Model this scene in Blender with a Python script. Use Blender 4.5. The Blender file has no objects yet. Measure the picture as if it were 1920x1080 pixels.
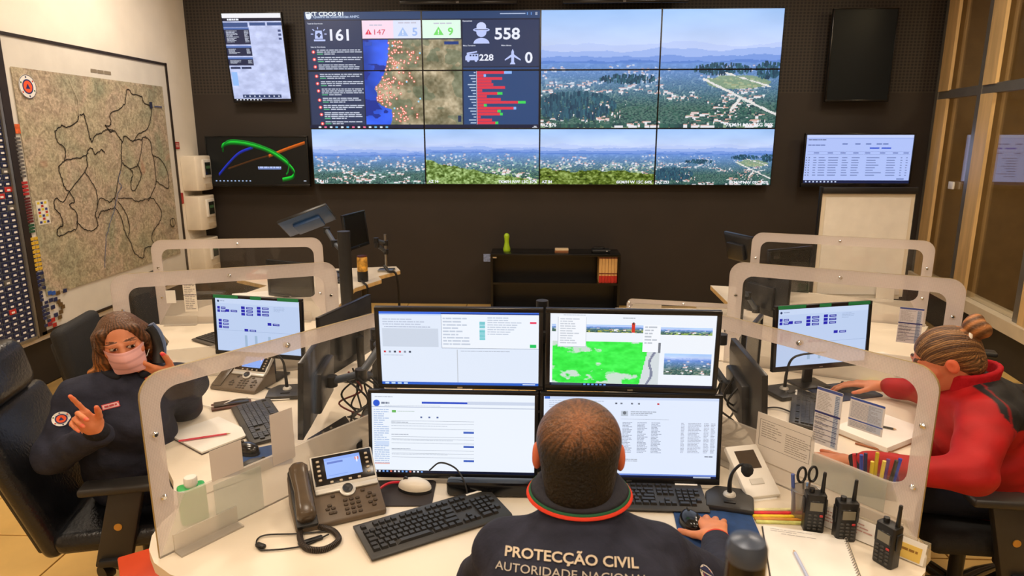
import bpy, bmesh, math, random
import numpy as np
from mathutils import Matrix, Vector, Euler

# ------------------------------------------------------------------ camera, world, light, exposure
scene = bpy.context.scene
COL = scene.collection
PI = math.pi
R = math.radians

cam_data = bpy.data.cameras.new('camera')
cam = bpy.data.objects.new('camera', cam_data)
COL.objects.link(cam)
cam.location = (0, 0, 1.94)
cam.rotation_euler = (R(90 - 12.76), 0, math.atan(52 / 1250))
cam_data.sensor_width = 36
cam_data.lens = 36 * 1250 / 1920
cam_data.clip_start = 0.02
cam_data.dof.use_dof = True
cam_data.dof.focus_distance = 2.9
cam_data.dof.aperture_fstop = 5.6
scene.camera = cam

world = bpy.data.worlds.new('world')
scene.world = world
world.use_nodes = True
world.node_tree.nodes['Background'].inputs[0].default_value = (0.05, 0.04, 0.03, 1)
world.node_tree.nodes['Background'].inputs[1].default_value = 0.3

scene.view_settings.view_transform = 'Standard'
scene.view_settings.look = 'None'
scene.view_settings.exposure = 0.0
scene.view_settings.gamma = 1.0
scene.view_settings.use_curve_mapping = False

WARM = (1.0, 0.845, 0.68)
CEIL_Z = 3.85
# ceiling fixtures: (x, y, watts); the lamp and its frame are built in ceiling_light() below
CEIL_LIGHTS = [(-2.2, 1.2, 28), (0.0, 1.2, 23), (2.2, 1.2, 29), (-2.3, 3.7, 40), (0.0, 3.7, 25), (2.2, 3.7, 32),
               (-2.9, 5.9, 40), (2.7, 5.6, 26), (-1.2, -1.2, 22), (1.2, -1.2, 22)]

# ------------------------------------------------------------------ helpers
def lin(c):
    c = np.asarray(c, float) / 255.0
    return np.where(c <= 0.04045, c / 12.92, ((c + 0.055) / 1.055) ** 2.4)

def L4(c):
    l = lin(c)
    return (float(l[0]), float(l[1]), float(l[2]), 1.0)

_M = {}
def mat(name, col=(128, 128, 128), rough=0.5, metal=0.0, var=0.0, vscale=6.0, bump=0.0, bscale=60.0, spec=0.5, coat=0.0, stretch=None, detail=4.0):
    """procedural principled material: colour varied by noise, optional noise bump"""
    if name in _M:
        return _M[name]
    m = bpy.data.materials.new(name)
    m.use_nodes = True
    nt = m.node_tree
    b = nt.nodes['Principled BSDF']
    b.inputs['Roughness'].default_value = rough
    b.inputs['Metallic'].default_value = metal
    b.inputs['Specular IOR Level'].default_value = spec
    b.inputs['Coat Weight'].default_value = coat
    b.inputs['Base Color'].default_value = L4(col)
    tc = nt.nodes.new('ShaderNodeTexCoord')
    src = tc.outputs['Object']
    if stretch:
        mp = nt.nodes.new('ShaderNodeMapping')
        mp.inputs['Scale'].default_value = stretch
        nt.links.new(src, mp.inputs['Vector'])
        src = mp.outputs['Vector']
    n = nt.nodes.new('ShaderNodeTexNoise')
    n.inputs['Scale'].default_value = vscale
    n.inputs['Detail'].default_value = detail
    nt.links.new(src, n.inputs['Vector'])
    rp = nt.nodes.new('ShaderNodeValToRGB')
    c = np.asarray(col, float)
    rp.color_ramp.elements[0].position = 0.3
    rp.color_ramp.elements[1].position = 0.7
    rp.color_ramp.elements[0].color = L4(np.clip(c * (1 - var), 0, 255))
    rp.color_ramp.elements[1].color = L4(np.clip(c * (1 + var), 0, 255))
    nt.links.new(n.outputs['Fac'], rp.inputs['Fac'])
    nt.links.new(rp.outputs['Color'], b.inputs['Base Color'])
    if bump > 0:
        n2 = nt.nodes.new('ShaderNodeTexNoise')
        n2.inputs['Scale'].default_value = bscale
        n2.inputs['Detail'].default_value = 3
        nt.links.new(src, n2.inputs['Vector'])
        bp = nt.nodes.new('ShaderNodeBump')
        bp.inputs['Strength'].default_value = bump
        bp.inputs['Distance'].default_value = 0.02
        nt.links.new(n2.outputs['Fac'], bp.inputs['Height'])
        nt.links.new(bp.outputs['Normal'], b.inputs['Normal'])
    _M[name] = m
    return m

def attr_mat(name, rough=0.6, bump=0.0, bscale=200.0, sss=0.0, spec=0.4, stretch=None):
    """principled with its colour read from the mesh's own 'Col' attribute (print, fabric, skin)"""
    if name in _M:
        return _M[name]
    m = bpy.data.materials.new(name)
    m.use_nodes = True
    nt = m.node_tree
    b = nt.nodes['Principled BSDF']
    b.inputs['Roughness'].default_value = rough
    b.inputs['Specular IOR Level'].default_value = spec
    a = nt.nodes.new('ShaderNodeVertexColor')
    a.layer_name = 'Col'
    nt.links.new(a.outputs['Color'], b.inputs['Base Color'])
    if sss > 0:
        b.inputs['Subsurface Weight'].default_value = sss
        b.inputs['Subsurface Radius'].default_value = (0.9, 0.35, 0.2)
        b.inputs['Subsurface Scale'].default_value = 0.008
    if bump > 0:
        tc = nt.nodes.new('ShaderNodeTexCoord')
        src = tc.outputs['Object']
        if stretch:
            mp = nt.nodes.new('ShaderNodeMapping')
            mp.inputs['Scale'].default_value = stretch
            nt.links.new(src, mp.inputs['Vector'])
            src = mp.outputs['Vector']
        n2 = nt.nodes.new('ShaderNodeTexNoise')
        n2.inputs['Scale'].default_value = bscale
        n2.inputs['Detail'].default_value = 4
        nt.links.new(src, n2.inputs['Vector'])
        bp = nt.nodes.new('ShaderNodeBump')
        bp.inputs['Strength'].default_value = bump
        bp.inputs['Distance'].default_value = 0.02
        nt.links.new(n2.outputs['Fac'], bp.inputs['Height'])
        nt.links.new(bp.outputs['Normal'], b.inputs['Normal'])
    _M[name] = m
    return m

def screen_mat(name, strength=1.0):
    """a lit display: emits what its picture attribute says, behind a slightly glossy face"""
    if name in _M:
        return _M[name]
    m = bpy.data.materials.new(name)
    m.use_nodes = True
    nt = m.node_tree
    b = nt.nodes['Principled BSDF']
    b.inputs['Base Color'].default_value = (0.004, 0.004, 0.005, 1)
    b.inputs['Roughness'].default_value = 0.35
    b.inputs['Specular IOR Level'].default_value = 0.35
    a = nt.nodes.new('ShaderNodeVertexColor')
    a.layer_name = 'Col'
    nt.links.new(a.outputs['Color'], b.inputs['Emission Color'])
    b.inputs['Emission Strength'].default_value = strength
    m.cycles.emission_sampling = 'NONE'
    _M[name] = m
    return m

def thin_mat(name, clear=0.9, col=(230, 230, 230), rough=0.5, gloss=0.04, dots=0.0):
    """a thin sheet of acrylic or glass: part clear, part scattering, with a faint mirror coat"""
    if name in _M:
        return _M[name]
    m = bpy.data.materials.new(name)
    m.use_nodes = True
    nt = m.node_tree
    out = nt.nodes['Material Output']
    nt.nodes.remove(nt.nodes['Principled BSDF'])
    tr = nt.nodes.new('ShaderNodeBsdfTransparent')
    df = nt.nodes.new('ShaderNodeBsdfDiffuse')
    df.inputs['Color'].default_value = L4(col)
    tl = nt.nodes.new('ShaderNodeBsdfTranslucent')
    tl.inputs['Color'].default_value = L4(col)
    m0 = nt.nodes.new('ShaderNodeMixShader')
    m0.inputs[0].default_value = 0.3
    nt.links.new(df.outputs[0], m0.inputs[1])
    nt.links.new(tl.outputs[0], m0.inputs[2])
    m1 = nt.nodes.new('ShaderNodeMixShader')
    m1.inputs[0].default_value = clear
    if dots > 0:
        tc = nt.nodes.new('ShaderNodeTexCoord')
        vo = nt.nodes.new('ShaderNodeTexVoronoi')
        vo.inputs['Scale'].default_value = 230
        vo.inputs['Randomness'].default_value = 0.0
        nt.links.new(tc.outputs['Object'], vo.inputs['Vector'])
        mr = nt.nodes.new('ShaderNodeMapRange')
        mr.inputs[1].default_value = 0.25
        mr.inputs[2].default_value = 0.5
        mr.inputs[3].default_value = clear + dots
        mr.inputs[4].default_value = clear - dots
        nt.links.new(vo.outputs['Distance'], mr.inputs[0])
        nt.links.new(mr.outputs[0], m1.inputs[0])
    nt.links.new(m0.outputs[0], m1.inputs[1])
    nt.links.new(tr.outputs[0], m1.inputs[2])
    gl = nt.nodes.new('ShaderNodeBsdfGlossy')
    gl.inputs['Roughness'].default_value = rough
    lw_ = nt.nodes.new('ShaderNodeLayerWeight')          # Schlick's law, the same on both faces of the sheet
    lw_.inputs['Blend'].default_value = 0.5
    pw = nt.nodes.new('ShaderNodeMath')
    pw.operation = 'POWER'
    pw.inputs[1].default_value = 5.0
    nt.links.new(lw_.outputs['Facing'], pw.inputs[0])
    fr = nt.nodes.new('ShaderNodeMath')
    fr.operation = 'MULTIPLY_ADD'
    fr.inputs[1].default_value = 0.96
    fr.inputs[2].default_value = 0.04
    nt.links.new(pw.outputs[0], fr.inputs[0])
    ml = nt.nodes.new('ShaderNodeMath')
    ml.operation = 'MULTIPLY'
    ml.inputs[1].default_value = gloss / 0.04
    nt.links.new(fr.outputs[0], ml.inputs[0])
    m2 = nt.nodes.new('ShaderNodeMixShader')
    nt.links.new(ml.outputs[0], m2.inputs[0])
    nt.links.new(m1.outputs[0], m2.inputs[1])
    nt.links.new(gl.outputs[0], m2.inputs[2])
    nt.links.new(m2.outputs[0], out.inputs['Surface'])
    _M[name] = m
    return m

class MB:
    """collects shapes; build() links them as ONE mesh object"""
    def __init__(s):
        s.v, s.f = [], []
    def add(s, verts, faces, M=None):
        o = len(s.v)
        if M is not None:
            verts = [tuple(M @ Vector(p)) for p in verts]
        s.v.extend([tuple(map(float, p)) for p in verts])
        s.f.extend([tuple(int(i) + o for i in f) for f in faces])
        return s
    def box(s, c, d, M=None):
        x, y, z = (q / 2 for q in d)
        v = [(c[0] + a * x, c[1] + b * y, c[2] + e * z) for a in (-1, 1) for b in (-1, 1) for e in (-1, 1)]
        f = [(0, 1, 3, 2), (4, 6, 7, 5), (0, 4, 5, 1), (2, 3, 7, 6), (0, 2, 6, 4), (1, 5, 7, 3)]
        return s.add(v, f, M)
    def rbox(s, c, d, r=0.005, seg=2, M=None):
        bm = bmesh.new()
        bmesh.ops.create_cube(bm, size=1)
        for q in bm.verts:
            q.co = Vector((q.co.x * d[0], q.co.y * d[1], q.co.z * d[2]))
        bmesh.ops.bevel(bm, geom=bm.edges[:], offset=min(r, min(d) * 0.49), segments=seg, affect='EDGES', profile=0.5)
        bm.verts.index_update()
        v = [(q.co.x + c[0], q.co.y + c[1], q.co.z + c[2]) for q in bm.verts]
        f = [tuple(q.index for q in a.verts) for a in bm.faces]
        bm.free()
        return s.add(v, f, M)
    def cyl(s, a, b, r0, r1=None, n=16, M=None):
        r1 = r0 if r1 is None else r1
        a, b = Vector(a), Vector(b)
        d = (b - a).normalized()
        u = d.orthogonal().normalized()
        w = d.cross(u)
        v = []
        for p, r in ((a, r0), (b, r1)):
            for i in range(n):
                t = 2 * PI * i / n
                v.append(p + r * (math.cos(t) * u + math.sin(t) * w))
        f = [(i, (i + 1) % n, n + (i + 1) % n, n + i) for i in range(n)]
        f += [tuple(range(n - 1, -1, -1)), tuple(range(n, 2 * n))]
        return s.add(v, f, M)
    def tube(s, pts, r, n=8, M=None, smooth=0):
        pts = [Vector(p) for p in pts]
        if smooth:
            pts = catmull(pts, smooth)
        rr = r if hasattr(r, '__len__') else [r] * len(pts)
        if len(rr) != len(pts):
            rr = np.interp(np.linspace(0, 1, len(pts)), np.linspace(0, 1, len(rr)), rr)
        v, f = [], []
        u = None
        for i, p in enumerate(pts):
            d = (pts[min(i + 1, len(pts) - 1)] - pts[max(i - 1, 0)])
            d = d.normalized() if d.length > 1e-9 else Vector((0, 0, 1))
            u = d.orthogonal().normalized() if u is None else (u - d * u.dot(d)).normalized()
            w = d.cross(u)
            for k in range(n):
                t = 2 * PI * k / n
                v.append(p + float(rr[i]) * (math.cos(t) * u + math.sin(t) * w))
        for i in range(len(pts) - 1):
            for k in range(n):
                f.append((i * n + k, i * n + (k + 1) % n, (i + 1) * n + (k + 1) % n, (i + 1) * n + k))
        f.append(tuple(range(n - 1, -1, -1)))
        f.append(tuple(range((len(pts) - 1) * n, len(pts) * n)))
        return s.add(v, f, M)
    def lathe(s, prof, n=24, c=(0, 0, 0), M=None):
        v, f = [], []
        for r, z in prof:
            for k in range(n):
                t = 2 * PI * k / n
                v.append((c[0] + r * math.cos(t), c[1] + r * math.sin(t), c[2] + z))
        for i in range(len(prof) - 1):
            for k in range(n):
                f.append((i * n + k, i * n + (k + 1) % n, (i + 1) * n + (k + 1) % n, (i + 1) * n + k))
        f.append(tuple(range(n - 1, -1, -1)))
        f.append(tuple(range((len(prof) - 1) * n, len(prof) * n)))
        return s.add(v, f, M)
    def prism(s, poly, z0, z1, M=None):
        n = len(poly)
        v = [(p[0], p[1], z0) for p in poly] + [(p[0], p[1], z1) for p in poly]
        f = [(i, (i + 1) % n, n + (i + 1) % n, n + i) for i in range(n)]
        f += [tuple(range(n - 1, -1, -1)), tuple(range(n, 2 * n))]
        return s.add(v, f, M)
    def build(s, name, m, parent=None, smooth=40, bevel=0.0):
        me = bpy.data.meshes.new(name)
        me.from_pydata(s.v, [], s.f)
        if bevel > 0:
            bm = bmesh.new(); bm.from_mesh(me)
            bmesh.ops.recalc_face_normals(bm, faces=bm.faces[:])
            es = [e for e in bm.edges if len(e.link_faces) == 2 and e.calc_face_angle(0) > 0.6]
            bmesh.ops.bevel(bm, geom=es, offset=bevel, segments=2, affect='EDGES', profile=0.5)
            bm.to_mesh(me); bm.free()
        else:
            bm = bmesh.new(); bm.from_mesh(me)
            bmesh.ops.recalc_face_normals(bm, faces=bm.faces[:])
            bm.to_mesh(me); bm.free()
        if smooth:
            me.shade_smooth()
            me.set_sharp_from_angle(angle=R(smooth))
        me.materials.append(m)
        return link(name, me, parent)

def link(name, me, parent=None):
    o = bpy.data.objects.new(name, me)
    COL.objects.link(o)
    if parent is not None:
        o.parent = parent
    return o

def catmull(P, k):
    P = [Vector(p) for p in P]
    Q = [P[0] * 2 - P[1]] + P + [P[-1] * 2 - P[-2]]
    out = []
    for i in range(1, len(Q) - 2):
        a, b, c, d = Q[i - 1], Q[i], Q[i + 1], Q[i + 2]
        for j in range(k):
            t = j / k
            out.append(0.5 * ((2 * b) + (c - a) * t + (2 * a - 5 * b + 4 * c - d) * t * t + (3 * b - a - 3 * c + d) * t ** 3))
    out.append(P[-1])
    return out

def rrect(w, h, r, n=6):
    """rounded rectangle outline, centred"""
    pts = []
    for cx, cy, a in ((w / 2 - r, h / 2 - r, 0), (-w / 2 + r, h / 2 - r, 90), (-w / 2 + r, -h / 2 + r, 180), (w / 2 - r, -h / 2 + r, 270)):
        for i in range(n + 1):
            t = R(a + 90 * i / n)
            pts.append((cx + r * math.cos(t), cy + r * math.sin(t)))
    return pts

def tag(o, label=None, cat=None, group=None, kind=None):
    if label: o['label'] = label
    if cat: o['category'] = cat
    if group: o['group'] = group
    if kind: o['kind'] = kind
    return o

def thing(name, label, cat, loc=(0, 0, 0), rz=0.0, group=None, rx=0.0, ry=0.0, scale=None):
    o = bpy.data.objects.new(name, None)
    COL.objects.link(o)
    o.empty_display_size = 0.05
    o.location = loc
    o.rotation_euler = (rx, ry, rz)
    if scale: o.scale = scale
    return tag(o, label, cat, group)

RX90 = Matrix.Rotation(R(90), 4, 'X')   # turns an xy outline into an upright xz outline

# ------------------------------------------------------------------ flat print: quads and glyphs with a colour each
_TG = {}
def glyphs(s, bold):
    k = (s, bold)
    if k not in _TG:
        cu = bpy.data.curves.new('t', 'FONT')
        cu.body = s
        cu.resolution_u = 3
        cu.offset = 0.022 if bold else 0.0
        o = bpy.data.objects.new('t', cu)
        COL.objects.link(o)
        me = o.evaluated_get(bpy.context.evaluated_depsgraph_get()).to_mesh()
        v = np.array([q.co[:2] for q in me.vertices]).reshape(-1, 2)
        f = [tuple(p.vertices) for p in me.polygons]
        bpy.data.objects.remove(o)
        bpy.data.curves.remove(cu)
        _TG[k] = (v, f)
    return _TG[k]

class Canvas:
    """a flat sheet W x H in the local xz plane, facing -y; u to the right, v down from the top left"""
    def __init__(s, W, H, bg=None, eps=0.0003):
        s.W, s.H, s.eps, s.k = W, H, eps, 0
        s.v, s.f, s.c = [], [], []
        if bg is not None:
            s.rect(0, 0, W, H, bg)
    def _p(s, u, v):
        return (u - s.W / 2, -s.k * s.eps, s.H / 2 - v)
    def poly(s, pts, col, lift=True):
        if lift: s.k += 0.25
        o = len(s.v)
        s.v += [s._p(u, v) for u, v in pts]
        s.f.append(tuple(range(o, o + len(pts))))
        s.c.append(lin(col))
        return s
    def rect(s, u0, v0, u1, v1, col):
        return s.poly([(u0, v1), (u1, v1), (u1, v0), (u0, v0)], col)
    def disc(s, u, v, r, col, ru=None, n=20):
        ru = r if ru is None else ru
        return s.poly([(u + ru * math.cos(-2 * PI * i / n), v - r * math.sin(-2 * PI * i / n)) for i in range(n)][::-1], col)
    def line(s, pts, w, col):
        s.k += 0.25
        for (a, b), (c, d) in zip(pts[:-1], pts[1:]):
            dx, dy = c - a, d - b
            l = math.hypot(dx, dy) or 1e-9
            nx, ny = -dy / l * w / 2, dx / l * w / 2
            ex, ey = dx / l * w * 0.3, dy / l * w * 0.3
            s.poly([(a + nx - ex, b + ny - ey), (c + nx + ex, d + ny + ey), (c - nx + ex, d - ny + ey), (a - nx - ex, b - ny - ey)], col, lift=False)
        return s
    def text(s, t, u, v, h, col, bold=False, align='l', wide=1.0):
        """cap height h, baseline at v"""
        gv, gf = glyphs(t, bold)
        if len(gv) == 0: return s
        s.k += 0.25
        sc = h / 0.73
        x = gv[:, 0] * sc * wide
        x0, x1 = x.min(), x.max()
        off = {'l': -x0, 'c': -(x0 + x1) / 2, 'r': -x1}[align]
        o = len(s.v)
        s.v += [s._p(u + a + off, v - b * sc) for a, b in zip(x, gv[:, 1])]
        s.f += [tuple(i + o for i in q) for q in gf]
        s.c += [lin(col)] * len(gf)
        return s
    def greek(s, u0, v0, u1, v1, n, col, rnd, fill=0.8, hh=0.45):
        """n rows of word-like dashes: print too small to read"""
        s.k += 0.25
        lh = (v1 - v0) / n
        for i in range(n):
            u = u0
            end = u0 + (u1 - u0) * rnd.uniform(fill * 0.6, fill * 1.1)
            while u < min(end, u1):
                w = rnd.uniform(0.8, 3.5) * lh * 0.8
                a = min(u + w, u1)
                s.poly([(u, v0 + lh * (i + hh)), (a, v0 + lh * (i + hh)), (a, v0 + lh * i), (u, v0 + lh * i)], col, lift=False)
                u = a + lh * 0.25
        return s
    def pixels(s, img, u0, v0, u1, v1):
        s.k += 0.25
        ny, nx = img.shape[:2]
        o = len(s.v)
        us = np.linspace(u0, u1, nx + 1)
        vs = np.linspace(v0, v1, ny + 1)
        for v in vs:
            for u in us:
                s.v.append(s._p(u, v))
        w = nx + 1
        for j in range(ny):
            for i in range(nx):
                a = o + j * w + i
                s.f.append((a, a + w, a + w + 1, a + 1))
        s.c += list(lin(img.reshape(-1, 3)))
        return s
    def build(s, name, m, parent=None):
        me = bpy.data.meshes.new(name)
        me.from_pydata(s.v, [], s.f)
        a = me.color_attributes.new('Col', 'FLOAT_COLOR', 'CORNER')
        cnt = np.array([len(q) for q in s.f])
        c = np.ones((int(cnt.sum()), 4), np.float32)
        c[:, :3] = np.repeat(np.array(s.c, np.float32).reshape(-1, 3), cnt, axis=0)
        a.data.foreach_set('color', c.ravel())
        me.materials.append(m)
        me.update()
        return link(name, me, parent)

def fbm(nx, ny, cell, seed, octv=4, gain=0.5):
    """tileable-free value noise, ny x nx in 0..1; cell = (cells across, cells down)"""
    rg = np.random.RandomState(seed)
    out = np.zeros((ny, nx)); amp = 1.0; tot = 0.0
    cx, cy = cell
    for _ in range(octv):
        g = rg.rand(int(cy) + 3, int(cx) + 3)
        x = np.linspace(0, cx, nx, endpoint=False); y = np.linspace(0, cy, ny, endpoint=False)
        xi, yi = x.astype(int), y.astype(int)
        fx, fy = x - xi, y - yi
        fx, fy = fx * fx * (3 - 2 * fx), fy * fy * (3 - 2 * fy)
        a = g[np.ix_(yi, xi)]; b = g[np.ix_(yi, xi + 1)]; c = g[np.ix_(yi + 1, xi)]; d = g[np.ix_(yi + 1, xi + 1)]
        out += amp * ((a * (1 - fx) + b * fx) * (1 - fy)[:, None] + (c * (1 - fx) + d * fx) * fy[:, None])
        tot += amp; amp *= gain; cx *= 2; cy *= 2
    return out / tot

# common materials
BLACK = mat('black_plastic', (26, 26, 27), 0.42, var=0.08, vscale=30, bump=0.05, bscale=400)
GLOSSBLACK = mat('gloss_black_plastic', (14, 14, 16), 0.18, var=0.05)
DARKGREY = mat('dark_grey_plastic', (48, 47, 46), 0.45, var=0.06, vscale=25, bump=0.05, bscale=400)
STEEL = mat('brushed_steel', (170, 168, 164), 0.32, 1.0, var=0.06, vscale=40, stretch=(1, 1, 12))
CHROME = mat('chrome', (215, 215, 215), 0.12, 1.0)
WHITEP = mat('white_plastic', (232, 228, 220), 0.4, var=0.02)
PAPER = mat('white_paper', (238, 234, 226), 0.75, var=0.02, vscale=8)
PRINT = attr_mat('printed_sheet', 0.7)
SCREEN = screen_mat('lit_screen', 1.0)
LEATHER = mat('black_leather', (22, 23, 26), 0.27, var=0.12, vscale=14, bump=0.12, bscale=90)
RUBBER = mat('black_rubber_cable', (20, 19, 18), 0.5, var=0.05)
# ------------------------------------------------------------------ the room
YB = 7.72          # back wall
XL = -3.96         # left wall
YF = -2.6          # wall behind the camera
KR = 0.153         # the right-hand glazed wall runs a little askew

def struct(name, mb, m, parent=None, **k):
    o = mb.build(name, m, parent, **k)
    if parent is None: o['kind'] = 'structure'
    return o

FLOOR_GROUT = mat('floor_grout', (150, 118, 62), 0.8, var=0.1)
TILE = mat('floor_tile', (214, 176, 104), 0.32, var=0.06, vscale=2.5, bump=0.03, bscale=30)
fl = struct('floor', MB().box((1.5, 2.6, -0.06), (12.6, 11.4, 0.10)), FLOOR_GROUT)
tw, td = 0.70, 0.60
tile_me = None
for i in range(-6, 7):
    for j in range(-2, 13):
        x, y = i * tw + 0.2, j * td + 0.17
        if x < XL + 0.2 or x > 4.2 or y > YB - 0.2:
            continue
        if tile_me is None:
            o = MB().rbox((0, 0, -0.006), (tw - 0.008, td - 0.008, 0.012), 0.002, 1).build('floor_tile', TILE, fl)
            tile_me = o.data
        else:
            o = link('floor_tile', tile_me, fl)
        o.location = (x, y, 0)

CREAM = mat('cream_wall_paint', (242, 234, 220), 0.7, var=0.02, vscale=3, bump=0.06, bscale=120)
DADO = mat('dark_dado_paint', (38, 33, 29), 0.55, var=0.08, vscale=4)
WALLDARK = mat('dark_brown_wall_paint', (44, 37, 32), 0.62, var=0.05, vscale=3, bump=0.04, bscale=150)
# perforated acoustic panel on the upper back wall
def perforated():
    m = bpy.data.materials.new('perforated_acoustic_panel'); m.use_nodes = True
    nt = m.node_tree; b = nt.nodes['Principled BSDF']
    b.inputs['Roughness'].default_value = 0.6
    tc = nt.nodes.new('ShaderNodeTexCoord')
    mp = nt.nodes.new('ShaderNodeMapping'); mp.inputs['Scale'].default_value = (26, 0.0001, 30)
    nt.links.new(tc.outputs['Object'], mp.inputs['Vector'])
    vo = nt.nodes.new('ShaderNodeTexVoronoi'); vo.inputs['Randomness'].default_value = 0; vo.inputs['Scale'].default_value = 1
    nt.links.new(mp.outputs[0], vo.inputs['Vector'])
    rp = nt.nodes.new('ShaderNodeValToRGB')
    rp.color_ramp.elements[0].position = 0.30; rp.color_ramp.elements[0].color = L4((20, 18, 16))
    rp.color_ramp.elements[1].position = 0.40; rp.color_ramp.elements[1].color = L4((56, 48, 41))
    nt.links.new(vo.outputs['Distance'], rp.inputs['Fac'])
    nt.links.new(rp.outputs[0], b.inputs['Base Color'])
    return m
wb = struct('wall_back', MB().box((0.10, YB + 0.1, 1.2), (8.52, 0.2, 2.42)), WALLDARK)
struct('acoustic_panel', MB().box((0.10, YB + 0.1, 3.16), (8.52, 0.2, 1.5)), perforated(), wb)
wl = struct('wall_left', MB().box((XL - 0.1, (YB + YF) / 2, 2.13), (0.2, YB - YF, 3.55)), CREAM)
struct('dado_panel', MB().box((XL - 0.1, (YB + YF) / 2, 0.175), (0.2, YB - YF, 0.35)), DADO, wl)
struct('wall_front', MB().box((0.5, YF - 0.1, 1.92), (9.4, 0.2, 3.85)), CREAM)
struct('ceiling', MB().box((1.5, 2.6, CEIL_Z + 0.05), (12.6, 11.2, 0.1)), mat('ceiling_paint', (225, 218, 205), 0.8, var=0.02))

# ceiling lamps (above the frame)
def ceiling_light(i, x, y, w):
    t = thing('ceiling_light', 'square recessed ceiling lamp panel, out of the picture', 'light', (x, y, CEIL_Z - 0.03), group='ceiling lamp panels')
    mb = MB()
    for a, b, c, d in ((0, .33, .70, .04), (0, -.33, .70, .04), (.33, 0, .04, .62), (-.33, 0, .04, .62)):
        mb.box((a, b, 0.005), (c, d, 0.05))
    mb.build('lamp_frame', WHITEP, t)
    em = bpy.data.materials.get('lamp_diffuser')
    if em is None:
        em = bpy.data.materials.new('lamp_diffuser'); em.use_nodes = True
        bb = em.node_tree.nodes['Principled BSDF']
        bb.inputs['Emission Color'].default_value = (1, .8, .55, 1); bb.inputs['Emission Strength'].default_value = 4
        em.cycles.emission_sampling = 'NONE'
    MB().box((0, 0, 0.02), (.62, .62, 0.01)).build('diffuser', em, t)
    ld = bpy.data.lights.new('lamp', 'AREA'); ld.shape = 'SQUARE'; ld.size = 0.6; ld.energy = w; ld.color = WARM
    lo = bpy.data.objects.new('lamp', ld); COL.objects.link(lo); lo.parent = t; lo.location = (0, 0, 0.005)
for i, q in enumerate(CEIL_LIGHTS):
    ceiling_light(i, *q)

# ---- right-hand glazed wall: local x runs from the back corner towards the viewer, local y out of the room
ROT_R = math.atan2(-1, -KR)
def rwall(name, mb, m, label=None, cat=None, kind='structure'):
    o = mb.build(name, m)
    o.location = (4.29, 7.70, 0); o.rotation_euler = (0, 0, ROT_R)
    if kind: o['kind'] = kind
    if label: tag(o, label, cat)
    return o
OAK = mat('cream_wood_panel', (206, 172, 118), 0.5, var=0.07, vscale=3, stretch=(6, 6, 0.6))
ALU = mat('grey_aluminium', (150, 146, 138), 0.38, 0.7, var=0.04)
wr = rwall('wall_right', MB().box((5.2, 0.06, 0.165), (10.6, 0.14, 0.33)), DADO)
def rpart(name, mb, m):
    return mb.build(name, m, wr)
rpart('window_sill', MB().box((5.2, 0.05, 0.385), (10.6, 0.22, 0.11)), mat('cream_sill', (206, 192, 165), 0.5, var=0.03))
rpart('wall_header', MB().box((5.2, 0.06, 3.78), (10.6, 0.14, 0.16)), CREAM)
rpart('glazing_rail', MB().box((5.2, 0.03, 2.375), (10.6, 0.08, 0.085)), ALU)
for t in (0.0, 0.98, 2.2, 3.7, 5.2, 6.7, 8.2, 9.7):
    rpart('glazing_mullion', MB().box((t + 0.03, 0.03, 2.06), (0.075, 0.09, 3.25)), ALU)
    rpart('wood_panel', MB().box((t + 0.21, -0.01, 1.385), (0.24, 0.03, 1.89)), OAK)
    rpart('wood_panel', MB().box((t + 0.21, -0.01, 3.05), (0.24, 0.03, 1.28)), OAK)
GLASS = thin_mat('window_glass', clear=0.97, col=(120, 110, 80), rough=0.02, gloss=0.075)
edges = [0.0, 0.98, 2.2, 3.7, 5.2, 6.7, 8.2, 9.7, 10.4]
for a, b in zip(edges[:-1], edges[1:]):
    rpart('glass_pane', MB().box(((a + b) / 2 + .03, 0.03, 1.385), (b - a - .08, 0.008, 1.89)), GLASS)
    rpart('glass_pane', MB().box(((a + b) / 2 + .03, 0.03, 3.05), (b - a - .08, 0.008, 1.28)), GLASS)
rwall('light_switch', MB().rbox((0.67, 0.0, 1.46), (0.11, 0.02, 0.075), 0.006), WHITEP, 'small white light switch plate between the glazing mullions', 'switch', None)
# corridor beyond the glass
HALL = mat('corridor_wall_paint', (150, 122, 78), 0.7, var=0.05)
rwall('wall_corridor', MB().box((4.2, 2.3, 1.9), (12.0, 0.15, 3.8)), HALL)
HALLD = mat('corridor_dark_door', (52, 42, 32), 0.5, var=0.06)
for t in (-0.9, 0.55, 2.4, 4.3):
    dr = rwall('door_%d' % (int(t) + 2), MB().box((t, 2.19, 1.15), (0.85, 0.06, 2.3)), HALLD)
struct('wall_corridor_end', MB().box((5.95, YB + 0.1, 1.92), (3.18, 0.2, 3.85)), HALL)
hl = thing('corridor_fill_lamp', 'added round fill lamp, out of view, lighting the corridor behind the glass', 'light', (5.0, 4.6, CEIL_Z - 0.02))  # added lamp, out of view, to brighten the corridor
MB().lathe([(0.0, 0), (0.2, 0), (0.22, 0.02), (0, 0.02)], 20).build('lamp_housing', WHITEP, hl)
ld = bpy.data.lights.new('lamp', 'AREA'); ld.size = 0.5; ld.energy = 50; ld.color = (1, .76, .42)
lo = bpy.data.objects.new('lamp', ld); COL.objects.link(lo); lo.parent = hl; lo.location = (0, 0, -0.02)

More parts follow.
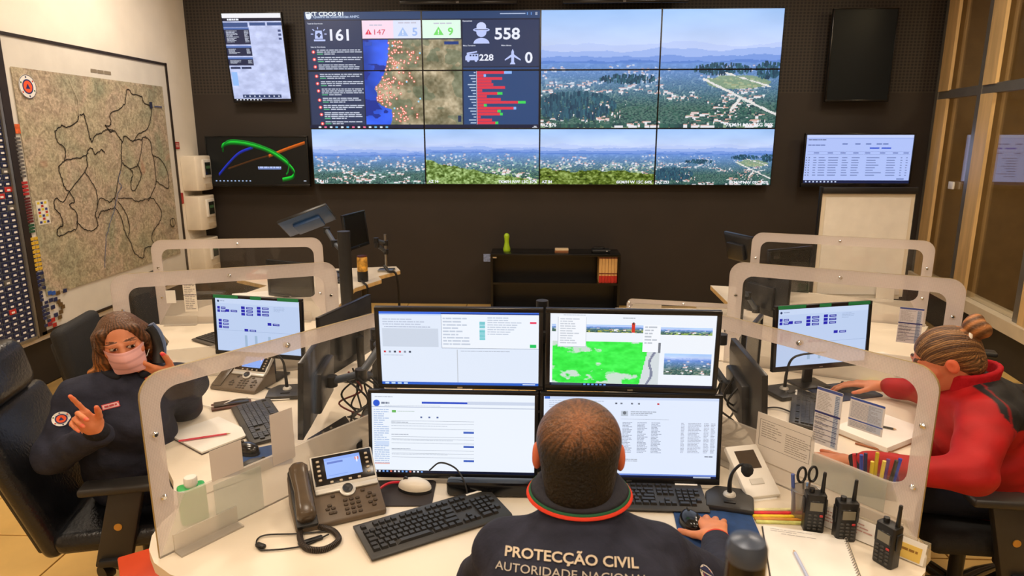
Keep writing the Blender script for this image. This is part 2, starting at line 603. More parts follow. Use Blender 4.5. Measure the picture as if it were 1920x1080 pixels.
# ------------------------------------------------------------------ displays on the back wall
def bezel_ring(mb, w, h, bw, depth, y0=0.0, bottom=None):
    """a display frame in the xz plane; front face at y0, body behind it"""
    bb = bw if bottom is None else bottom
    mb.box((0, y0 + depth / 2, h / 2 - bw / 2), (w, depth, bw))
    mb.box((0, y0 + depth / 2, -h / 2 + bb / 2), (w, depth, bb))
    for sx in (-1, 1):
        mb.box((sx * (w / 2 - bw / 2), y0 + depth / 2, (bb - bw) / 2), (bw, depth, h - bw - bb))
    return mb

def tv(name, label, loc, w, h, canvas=None, bw=0.02, bottom=0.03, rx=0.0, offcol=(9, 9, 10)):
    """canvas(W,H) paints a picture; None = switched off"""
    t = thing(name, label, 'television', loc, rx=rx)
    bezel_ring(MB(), w, h, bw, 0.05, 0.0, bottom).build('bezel', GLOSSBLACK, t, bevel=0.003)
    MB().rbox((0, 0.06, 0), (w * 0.96, 0.05, h * 0.94), 0.012).build('back_shell', BLACK, t)
    MB().box((0, 0.10, 0), (0.3, 0.10, 0.22)).build('wall_bracket', BLACK, t)
    sw, sh = w - 2 * bw, h - bw - bottom
    if canvas is None:
        s = MB().box((0, 0.012, (bottom - bw) / 2), (sw, 0.01, sh)).build('screen', mat('dark_screen_%d' % offcol[0], offcol, 0.3, var=0.02, spec=0.18), t)
    else:
        c = Canvas(sw, sh)
        canvas(c)
        s = c.build('screen', SCREEN, t)
        s.location = (0, 0.012, (bottom - bw) / 2)
    return t

# landscapes shown by the cameras
def landscape(nx, ny, seed, horizon=0.42, style=0, near=(70, 110, 60)):
    y = (np.arange(ny) + 0.5)[:, None] / ny * np.ones((1, nx))
    x = (np.arange(nx) + 0.5)[None, :] / nx * np.ones((ny, 1))
    img = np.zeros((ny, nx, 3))
    cloud = fbm(nx, ny, (3, 5), seed, 4)
    t = np.clip(y / max(horizon, .01), 0, 1)[..., None]
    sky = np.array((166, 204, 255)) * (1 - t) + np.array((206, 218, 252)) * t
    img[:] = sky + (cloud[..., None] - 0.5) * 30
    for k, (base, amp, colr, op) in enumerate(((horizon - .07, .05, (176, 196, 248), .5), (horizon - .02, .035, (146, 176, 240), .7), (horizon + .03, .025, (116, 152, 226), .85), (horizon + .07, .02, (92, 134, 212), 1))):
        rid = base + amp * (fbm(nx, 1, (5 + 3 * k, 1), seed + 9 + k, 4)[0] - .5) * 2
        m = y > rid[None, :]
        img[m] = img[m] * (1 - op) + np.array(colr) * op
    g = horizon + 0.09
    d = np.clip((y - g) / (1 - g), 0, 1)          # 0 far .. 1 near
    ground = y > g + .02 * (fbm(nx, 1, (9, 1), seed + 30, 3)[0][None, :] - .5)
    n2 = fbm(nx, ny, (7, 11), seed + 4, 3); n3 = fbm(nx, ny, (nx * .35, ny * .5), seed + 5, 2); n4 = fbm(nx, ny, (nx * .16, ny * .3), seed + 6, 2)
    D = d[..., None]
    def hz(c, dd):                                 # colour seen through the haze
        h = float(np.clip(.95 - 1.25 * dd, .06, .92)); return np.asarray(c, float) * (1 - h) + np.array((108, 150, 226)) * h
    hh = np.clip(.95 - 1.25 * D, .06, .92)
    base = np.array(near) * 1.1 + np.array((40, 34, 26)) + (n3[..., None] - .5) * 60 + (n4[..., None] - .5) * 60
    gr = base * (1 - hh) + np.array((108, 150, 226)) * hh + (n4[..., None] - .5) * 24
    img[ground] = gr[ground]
    rg = np.random.RandomState(seed + 100)
    N = int(nx * ny * .16)
    ys = np.sort(g + .02 + (1 - g - .02) * rg.rand(N) ** .9); xs = rg.rand(N)
    for py, px in zip(ys, xs):
        dd = (py - g) / (1 - g); s_ = ny * (.006 + .030 * dd)
        j, i = int(py * ny), int(px * nx); f_ = n2[min(j, ny - 1), min(i, nx - 1)]; r_ = rg.rand()
        if f_ > .50 or r_ < .30:
            w_, h_ = max(1, int(s_ * .55)), max(1, int(s_ * .95)); c_ = hz(np.array((26, 58, 62)) + rg.rand() * np.array((26, 44, 22)), dd)
            img[max(0, j - h_):j + 1, max(0, i - w_):i + w_ + 1] = c_
            img[max(0, j - h_):max(1, j - h_ + 1), max(0, i - w_):i + 1] = hz((84, 118, 104), dd)
        elif r_ > .86 and dd > .02:
            w_, h_ = max(1, int(s_ * 1.0)), max(1, int(s_ * .45)); img[max(0, j - h_):j + 1, max(0, i - w_):i + w_ + 1] = hz((240, 238, 238), dd * .5 + .45)
            if rg.rand() > .45: img[max(0, j - h_ - max(1, h_ // 2)):max(1, j - h_), max(0, i - w_):i + w_ + 1] = hz((222, 168, 150), dd * .5 + .4)
    if style == 1:                                 # bushes close to the lens
        b = y > .84 - .20 * fbm(nx, 1, (7, 1), seed + 50, 4)[0][None, :] * (1 - .5 * x)
        img[b] = (np.array((96, 118, 40)) + (n3[..., None] - .5) * 170 + (n4[..., None] - .5) * 110)[b]
    if style == 2:
        b = y > .58 + .36 * x + .10 * (fbm(nx, 1, (16, 1), seed + 51, 4)[0][None, :] - .5)
        img[b] = (np.array((120, 148, 78)) + (n3[..., None] - .5) * 200 + (n4[..., None] - .5) * 60)[b]
    return np.clip(img, 4, 255)

rnd = random.Random(4)
VW, VH = 5.13, 1.85
PW, PH = VW / 4, VH / 3
vw = thing('video_wall', 'large four by three video wall of narrow-bezel display panels showing a dashboard and landscape cameras', 'video wall', (-0.008, 7.575, 2.34))
def panel_at(i, j):   # column, row from the top
    return (-VW / 2 + PW * (i + .5), 0, VH / 2 - PH * (j + .5))
panels = {}
for j in range(3):
    for i in range(4):
        o = bezel_ring(MB(), PW - .002, PH - .002, .007, .09).build('display_panel', GLOSSBLACK, vw)
        o.location = panel_at(i, j)
        panels[i, j] = o
        b = MB().box((0, .075, 0), (PW - .03, .05, PH - .03)).build('back_shell', BLACK, o)
SG = .007
def panel_screen(i, j, painter):
    c = Canvas(PW - 2 * SG, PH - 2 * SG)
    painter(c)
    o = c.build('screen', SCREEN, panels[i, j])
    o.location = (0, .006, 0)

# one landscape over the four upper right panels
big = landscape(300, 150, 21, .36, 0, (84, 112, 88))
yy = np.arange(150)[:, None]; xx = np.arange(300)[None, :]
en = fbm(300, 150, (40, 30), 77, 3) - .5
hill = ((xx - 248) / 40.) ** 2 + ((yy - 90) / 9.) ** 2 + en * .5 < 1
big[hill] = big[hill] * .3 + np.array((146, 168, 116)) * .7
rgb_ = np.random.RandomState(8)
for (cx, cy, rx, ry, n_) in ((45, 124, 52, 18, 420), (228, 76, 36, 6, 160), (288, 78, 18, 10, 130), (110, 88, 36, 5, 120)):
    for k in range(n_):
        t_, q_ = rgb_.rand() * 2 * PI, rgb_.rand() ** .5
        i_, j_ = int(cx + rx * q_ * math.cos(t_)), int(cy + ry * q_ * math.sin(t_)); h_ = 3 + int((j_ - 60) / 18)
        if 0 <= i_ < 299 and 0 <= j_ < 150:
            big[max(0, j_ - h_):j_ + 1, i_:i_ + 2] = np.array((24, 58, 84)) + rgb_.rand() * np.array((30, 48, 40))
for (x0, y0, x1, y1, w) in ((205, 86, 262, 114, 1.3), (262, 114, 299, 132, 1.4), (232, 78, 290, 96, .8), (252, 112, 242, 126, 1.8)):
    tt = np.clip(((xx - x0) * (x1 - x0) + (yy - y0) * (y1 - y0)) / ((x1 - x0) ** 2 + (y1 - y0) ** 2), 0, 1)
    dd = np.hypot(xx - x0 - tt * (x1 - x0), yy - y0 - tt * (y1 - y0)) + en * 2.5
    big[dd < w] = (230, 228, 226)
big = np.clip(big, 4, 255)
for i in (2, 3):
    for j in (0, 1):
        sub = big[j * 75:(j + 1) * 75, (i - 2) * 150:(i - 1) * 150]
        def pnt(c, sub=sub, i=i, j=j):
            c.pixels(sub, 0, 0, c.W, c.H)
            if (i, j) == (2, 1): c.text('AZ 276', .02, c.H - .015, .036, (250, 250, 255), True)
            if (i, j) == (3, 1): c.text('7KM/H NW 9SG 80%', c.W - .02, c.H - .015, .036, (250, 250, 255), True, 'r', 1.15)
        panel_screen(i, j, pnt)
lowers = [(31, .40, 0, (60, 104, 96), 'AZ 115', ''), (44, .34, 2, (90, 130, 80), 'AZ 14', '7KM/H NW 13C 67%'),
          (52, .36, 1, (120, 140, 90), 'AZ 84', '6KM/H W 15C 64%'), (63, .38, 0, (70, 110, 90), 'AZ 233', '8KM/H NW 09C 80%')]
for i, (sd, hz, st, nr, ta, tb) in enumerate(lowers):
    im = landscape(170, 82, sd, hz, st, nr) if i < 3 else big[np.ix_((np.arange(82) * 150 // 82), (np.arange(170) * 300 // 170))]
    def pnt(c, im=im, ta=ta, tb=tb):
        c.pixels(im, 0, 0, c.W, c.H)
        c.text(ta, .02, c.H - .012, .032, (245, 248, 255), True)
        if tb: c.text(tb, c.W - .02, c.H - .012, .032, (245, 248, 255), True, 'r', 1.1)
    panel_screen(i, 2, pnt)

# the dashboard over the four upper left panels; painted in dashboard units, cut per panel
NAVY, NAVY2, WHT = (44, 58, 92), (30, 38, 62), (236, 240, 255)
class Cut:
    """paints in metres of the 2x2 dashboard and keeps what falls on one panel"""
    def __init__(s, c, i, j):
        s.c, s.ox, s.oy = c, i * PW + SG, j * PH + SG
    def _cl(s, u0, v0, u1, v1):
        return max(u0 - s.ox, 0), max(v0 - s.oy, 0), min(u1 - s.ox, s.c.W), min(v1 - s.oy, s.c.H)
    def rect(s, u0, v0, u1, v1, col):
        a, b, d, e = s._cl(u0, v0, u1, v1)
        if d > a and e > b: s.c.rect(a, b, d, e, col)
    def inside(s, u, v):
        return 0 <= u - s.ox <= s.c.W and 0 <= v - s.oy <= s.c.H
    def disc(s, u, v, r, col, ru=None):
        if s.inside(u, v): s.c.disc(u - s.ox, v - s.oy, r, col, ru)
    def poly(s, pts, col):
        if all(s.inside(u, v) for u, v in pts): s.c.poly([(u - s.ox, v - s.oy) for u, v in pts], col)
    def line(s, pts, w, col):
        if all(s.inside(u, v) for u, v in pts): s.c.line([(u - s.ox, v - s.oy) for u, v in pts], w, col)
    def text(s, t, u, v, h, col, bold=False, align='l', wide=1.0):
        if s.inside(u, v - h / 2): s.c.text(t, u - s.ox, v - s.oy, h, col, bold, align, wide)
DX, DY = 2.565 / 1911., 1.2333 / 1010.     # from a 1911 x 1010 sketch grid (origin at its 60,90)
def X(a): return (a - 45) * DX * 1.037
def Y(b): return (b - 92) * DY * 1.115
mapimg = np.zeros((110, 130, 3))
n1 = fbm(130, 110, (9, 8), 5, 4); n2 = fbm(130, 110, (40, 36), 6, 2)
mapimg[:] = np.array((150, 140, 112)) + (n1[..., None] - .5) * np.array((150, 130, 120)) + (n2[..., None] - .5) * 60
gr = fbm(130, 110, (5, 5), 8, 3) > .55
mapimg[gr] = mapimg[gr] * .55 + np.array((84, 106, 84)) * .45
cv = np.array([(0, 33), (20, 32), (38, 28), (46, 24), (56, 18), (62, 13), (70, 16), (77, 14), (84, 20), (90, 34), (100, 35), (110, 32)], float)
coast = np.interp(np.arange(110), cv[:, 0], cv[:, 1])
sea = np.arange(130)[None, :] < coast[:, None] + (n2 - .5) * 2
mapimg[sea] = (np.array((44, 92, 232)) + (fbm(130, 110, (4, 5), 12, 3)[..., None] - .55) * np.array((60, 70, 150)))[sea]
deep = sea & (fbm(130, 110, (5, 9), 15, 3) > .60)
mapimg[deep] = (18, 48, 150)
mapimg = np.clip(mapimg, 5, 250)
MX0, MX1, MY0, MY1 = X(503), X(1275), Y(310), Y(965)
bars = [(1605, 'b', 1665), (1445, 'b', 1463), (1590,), (1505,), (1520,), (1612,), (1432,), (1552, 'g', 1592), (1468,), (1578,), (1715, 'g', 1775), (1445, 'g', 1468), (1680, 'b', 1700), (1552, 'g', 1578), (1572, 'g', 1594), (1418,), (1508,), (1535, 'g', 1558)]
def dashboard(i, j):
    def pnt(c):
        q = Cut(c, i, j); r_ = random.Random(7)
        q.rect(0, 0, 3, 3, NAVY2)
        q.rect(0, Y(100), 3, Y(155), (44, 70, 112))
        q.rect(X(60), Y(165), X(492), Y(965), NAVY)
        q.rect(X(1285), Y(165), X(1875), Y(515), NAVY)
        q.rect(X(1285), Y(524), X(1875), Y(965), (38, 72, 122))
        q.rect(X(500), Y(165), X(745), Y(300), (250, 222, 240))
        q.rect(X(745), Y(165), X(1270), Y(300), (222, 230, 252))
        q.rect(X(962), Y(165), X(1270), Y(300), (226, 252, 236))
        if q.inside(X(80), Y(135)) :
            q.disc(X(85), Y(132), .030, (225, 235, 250))
        q.text('EXT CDOS 01', X(62), Y(128), .042, (240, 248, 255), True, wide=1.22)
        q.text('Quadro de Ocorrências ANPC', X(122), Y(143), .024, (190, 210, 240), True, wide=1.2)
        q.text('Total de Ocorrências', X(72), Y(190), .014, (220, 228, 245), True)
        q.text('Lista de Ocorrências', X(88), Y(367), .014, (220, 228, 245), True)
        q.text('161', X(245), Y(312), .118, WHT, True, wide=1.12)
        # siren
        bl = (190, 204, 255)
        q.poly([(X(125), Y(300)), (X(188), Y(300)), (X(182), Y(238)), (X(131), Y(238))], bl)
        q.rect(X(116), Y(305), X(206), Y(318), bl)
        q.rect(X(148), Y(255), X(166), Y(290), NAVY); q.rect(X(139), Y(264), X(176), Y(276), NAVY)
        for a, b, a2, b2 in ((150, 213, 150, 226), (110, 228, 122, 238), (196, 238, 206, 228), (97, 264, 112, 264), (204, 264, 218, 264)):
            q.line([(X(a), Y(b)), (X(a2), Y(b2))], .009, bl)
        # list of incidents
        yv = 382
        for k, n in enumerate((3, 3, 4, 3, 3, 4, 3, 3, 4, 2)):
            q.disc(X(106 + k * 4.5), Y(yv + 18), .017, (255, 80, 80), .019); q.disc(X(106 + k * 4.5), Y(yv + 18), .009, (255, 235, 235))
            for l in range(n):
                u = X(134 + k * 4.2); v = Y(yv + l * 15)
                if l == n - 1:
                    q.rect(u, v, u + .065, v + .010, (96, 190, 140)); u += .08; lim = u + r_.uniform(.1, .2)
                else:
                    lim = X(488) - r_.uniform(0, .09)
                while u < lim:
                    w_ = r_.uniform(.02, .08); q.rect(u, v, min(u + w_, X(490)), v + .010, (206, 214, 232)); u += w_ + .008
            yv += n * 15 + 12
        # alert counters
        def tri(u, v, s_, col):
            q.poly([(u - s_, v), (u + s_, v), (u, v - s_ * 1.55)], col)
            q.rect(u - s_ * .09, v - s_ * 1.0, u + s_ * .09, v - s_ * .45, (250, 250, 255)); q.disc(u, v - s_ * .24, s_ * .10, (250, 250, 255))
        tri(X(550), Y(270), .036, (232, 50, 84)); q.text('147', X(596), Y(272), .057, (214, 60, 96), False, wide=1.2)
        tri(X(820), Y(283), .058, (168, 196, 244)); q.text('5', X(893), Y(280), .082, (160, 188, 244), True, wide=1.15)
        tri(X(1097), Y(277), .056, (120, 226, 110)); q.text('9', X(1170), Y(277), .078, (118, 224, 104), True, wide=1.15)
        for a, b, w_ in ((560, 196, 105), (785, 180, 150), (1060, 185, 150)): [q.rect(X(a + w_ * e), Y(b), X(a + w_ * (e + .28)), Y(b + 9), (196, 194, 214)) for e in (0, .33, .66)]
        # resources
        for a, b, t_ in ((1285, 178, 'Operacionais'), (1287, 362, 'Meios Terrestres'), (1585, 362, 'Meios Aéreos')): q.text(t_, X(a), Y(b), .014, (226, 232, 246), True)
        q.poly([(X(1430 + 62 * math.cos(t)), Y(342 - 42 * math.sin(t))) for t in np.linspace(PI, 0, 12)], bl)
        q.disc(X(1430), Y(256), .052, bl, .055); q.disc(X(1430), Y(240), .022, bl, .09)
        q.disc(X(1430), Y(216), .045, (206, 216, 255), .052); q.rect(X(1378), Y(236), X(1482), Y(241), NAVY)
        q.text('558', X(1533), Y(310), .118, WHT, True, wide=1.15)
        q.text('228', X(1412), Y(470), .066, WHT, True, wide=1.15)
        q.text('0', X(1768), Y(488), .112, WHT, True, wide=1.1)
        # van
        q.poly([(X(1303), Y(468)), (X(1405), Y(468)), (X(1405), Y(420)), (X(1320), Y(420)), (X(1303), Y(440))], bl)
        q.line([(X(1318), Y(416)), (X(1392), Y(404))], .014, bl)
        for a in (1345, 1368, 1390): q.rect(X(a - 8), Y(426), X(a + 6), Y(438), NAVY)
        for a in (1326, 1386): q.disc(X(a), Y(470), .015, bl)
        # aeroplane
        q.poly([(X(1612), Y(462)), (X(1662), Y(425)), (X(1662), Y(445)), (X(1612), Y(472))], bl)
        q.poly([(X(1734), Y(462)), (X(1682), Y(425)), (X(1682), Y(445)), (X(1734), Y(472))], bl)
        q.poly([(X(1661), Y(485)), (X(1683), Y(485)), (X(1682), Y(405)), (X(1672), Y(384)), (X(1662), Y(405))], bl)
        q.poly([(X(1650), Y(500)), (X(1694), Y(500)), (X(1682), Y(480)), (X(1662), Y(480))], bl)
        # bar chart
        for k, b_ in enumerate(bars):
            v0, v1 = Y(552 + k * 23), Y(552 + k * 23 + 20)
            q.rect(X(1392), v0, X(b_[0]), v1, (224, 54, 76))
            if len(b_) > 1: q.rect(X(b_[0]), v0, X(b_[2]), v1, (140, 186, 255) if b_[1] == 'b' else (60, 216, 90))
            q.rect(X(1385 - (18 + (k * 37) % 50)), v0 + .008, X(1383), v1 - .008, (180, 200, 226))
        q.rect(X(1388), Y(550), X(1391), Y(965), (226, 230, 240))
        # map, cut per panel
        a, b, d, e = q._cl(MX0, MY0, MX1, MY1)
        if d > a and e > b:
            ny, nx = mapimg.shape[:2]
            i0 = int(round((a + q.ox - MX0) / (MX1 - MX0) * nx)); i1 = int(round((d + q.ox - MX0) / (MX1 - MX0) * nx))
            j0 = int(round((b + q.oy - MY0) / (MY1 - MY0) * ny)); j1 = int(round((e + q.oy - MY0) / (MY1 - MY0) * ny))
            c.pixels(mapimg[j0:j1, i0:i1], a, b, d, e)
        for k in range(150):
            v = r_.uniform(.02, .97); cx_ = np.interp(v * 110, cv[:, 0], cv[:, 1]) / 130
            u = cx_ + abs(r_.gauss(0, .13)) + .01
            if u > .62: continue
            uu, vv = MX0 + u * (MX1 - MX0), MY0 + v * (MY1 - MY0)
            q.disc(uu, vv, .0125, (232, 84, 56)); q.disc(uu, vv, .0075, (255, 236, 226))
        for k in range(8):
            v = r_.uniform(.05, .95); u = .3 + r_.uniform(0, .3)
            q.disc(MX0 + u * (MX1 - MX0), MY0 + v * (MY1 - MY0), .010, (160, 220, 250))
        q.rect(X(1140), Y(325), X(1252), Y(348), (26, 60, 130)); q.rect(X(1238), Y(895), X(1264), Y(945), (26, 48, 92)); q.rect(X(520), Y(328), X(575), Y(356), (40, 80, 190))
        # task bar
        q.rect(0, Y(972), 3, Y(1010), (14, 26, 58))
        for k in range(13): q.rect(X(118 + k * 45), Y(980), X(138 + k * 45), Y(994), [(230, 240, 250), (120, 190, 240), (240, 120, 160)][(k * 5) % 7 % 3])
        q.rect(X(1840), Y(978), X(1862), Y(984), (230, 235, 245)); q.rect(X(1828), Y(989), X(1868), Y(996), (230, 235, 245)); q.rect(X(1575), Y(118), X(1770), Y(124), (190, 206, 236)); q.rect(X(1782), Y(112), X(1788), Y(132), (110, 160, 230)); q.rect(X(1812), Y(112), X(1818), Y(132), (110, 160, 230)); [q.rect(X(1845), Y(112 + 8 * e), X(1862), Y(115 + 8 * e), (226, 232, 246)) for e in range(3)]
    return pnt
for i in (0, 1):
    for j in (0, 1):
        panel_screen(i, j, dashboard(i, j))

# portrait screen: weather/incident map page
def portrait(c):
    W, H = c.W, c.H
    n = fbm(60, 80, (9, 22), 70, 4)
    im = np.array((196, 206, 244)) + (n[..., None] - .5) * 56
    c.pixels(np.clip(im, 0, 255), 0, 0, W, H)
    c.rect(0, 0, W, .05 * H, (244, 244, 250)); c.rect(0, .05 * H, W, .085 * H, (22, 26, 50))
    c.greek(.08 * W, .058 * H, .32 * W, .079 * H, 1, (240, 244, 255), rnd, 1, .9)
    c.rect(0, .10 * H, .42 * W, .15 * H, (62, 86, 140)); c.rect(.45 * W, .10 * H, .72 * W, .135 * H, (62, 86, 140)); c.rect(.75 * W, .10 * H, W, .135 * H, (62, 86, 140))
    for a, b in ((.155, .345), (.36, .475), (.49, .585)):
        c.rect(0, a * H, .43 * W, b * H, (38, 44, 74)); c.rect(0, a * H, .43 * W, (a + .022) * H, (86, 116, 182))
        c.greek(.03 * W, (a + .035) * H, .30 * W, (b - .02) * H, max(2, int((b - a) * 55)), (214, 222, 240), rnd, .6)
        c.greek(.34 * W, (a + .035) * H, .41 * W, (b - .02) * H, max(2, int((b - a) * 55)), (214, 222, 240), rnd, .9)
    c.rect(.02 * W, .60 * H, .19 * W, .625 * H, (44, 56, 92)); c.rect(.21 * W, .60 * H, .38 * W, .625 * H, (44, 56, 92))
    c.rect(.02 * W, .66 * H, .12 * W, .82 * H, (150, 192, 250))
    for k in range(3): c.rect(.92 * W, (.18 + .045 * k) * H, .97 * W, (.205 + .045 * k) * H, (70, 84, 130))
    c.rect(.16 * W, .925 * H, .84 * W, .965 * H, (46, 62, 104))
    for k in range(8): c.disc((.2 + .085 * k) * W, .945 * H, .008, (220, 230, 250))
    c.rect(0, .975 * H, W, H, (12, 14, 24))
    for k in range(8): c.rect((.04 + .06 * k) * W, .98 * H, (.065 + .06 * k) * W, .993 * H, (230, 236, 248))
tv('portrait_television', 'upright television on the dark wall showing a pale map page, left of the video wall', (-3.10, 7.52, 2.775), .665, .935, portrait, .012, .02, rx=R(9))

def streaks(c):
    W, H = c.W, c.H
    c.rect(0, 0, W, H, (10, 12, 10))
    def arc(pts, w, col, n=3):
        p = [(q.x * W, q.y * H) for q in catmull([(a, b, 0) for a, b in pts], 10)]
        for k in range(n):
            c.line([(u, v + k * .010) for u, v in p], w, tuple(np.array(col) * (1 - .22 * k)))
    arc([(.10, .78), (.20, .55), (.32, .32), (.46, .20)], .010, (40, 56, 200))
    arc([(.20, .66), (.45, .48), (.62, .38)], .008, (84, 48, 20), 2)
    arc([(.62, .38), (.80, .23), (.98, .10)], .013, (232, 110, 30))
    arc([(.16, .25), (.17, .14), (.26, .09), (.42, .13), (.60, .25), (.76, .47), (.85, .68), (.84, .82), (.74, .88)], .014, (40, 226, 60), 4)
    arc([(.15, .20), (.24, .06), (.45, .11), (.66, .28), (.80, .50), (.80, .70), (.78, .78)], .009, (20, 150, 44), 2)
    c.greek(.50 * W, .625 * H, .73 * W, .66 * H, 1, (190, 206, 250), rnd, 1.2, .9); c.rect(.50 * W, .66 * H, .73 * W, .685 * H, (120, 140, 200))
    for k in range(10): c.rect((.06 + .038 * k) * W, .925 * H, (.075 + .038 * k) * W, .945 * H, (170, 196, 240))
    c.rect(.95 * W, .925 * H, .975 * W, .94 * H, (200, 210, 230))
tv('wall_television', 'black television with green and orange light streaks beside the video wall', (-3.20, 7.55, 1.67), 1.175, .565, streaks, .014, .03)

def table_page(c):
    W, H = c.W, c.H
    c.rect(0, 0, W, H, (178, 196, 250))
    c.rect(0, 0, W, .06 * H, (196, 210, 252)); c.rect(0, .06 * H, W, .075 * H, (150, 172, 236))
    c.greek(.02 * W, .09 * H, .30 * W, .13 * H, 1, (70, 82, 120), rnd)
    c.greek(.02 * W, .20 * H, .18 * W, .24 * H, 1, (90, 110, 170), rnd)
    for u in (.34, .46, .56, .66, .72): c.rect(u * W, .17 * H, (u + .05) * W, .20 * H, (110, 130, 190))
    c.rect(.60 * W, .255 * H, .69 * W, .285 * H, (60, 92, 210)); c.rect(.71 * W, .255 * H, .80 * W, .285 * H, (60, 92, 210))
    c.rect(.02 * W, .34 * H, .98 * W, .345 * H, (110, 130, 190)); c.rect(.02 * W, .40 * H, .98 * W, .404 * H, (110, 130, 190))
    for u in (.08, .21, .33, .45, .56, .70, .82, .92): c.rect(u * W, .36 * H, (u + .05) * W, .38 * H, (96, 112, 176))
    for k in range(8):
        v = (.46 + .052 * k) * H
        for u, w_ in ((.01, .012), (.035, .012), (.08, .035), (.13, .07), (.22, .10), (.35, .06), (.44, .08), (.58, .10 if k % 3 else .16), (.77, .09), (.90, .02), (.95, .02)):
            c.rect(u * W, v, (u + w_ * rnd.uniform(.7, 1)) * W, v + .016 * H, (44, 54, 96) if u < .05 else (108, 124, 178))
    c.rect(.88 * W, .90 * H, .95 * W, .92 * H, (90, 110, 170))
    c.rect(0, .94 * H, W, H, (22, 32, 70))
    for k in range(9): c.rect((.02 + .035 * k) * W, .955 * H, (.035 + .035 * k) * W, .985 * H, (200, 214, 245))
tv('wall_television', 'television with a pale blue table page above the flip chart', (3.465, 7.55, 1.69), 1.175, .58, table_page, .018, .045)
tv('portrait_television', 'switched-off upright television high on the dark wall, right of the video wall', (3.38, 7.55, 2.78), .665, .94, None, .012, .02, offcol=(25, 30, 33))
for k, (x0, x1, lb) in enumerate(((-1.50, -.26, 'black television seen by its lower edge above the dashboard'), (.22, 1.52, 'black television seen by its lower edge above the sky view'))):
    t = tv('overhead_television', lb, ((x0 + x1) / 2, 7.46, 3.655), x1 - x0, .70, None, .02, .04, rx=R(3))
    c = Canvas(.1, .03); c.text('LG', .03, .024, .018, (190, 190, 195), True)
    o = c.build('logo', PRINT, t); o.location = (0, -.003, -.33)
# ------------------------------------------------------------------ left wall: map board, card board, boxes
# local frames on the left wall: local x = +Y world, local -y = into the room (+X world)
ROT_L = R(90)
def lw(y, z, off=0.0):           # a point on the left wall
    return (XL + off, y, z)
board = thing('map_board', 'big white map board with black edging on the left wall', 'board', lw(6.04, 1.55, 0.03), ROT_L)
BW, BH = 2.22, 2.24
MB().box((0, 0.012, 0), (BW, 0.02, BH)).build('board_panel', mat('white_board_face', (226, 221, 210), 0.45, var=0.02), board)
mb = MB()
for sx in (-1, 1): mb.box((sx * (BW / 2 + .012), 0.008, 0), (.028 if sx > 0 else .075, .035, BH + .05))
for sz in (-1, 1): mb.box((0, 0.008, sz * (BH / 2 + .010)), (BW + .05, .035, .024))
mb.build('edging', mat('dark_board_edging', (44, 34, 26), 0.5, var=0.1), board)
MW, MH = 2.03, 1.75
def relief():
    m = bpy.data.materials.new('topographic_print'); m.use_nodes = True
    nt = m.node_tree; b = nt.nodes['Principled BSDF']; b.inputs['Roughness'].default_value = .55
    tc = nt.nodes.new('ShaderNodeTexCoord')
    def noise(s, d, dist=0.0):
        n = nt.nodes.new('ShaderNodeTexNoise'); n.inputs['Scale'].default_value = s; n.inputs['Detail'].default_value = d; n.inputs['Distortion'].default_value = dist
        nt.links.new(tc.outputs['Object'], n.inputs['Vector']); return n
    a = noise(1.9, 6, .6); c = noise(14, 8, 1.6); e = noise(60, 5, .5)
    r1 = nt.nodes.new('ShaderNodeValToRGB')
    for p, col in ((.30, (168, 176, 156)), (.45, (206, 200, 178)), (.56, (214, 200, 184)), (.70, (180, 186, 166))):
        el = r1.color_ramp.elements.new(p); el.color = L4(col)
    r1.color_ramp.elements.remove(r1.color_ramp.elements[0]); r1.color_ramp.elements.remove(r1.color_ramp.elements[-1])
    nt.links.new(a.outputs['Fac'], r1.inputs[0])
    r2 = nt.nodes.new('ShaderNodeValToRGB')
    r2.color_ramp.elements[0].position = .36; r2.color_ramp.elements[0].color = L4((196, 188, 176))
    r2.color_ramp.elements[1].position = .62; r2.color_ramp.elements[1].color = L4((255, 250, 240))
    nt.links.new(c.outputs['Fac'], r2.inputs[0])
    mx = nt.nodes.new('ShaderNodeMix'); mx.data_type = 'RGBA'; mx.blend_type = 'MULTIPLY'; mx.inputs[0].default_value = .85
    nt.links.new(r1.outputs[0], mx.inputs[6]); nt.links.new(r2.outputs[0], mx.inputs[7])
    r3 = nt.nodes.new('ShaderNodeValToRGB')
    r3.color_ramp.elements[0].position = .34; r3.color_ramp.elements[0].color = L4((196, 190, 178))
    r3.color_ramp.elements[1].position = .6; r3.color_ramp.elements[1].color = L4((255, 252, 246))
    nt.links.new(e.outputs['Fac'], r3.inputs[0])
    m2 = nt.nodes.new('ShaderNodeMix'); m2.data_type = 'RGBA'; m2.blend_type = 'MULTIPLY'; m2.inputs[0].default_value = .8
    nt.links.new(mx.outputs[2], m2.inputs[6]); nt.links.new(r3.outputs[0], m2.inputs[7])
    t = noise(3.3, 3, .4)
    r4 = nt.nodes.new('ShaderNodeValToRGB')
    r4.color_ramp.elements[0].position = .66; r4.color_ramp.elements[0].color = (0, 0, 0, 1)
    r4.color_ramp.elements[1].position = .74; r4.color_ramp.elements[1].color = (.25, .25, .25, 1)
    nt.links.new(t.outputs['Fac'], r4.inputs[0])
    m3 = nt.nodes.new('ShaderNodeMix'); m3.data_type = 'RGBA'; nt.links.new(r4.outputs[0], m3.inputs[0])
    nt.links.new(m2.outputs[2], m3.inputs[6]); m3.inputs[7].default_value = L4((206, 120, 96))
    nt.links.new(m3.outputs[2], b.inputs['Base Color'])
    return m
wmap = thing('wall_map', 'large brown and green topographic district map with black boundary lines', 'map', lw(6.03, 1.575, 0.035), ROT_L)
MB().box((0, -.001, 0), (MW, .003, MH)).build('map_sheet', relief(), wmap)
c = Canvas(MW, MH); c.k = 12
DK = (44, 38, 32)
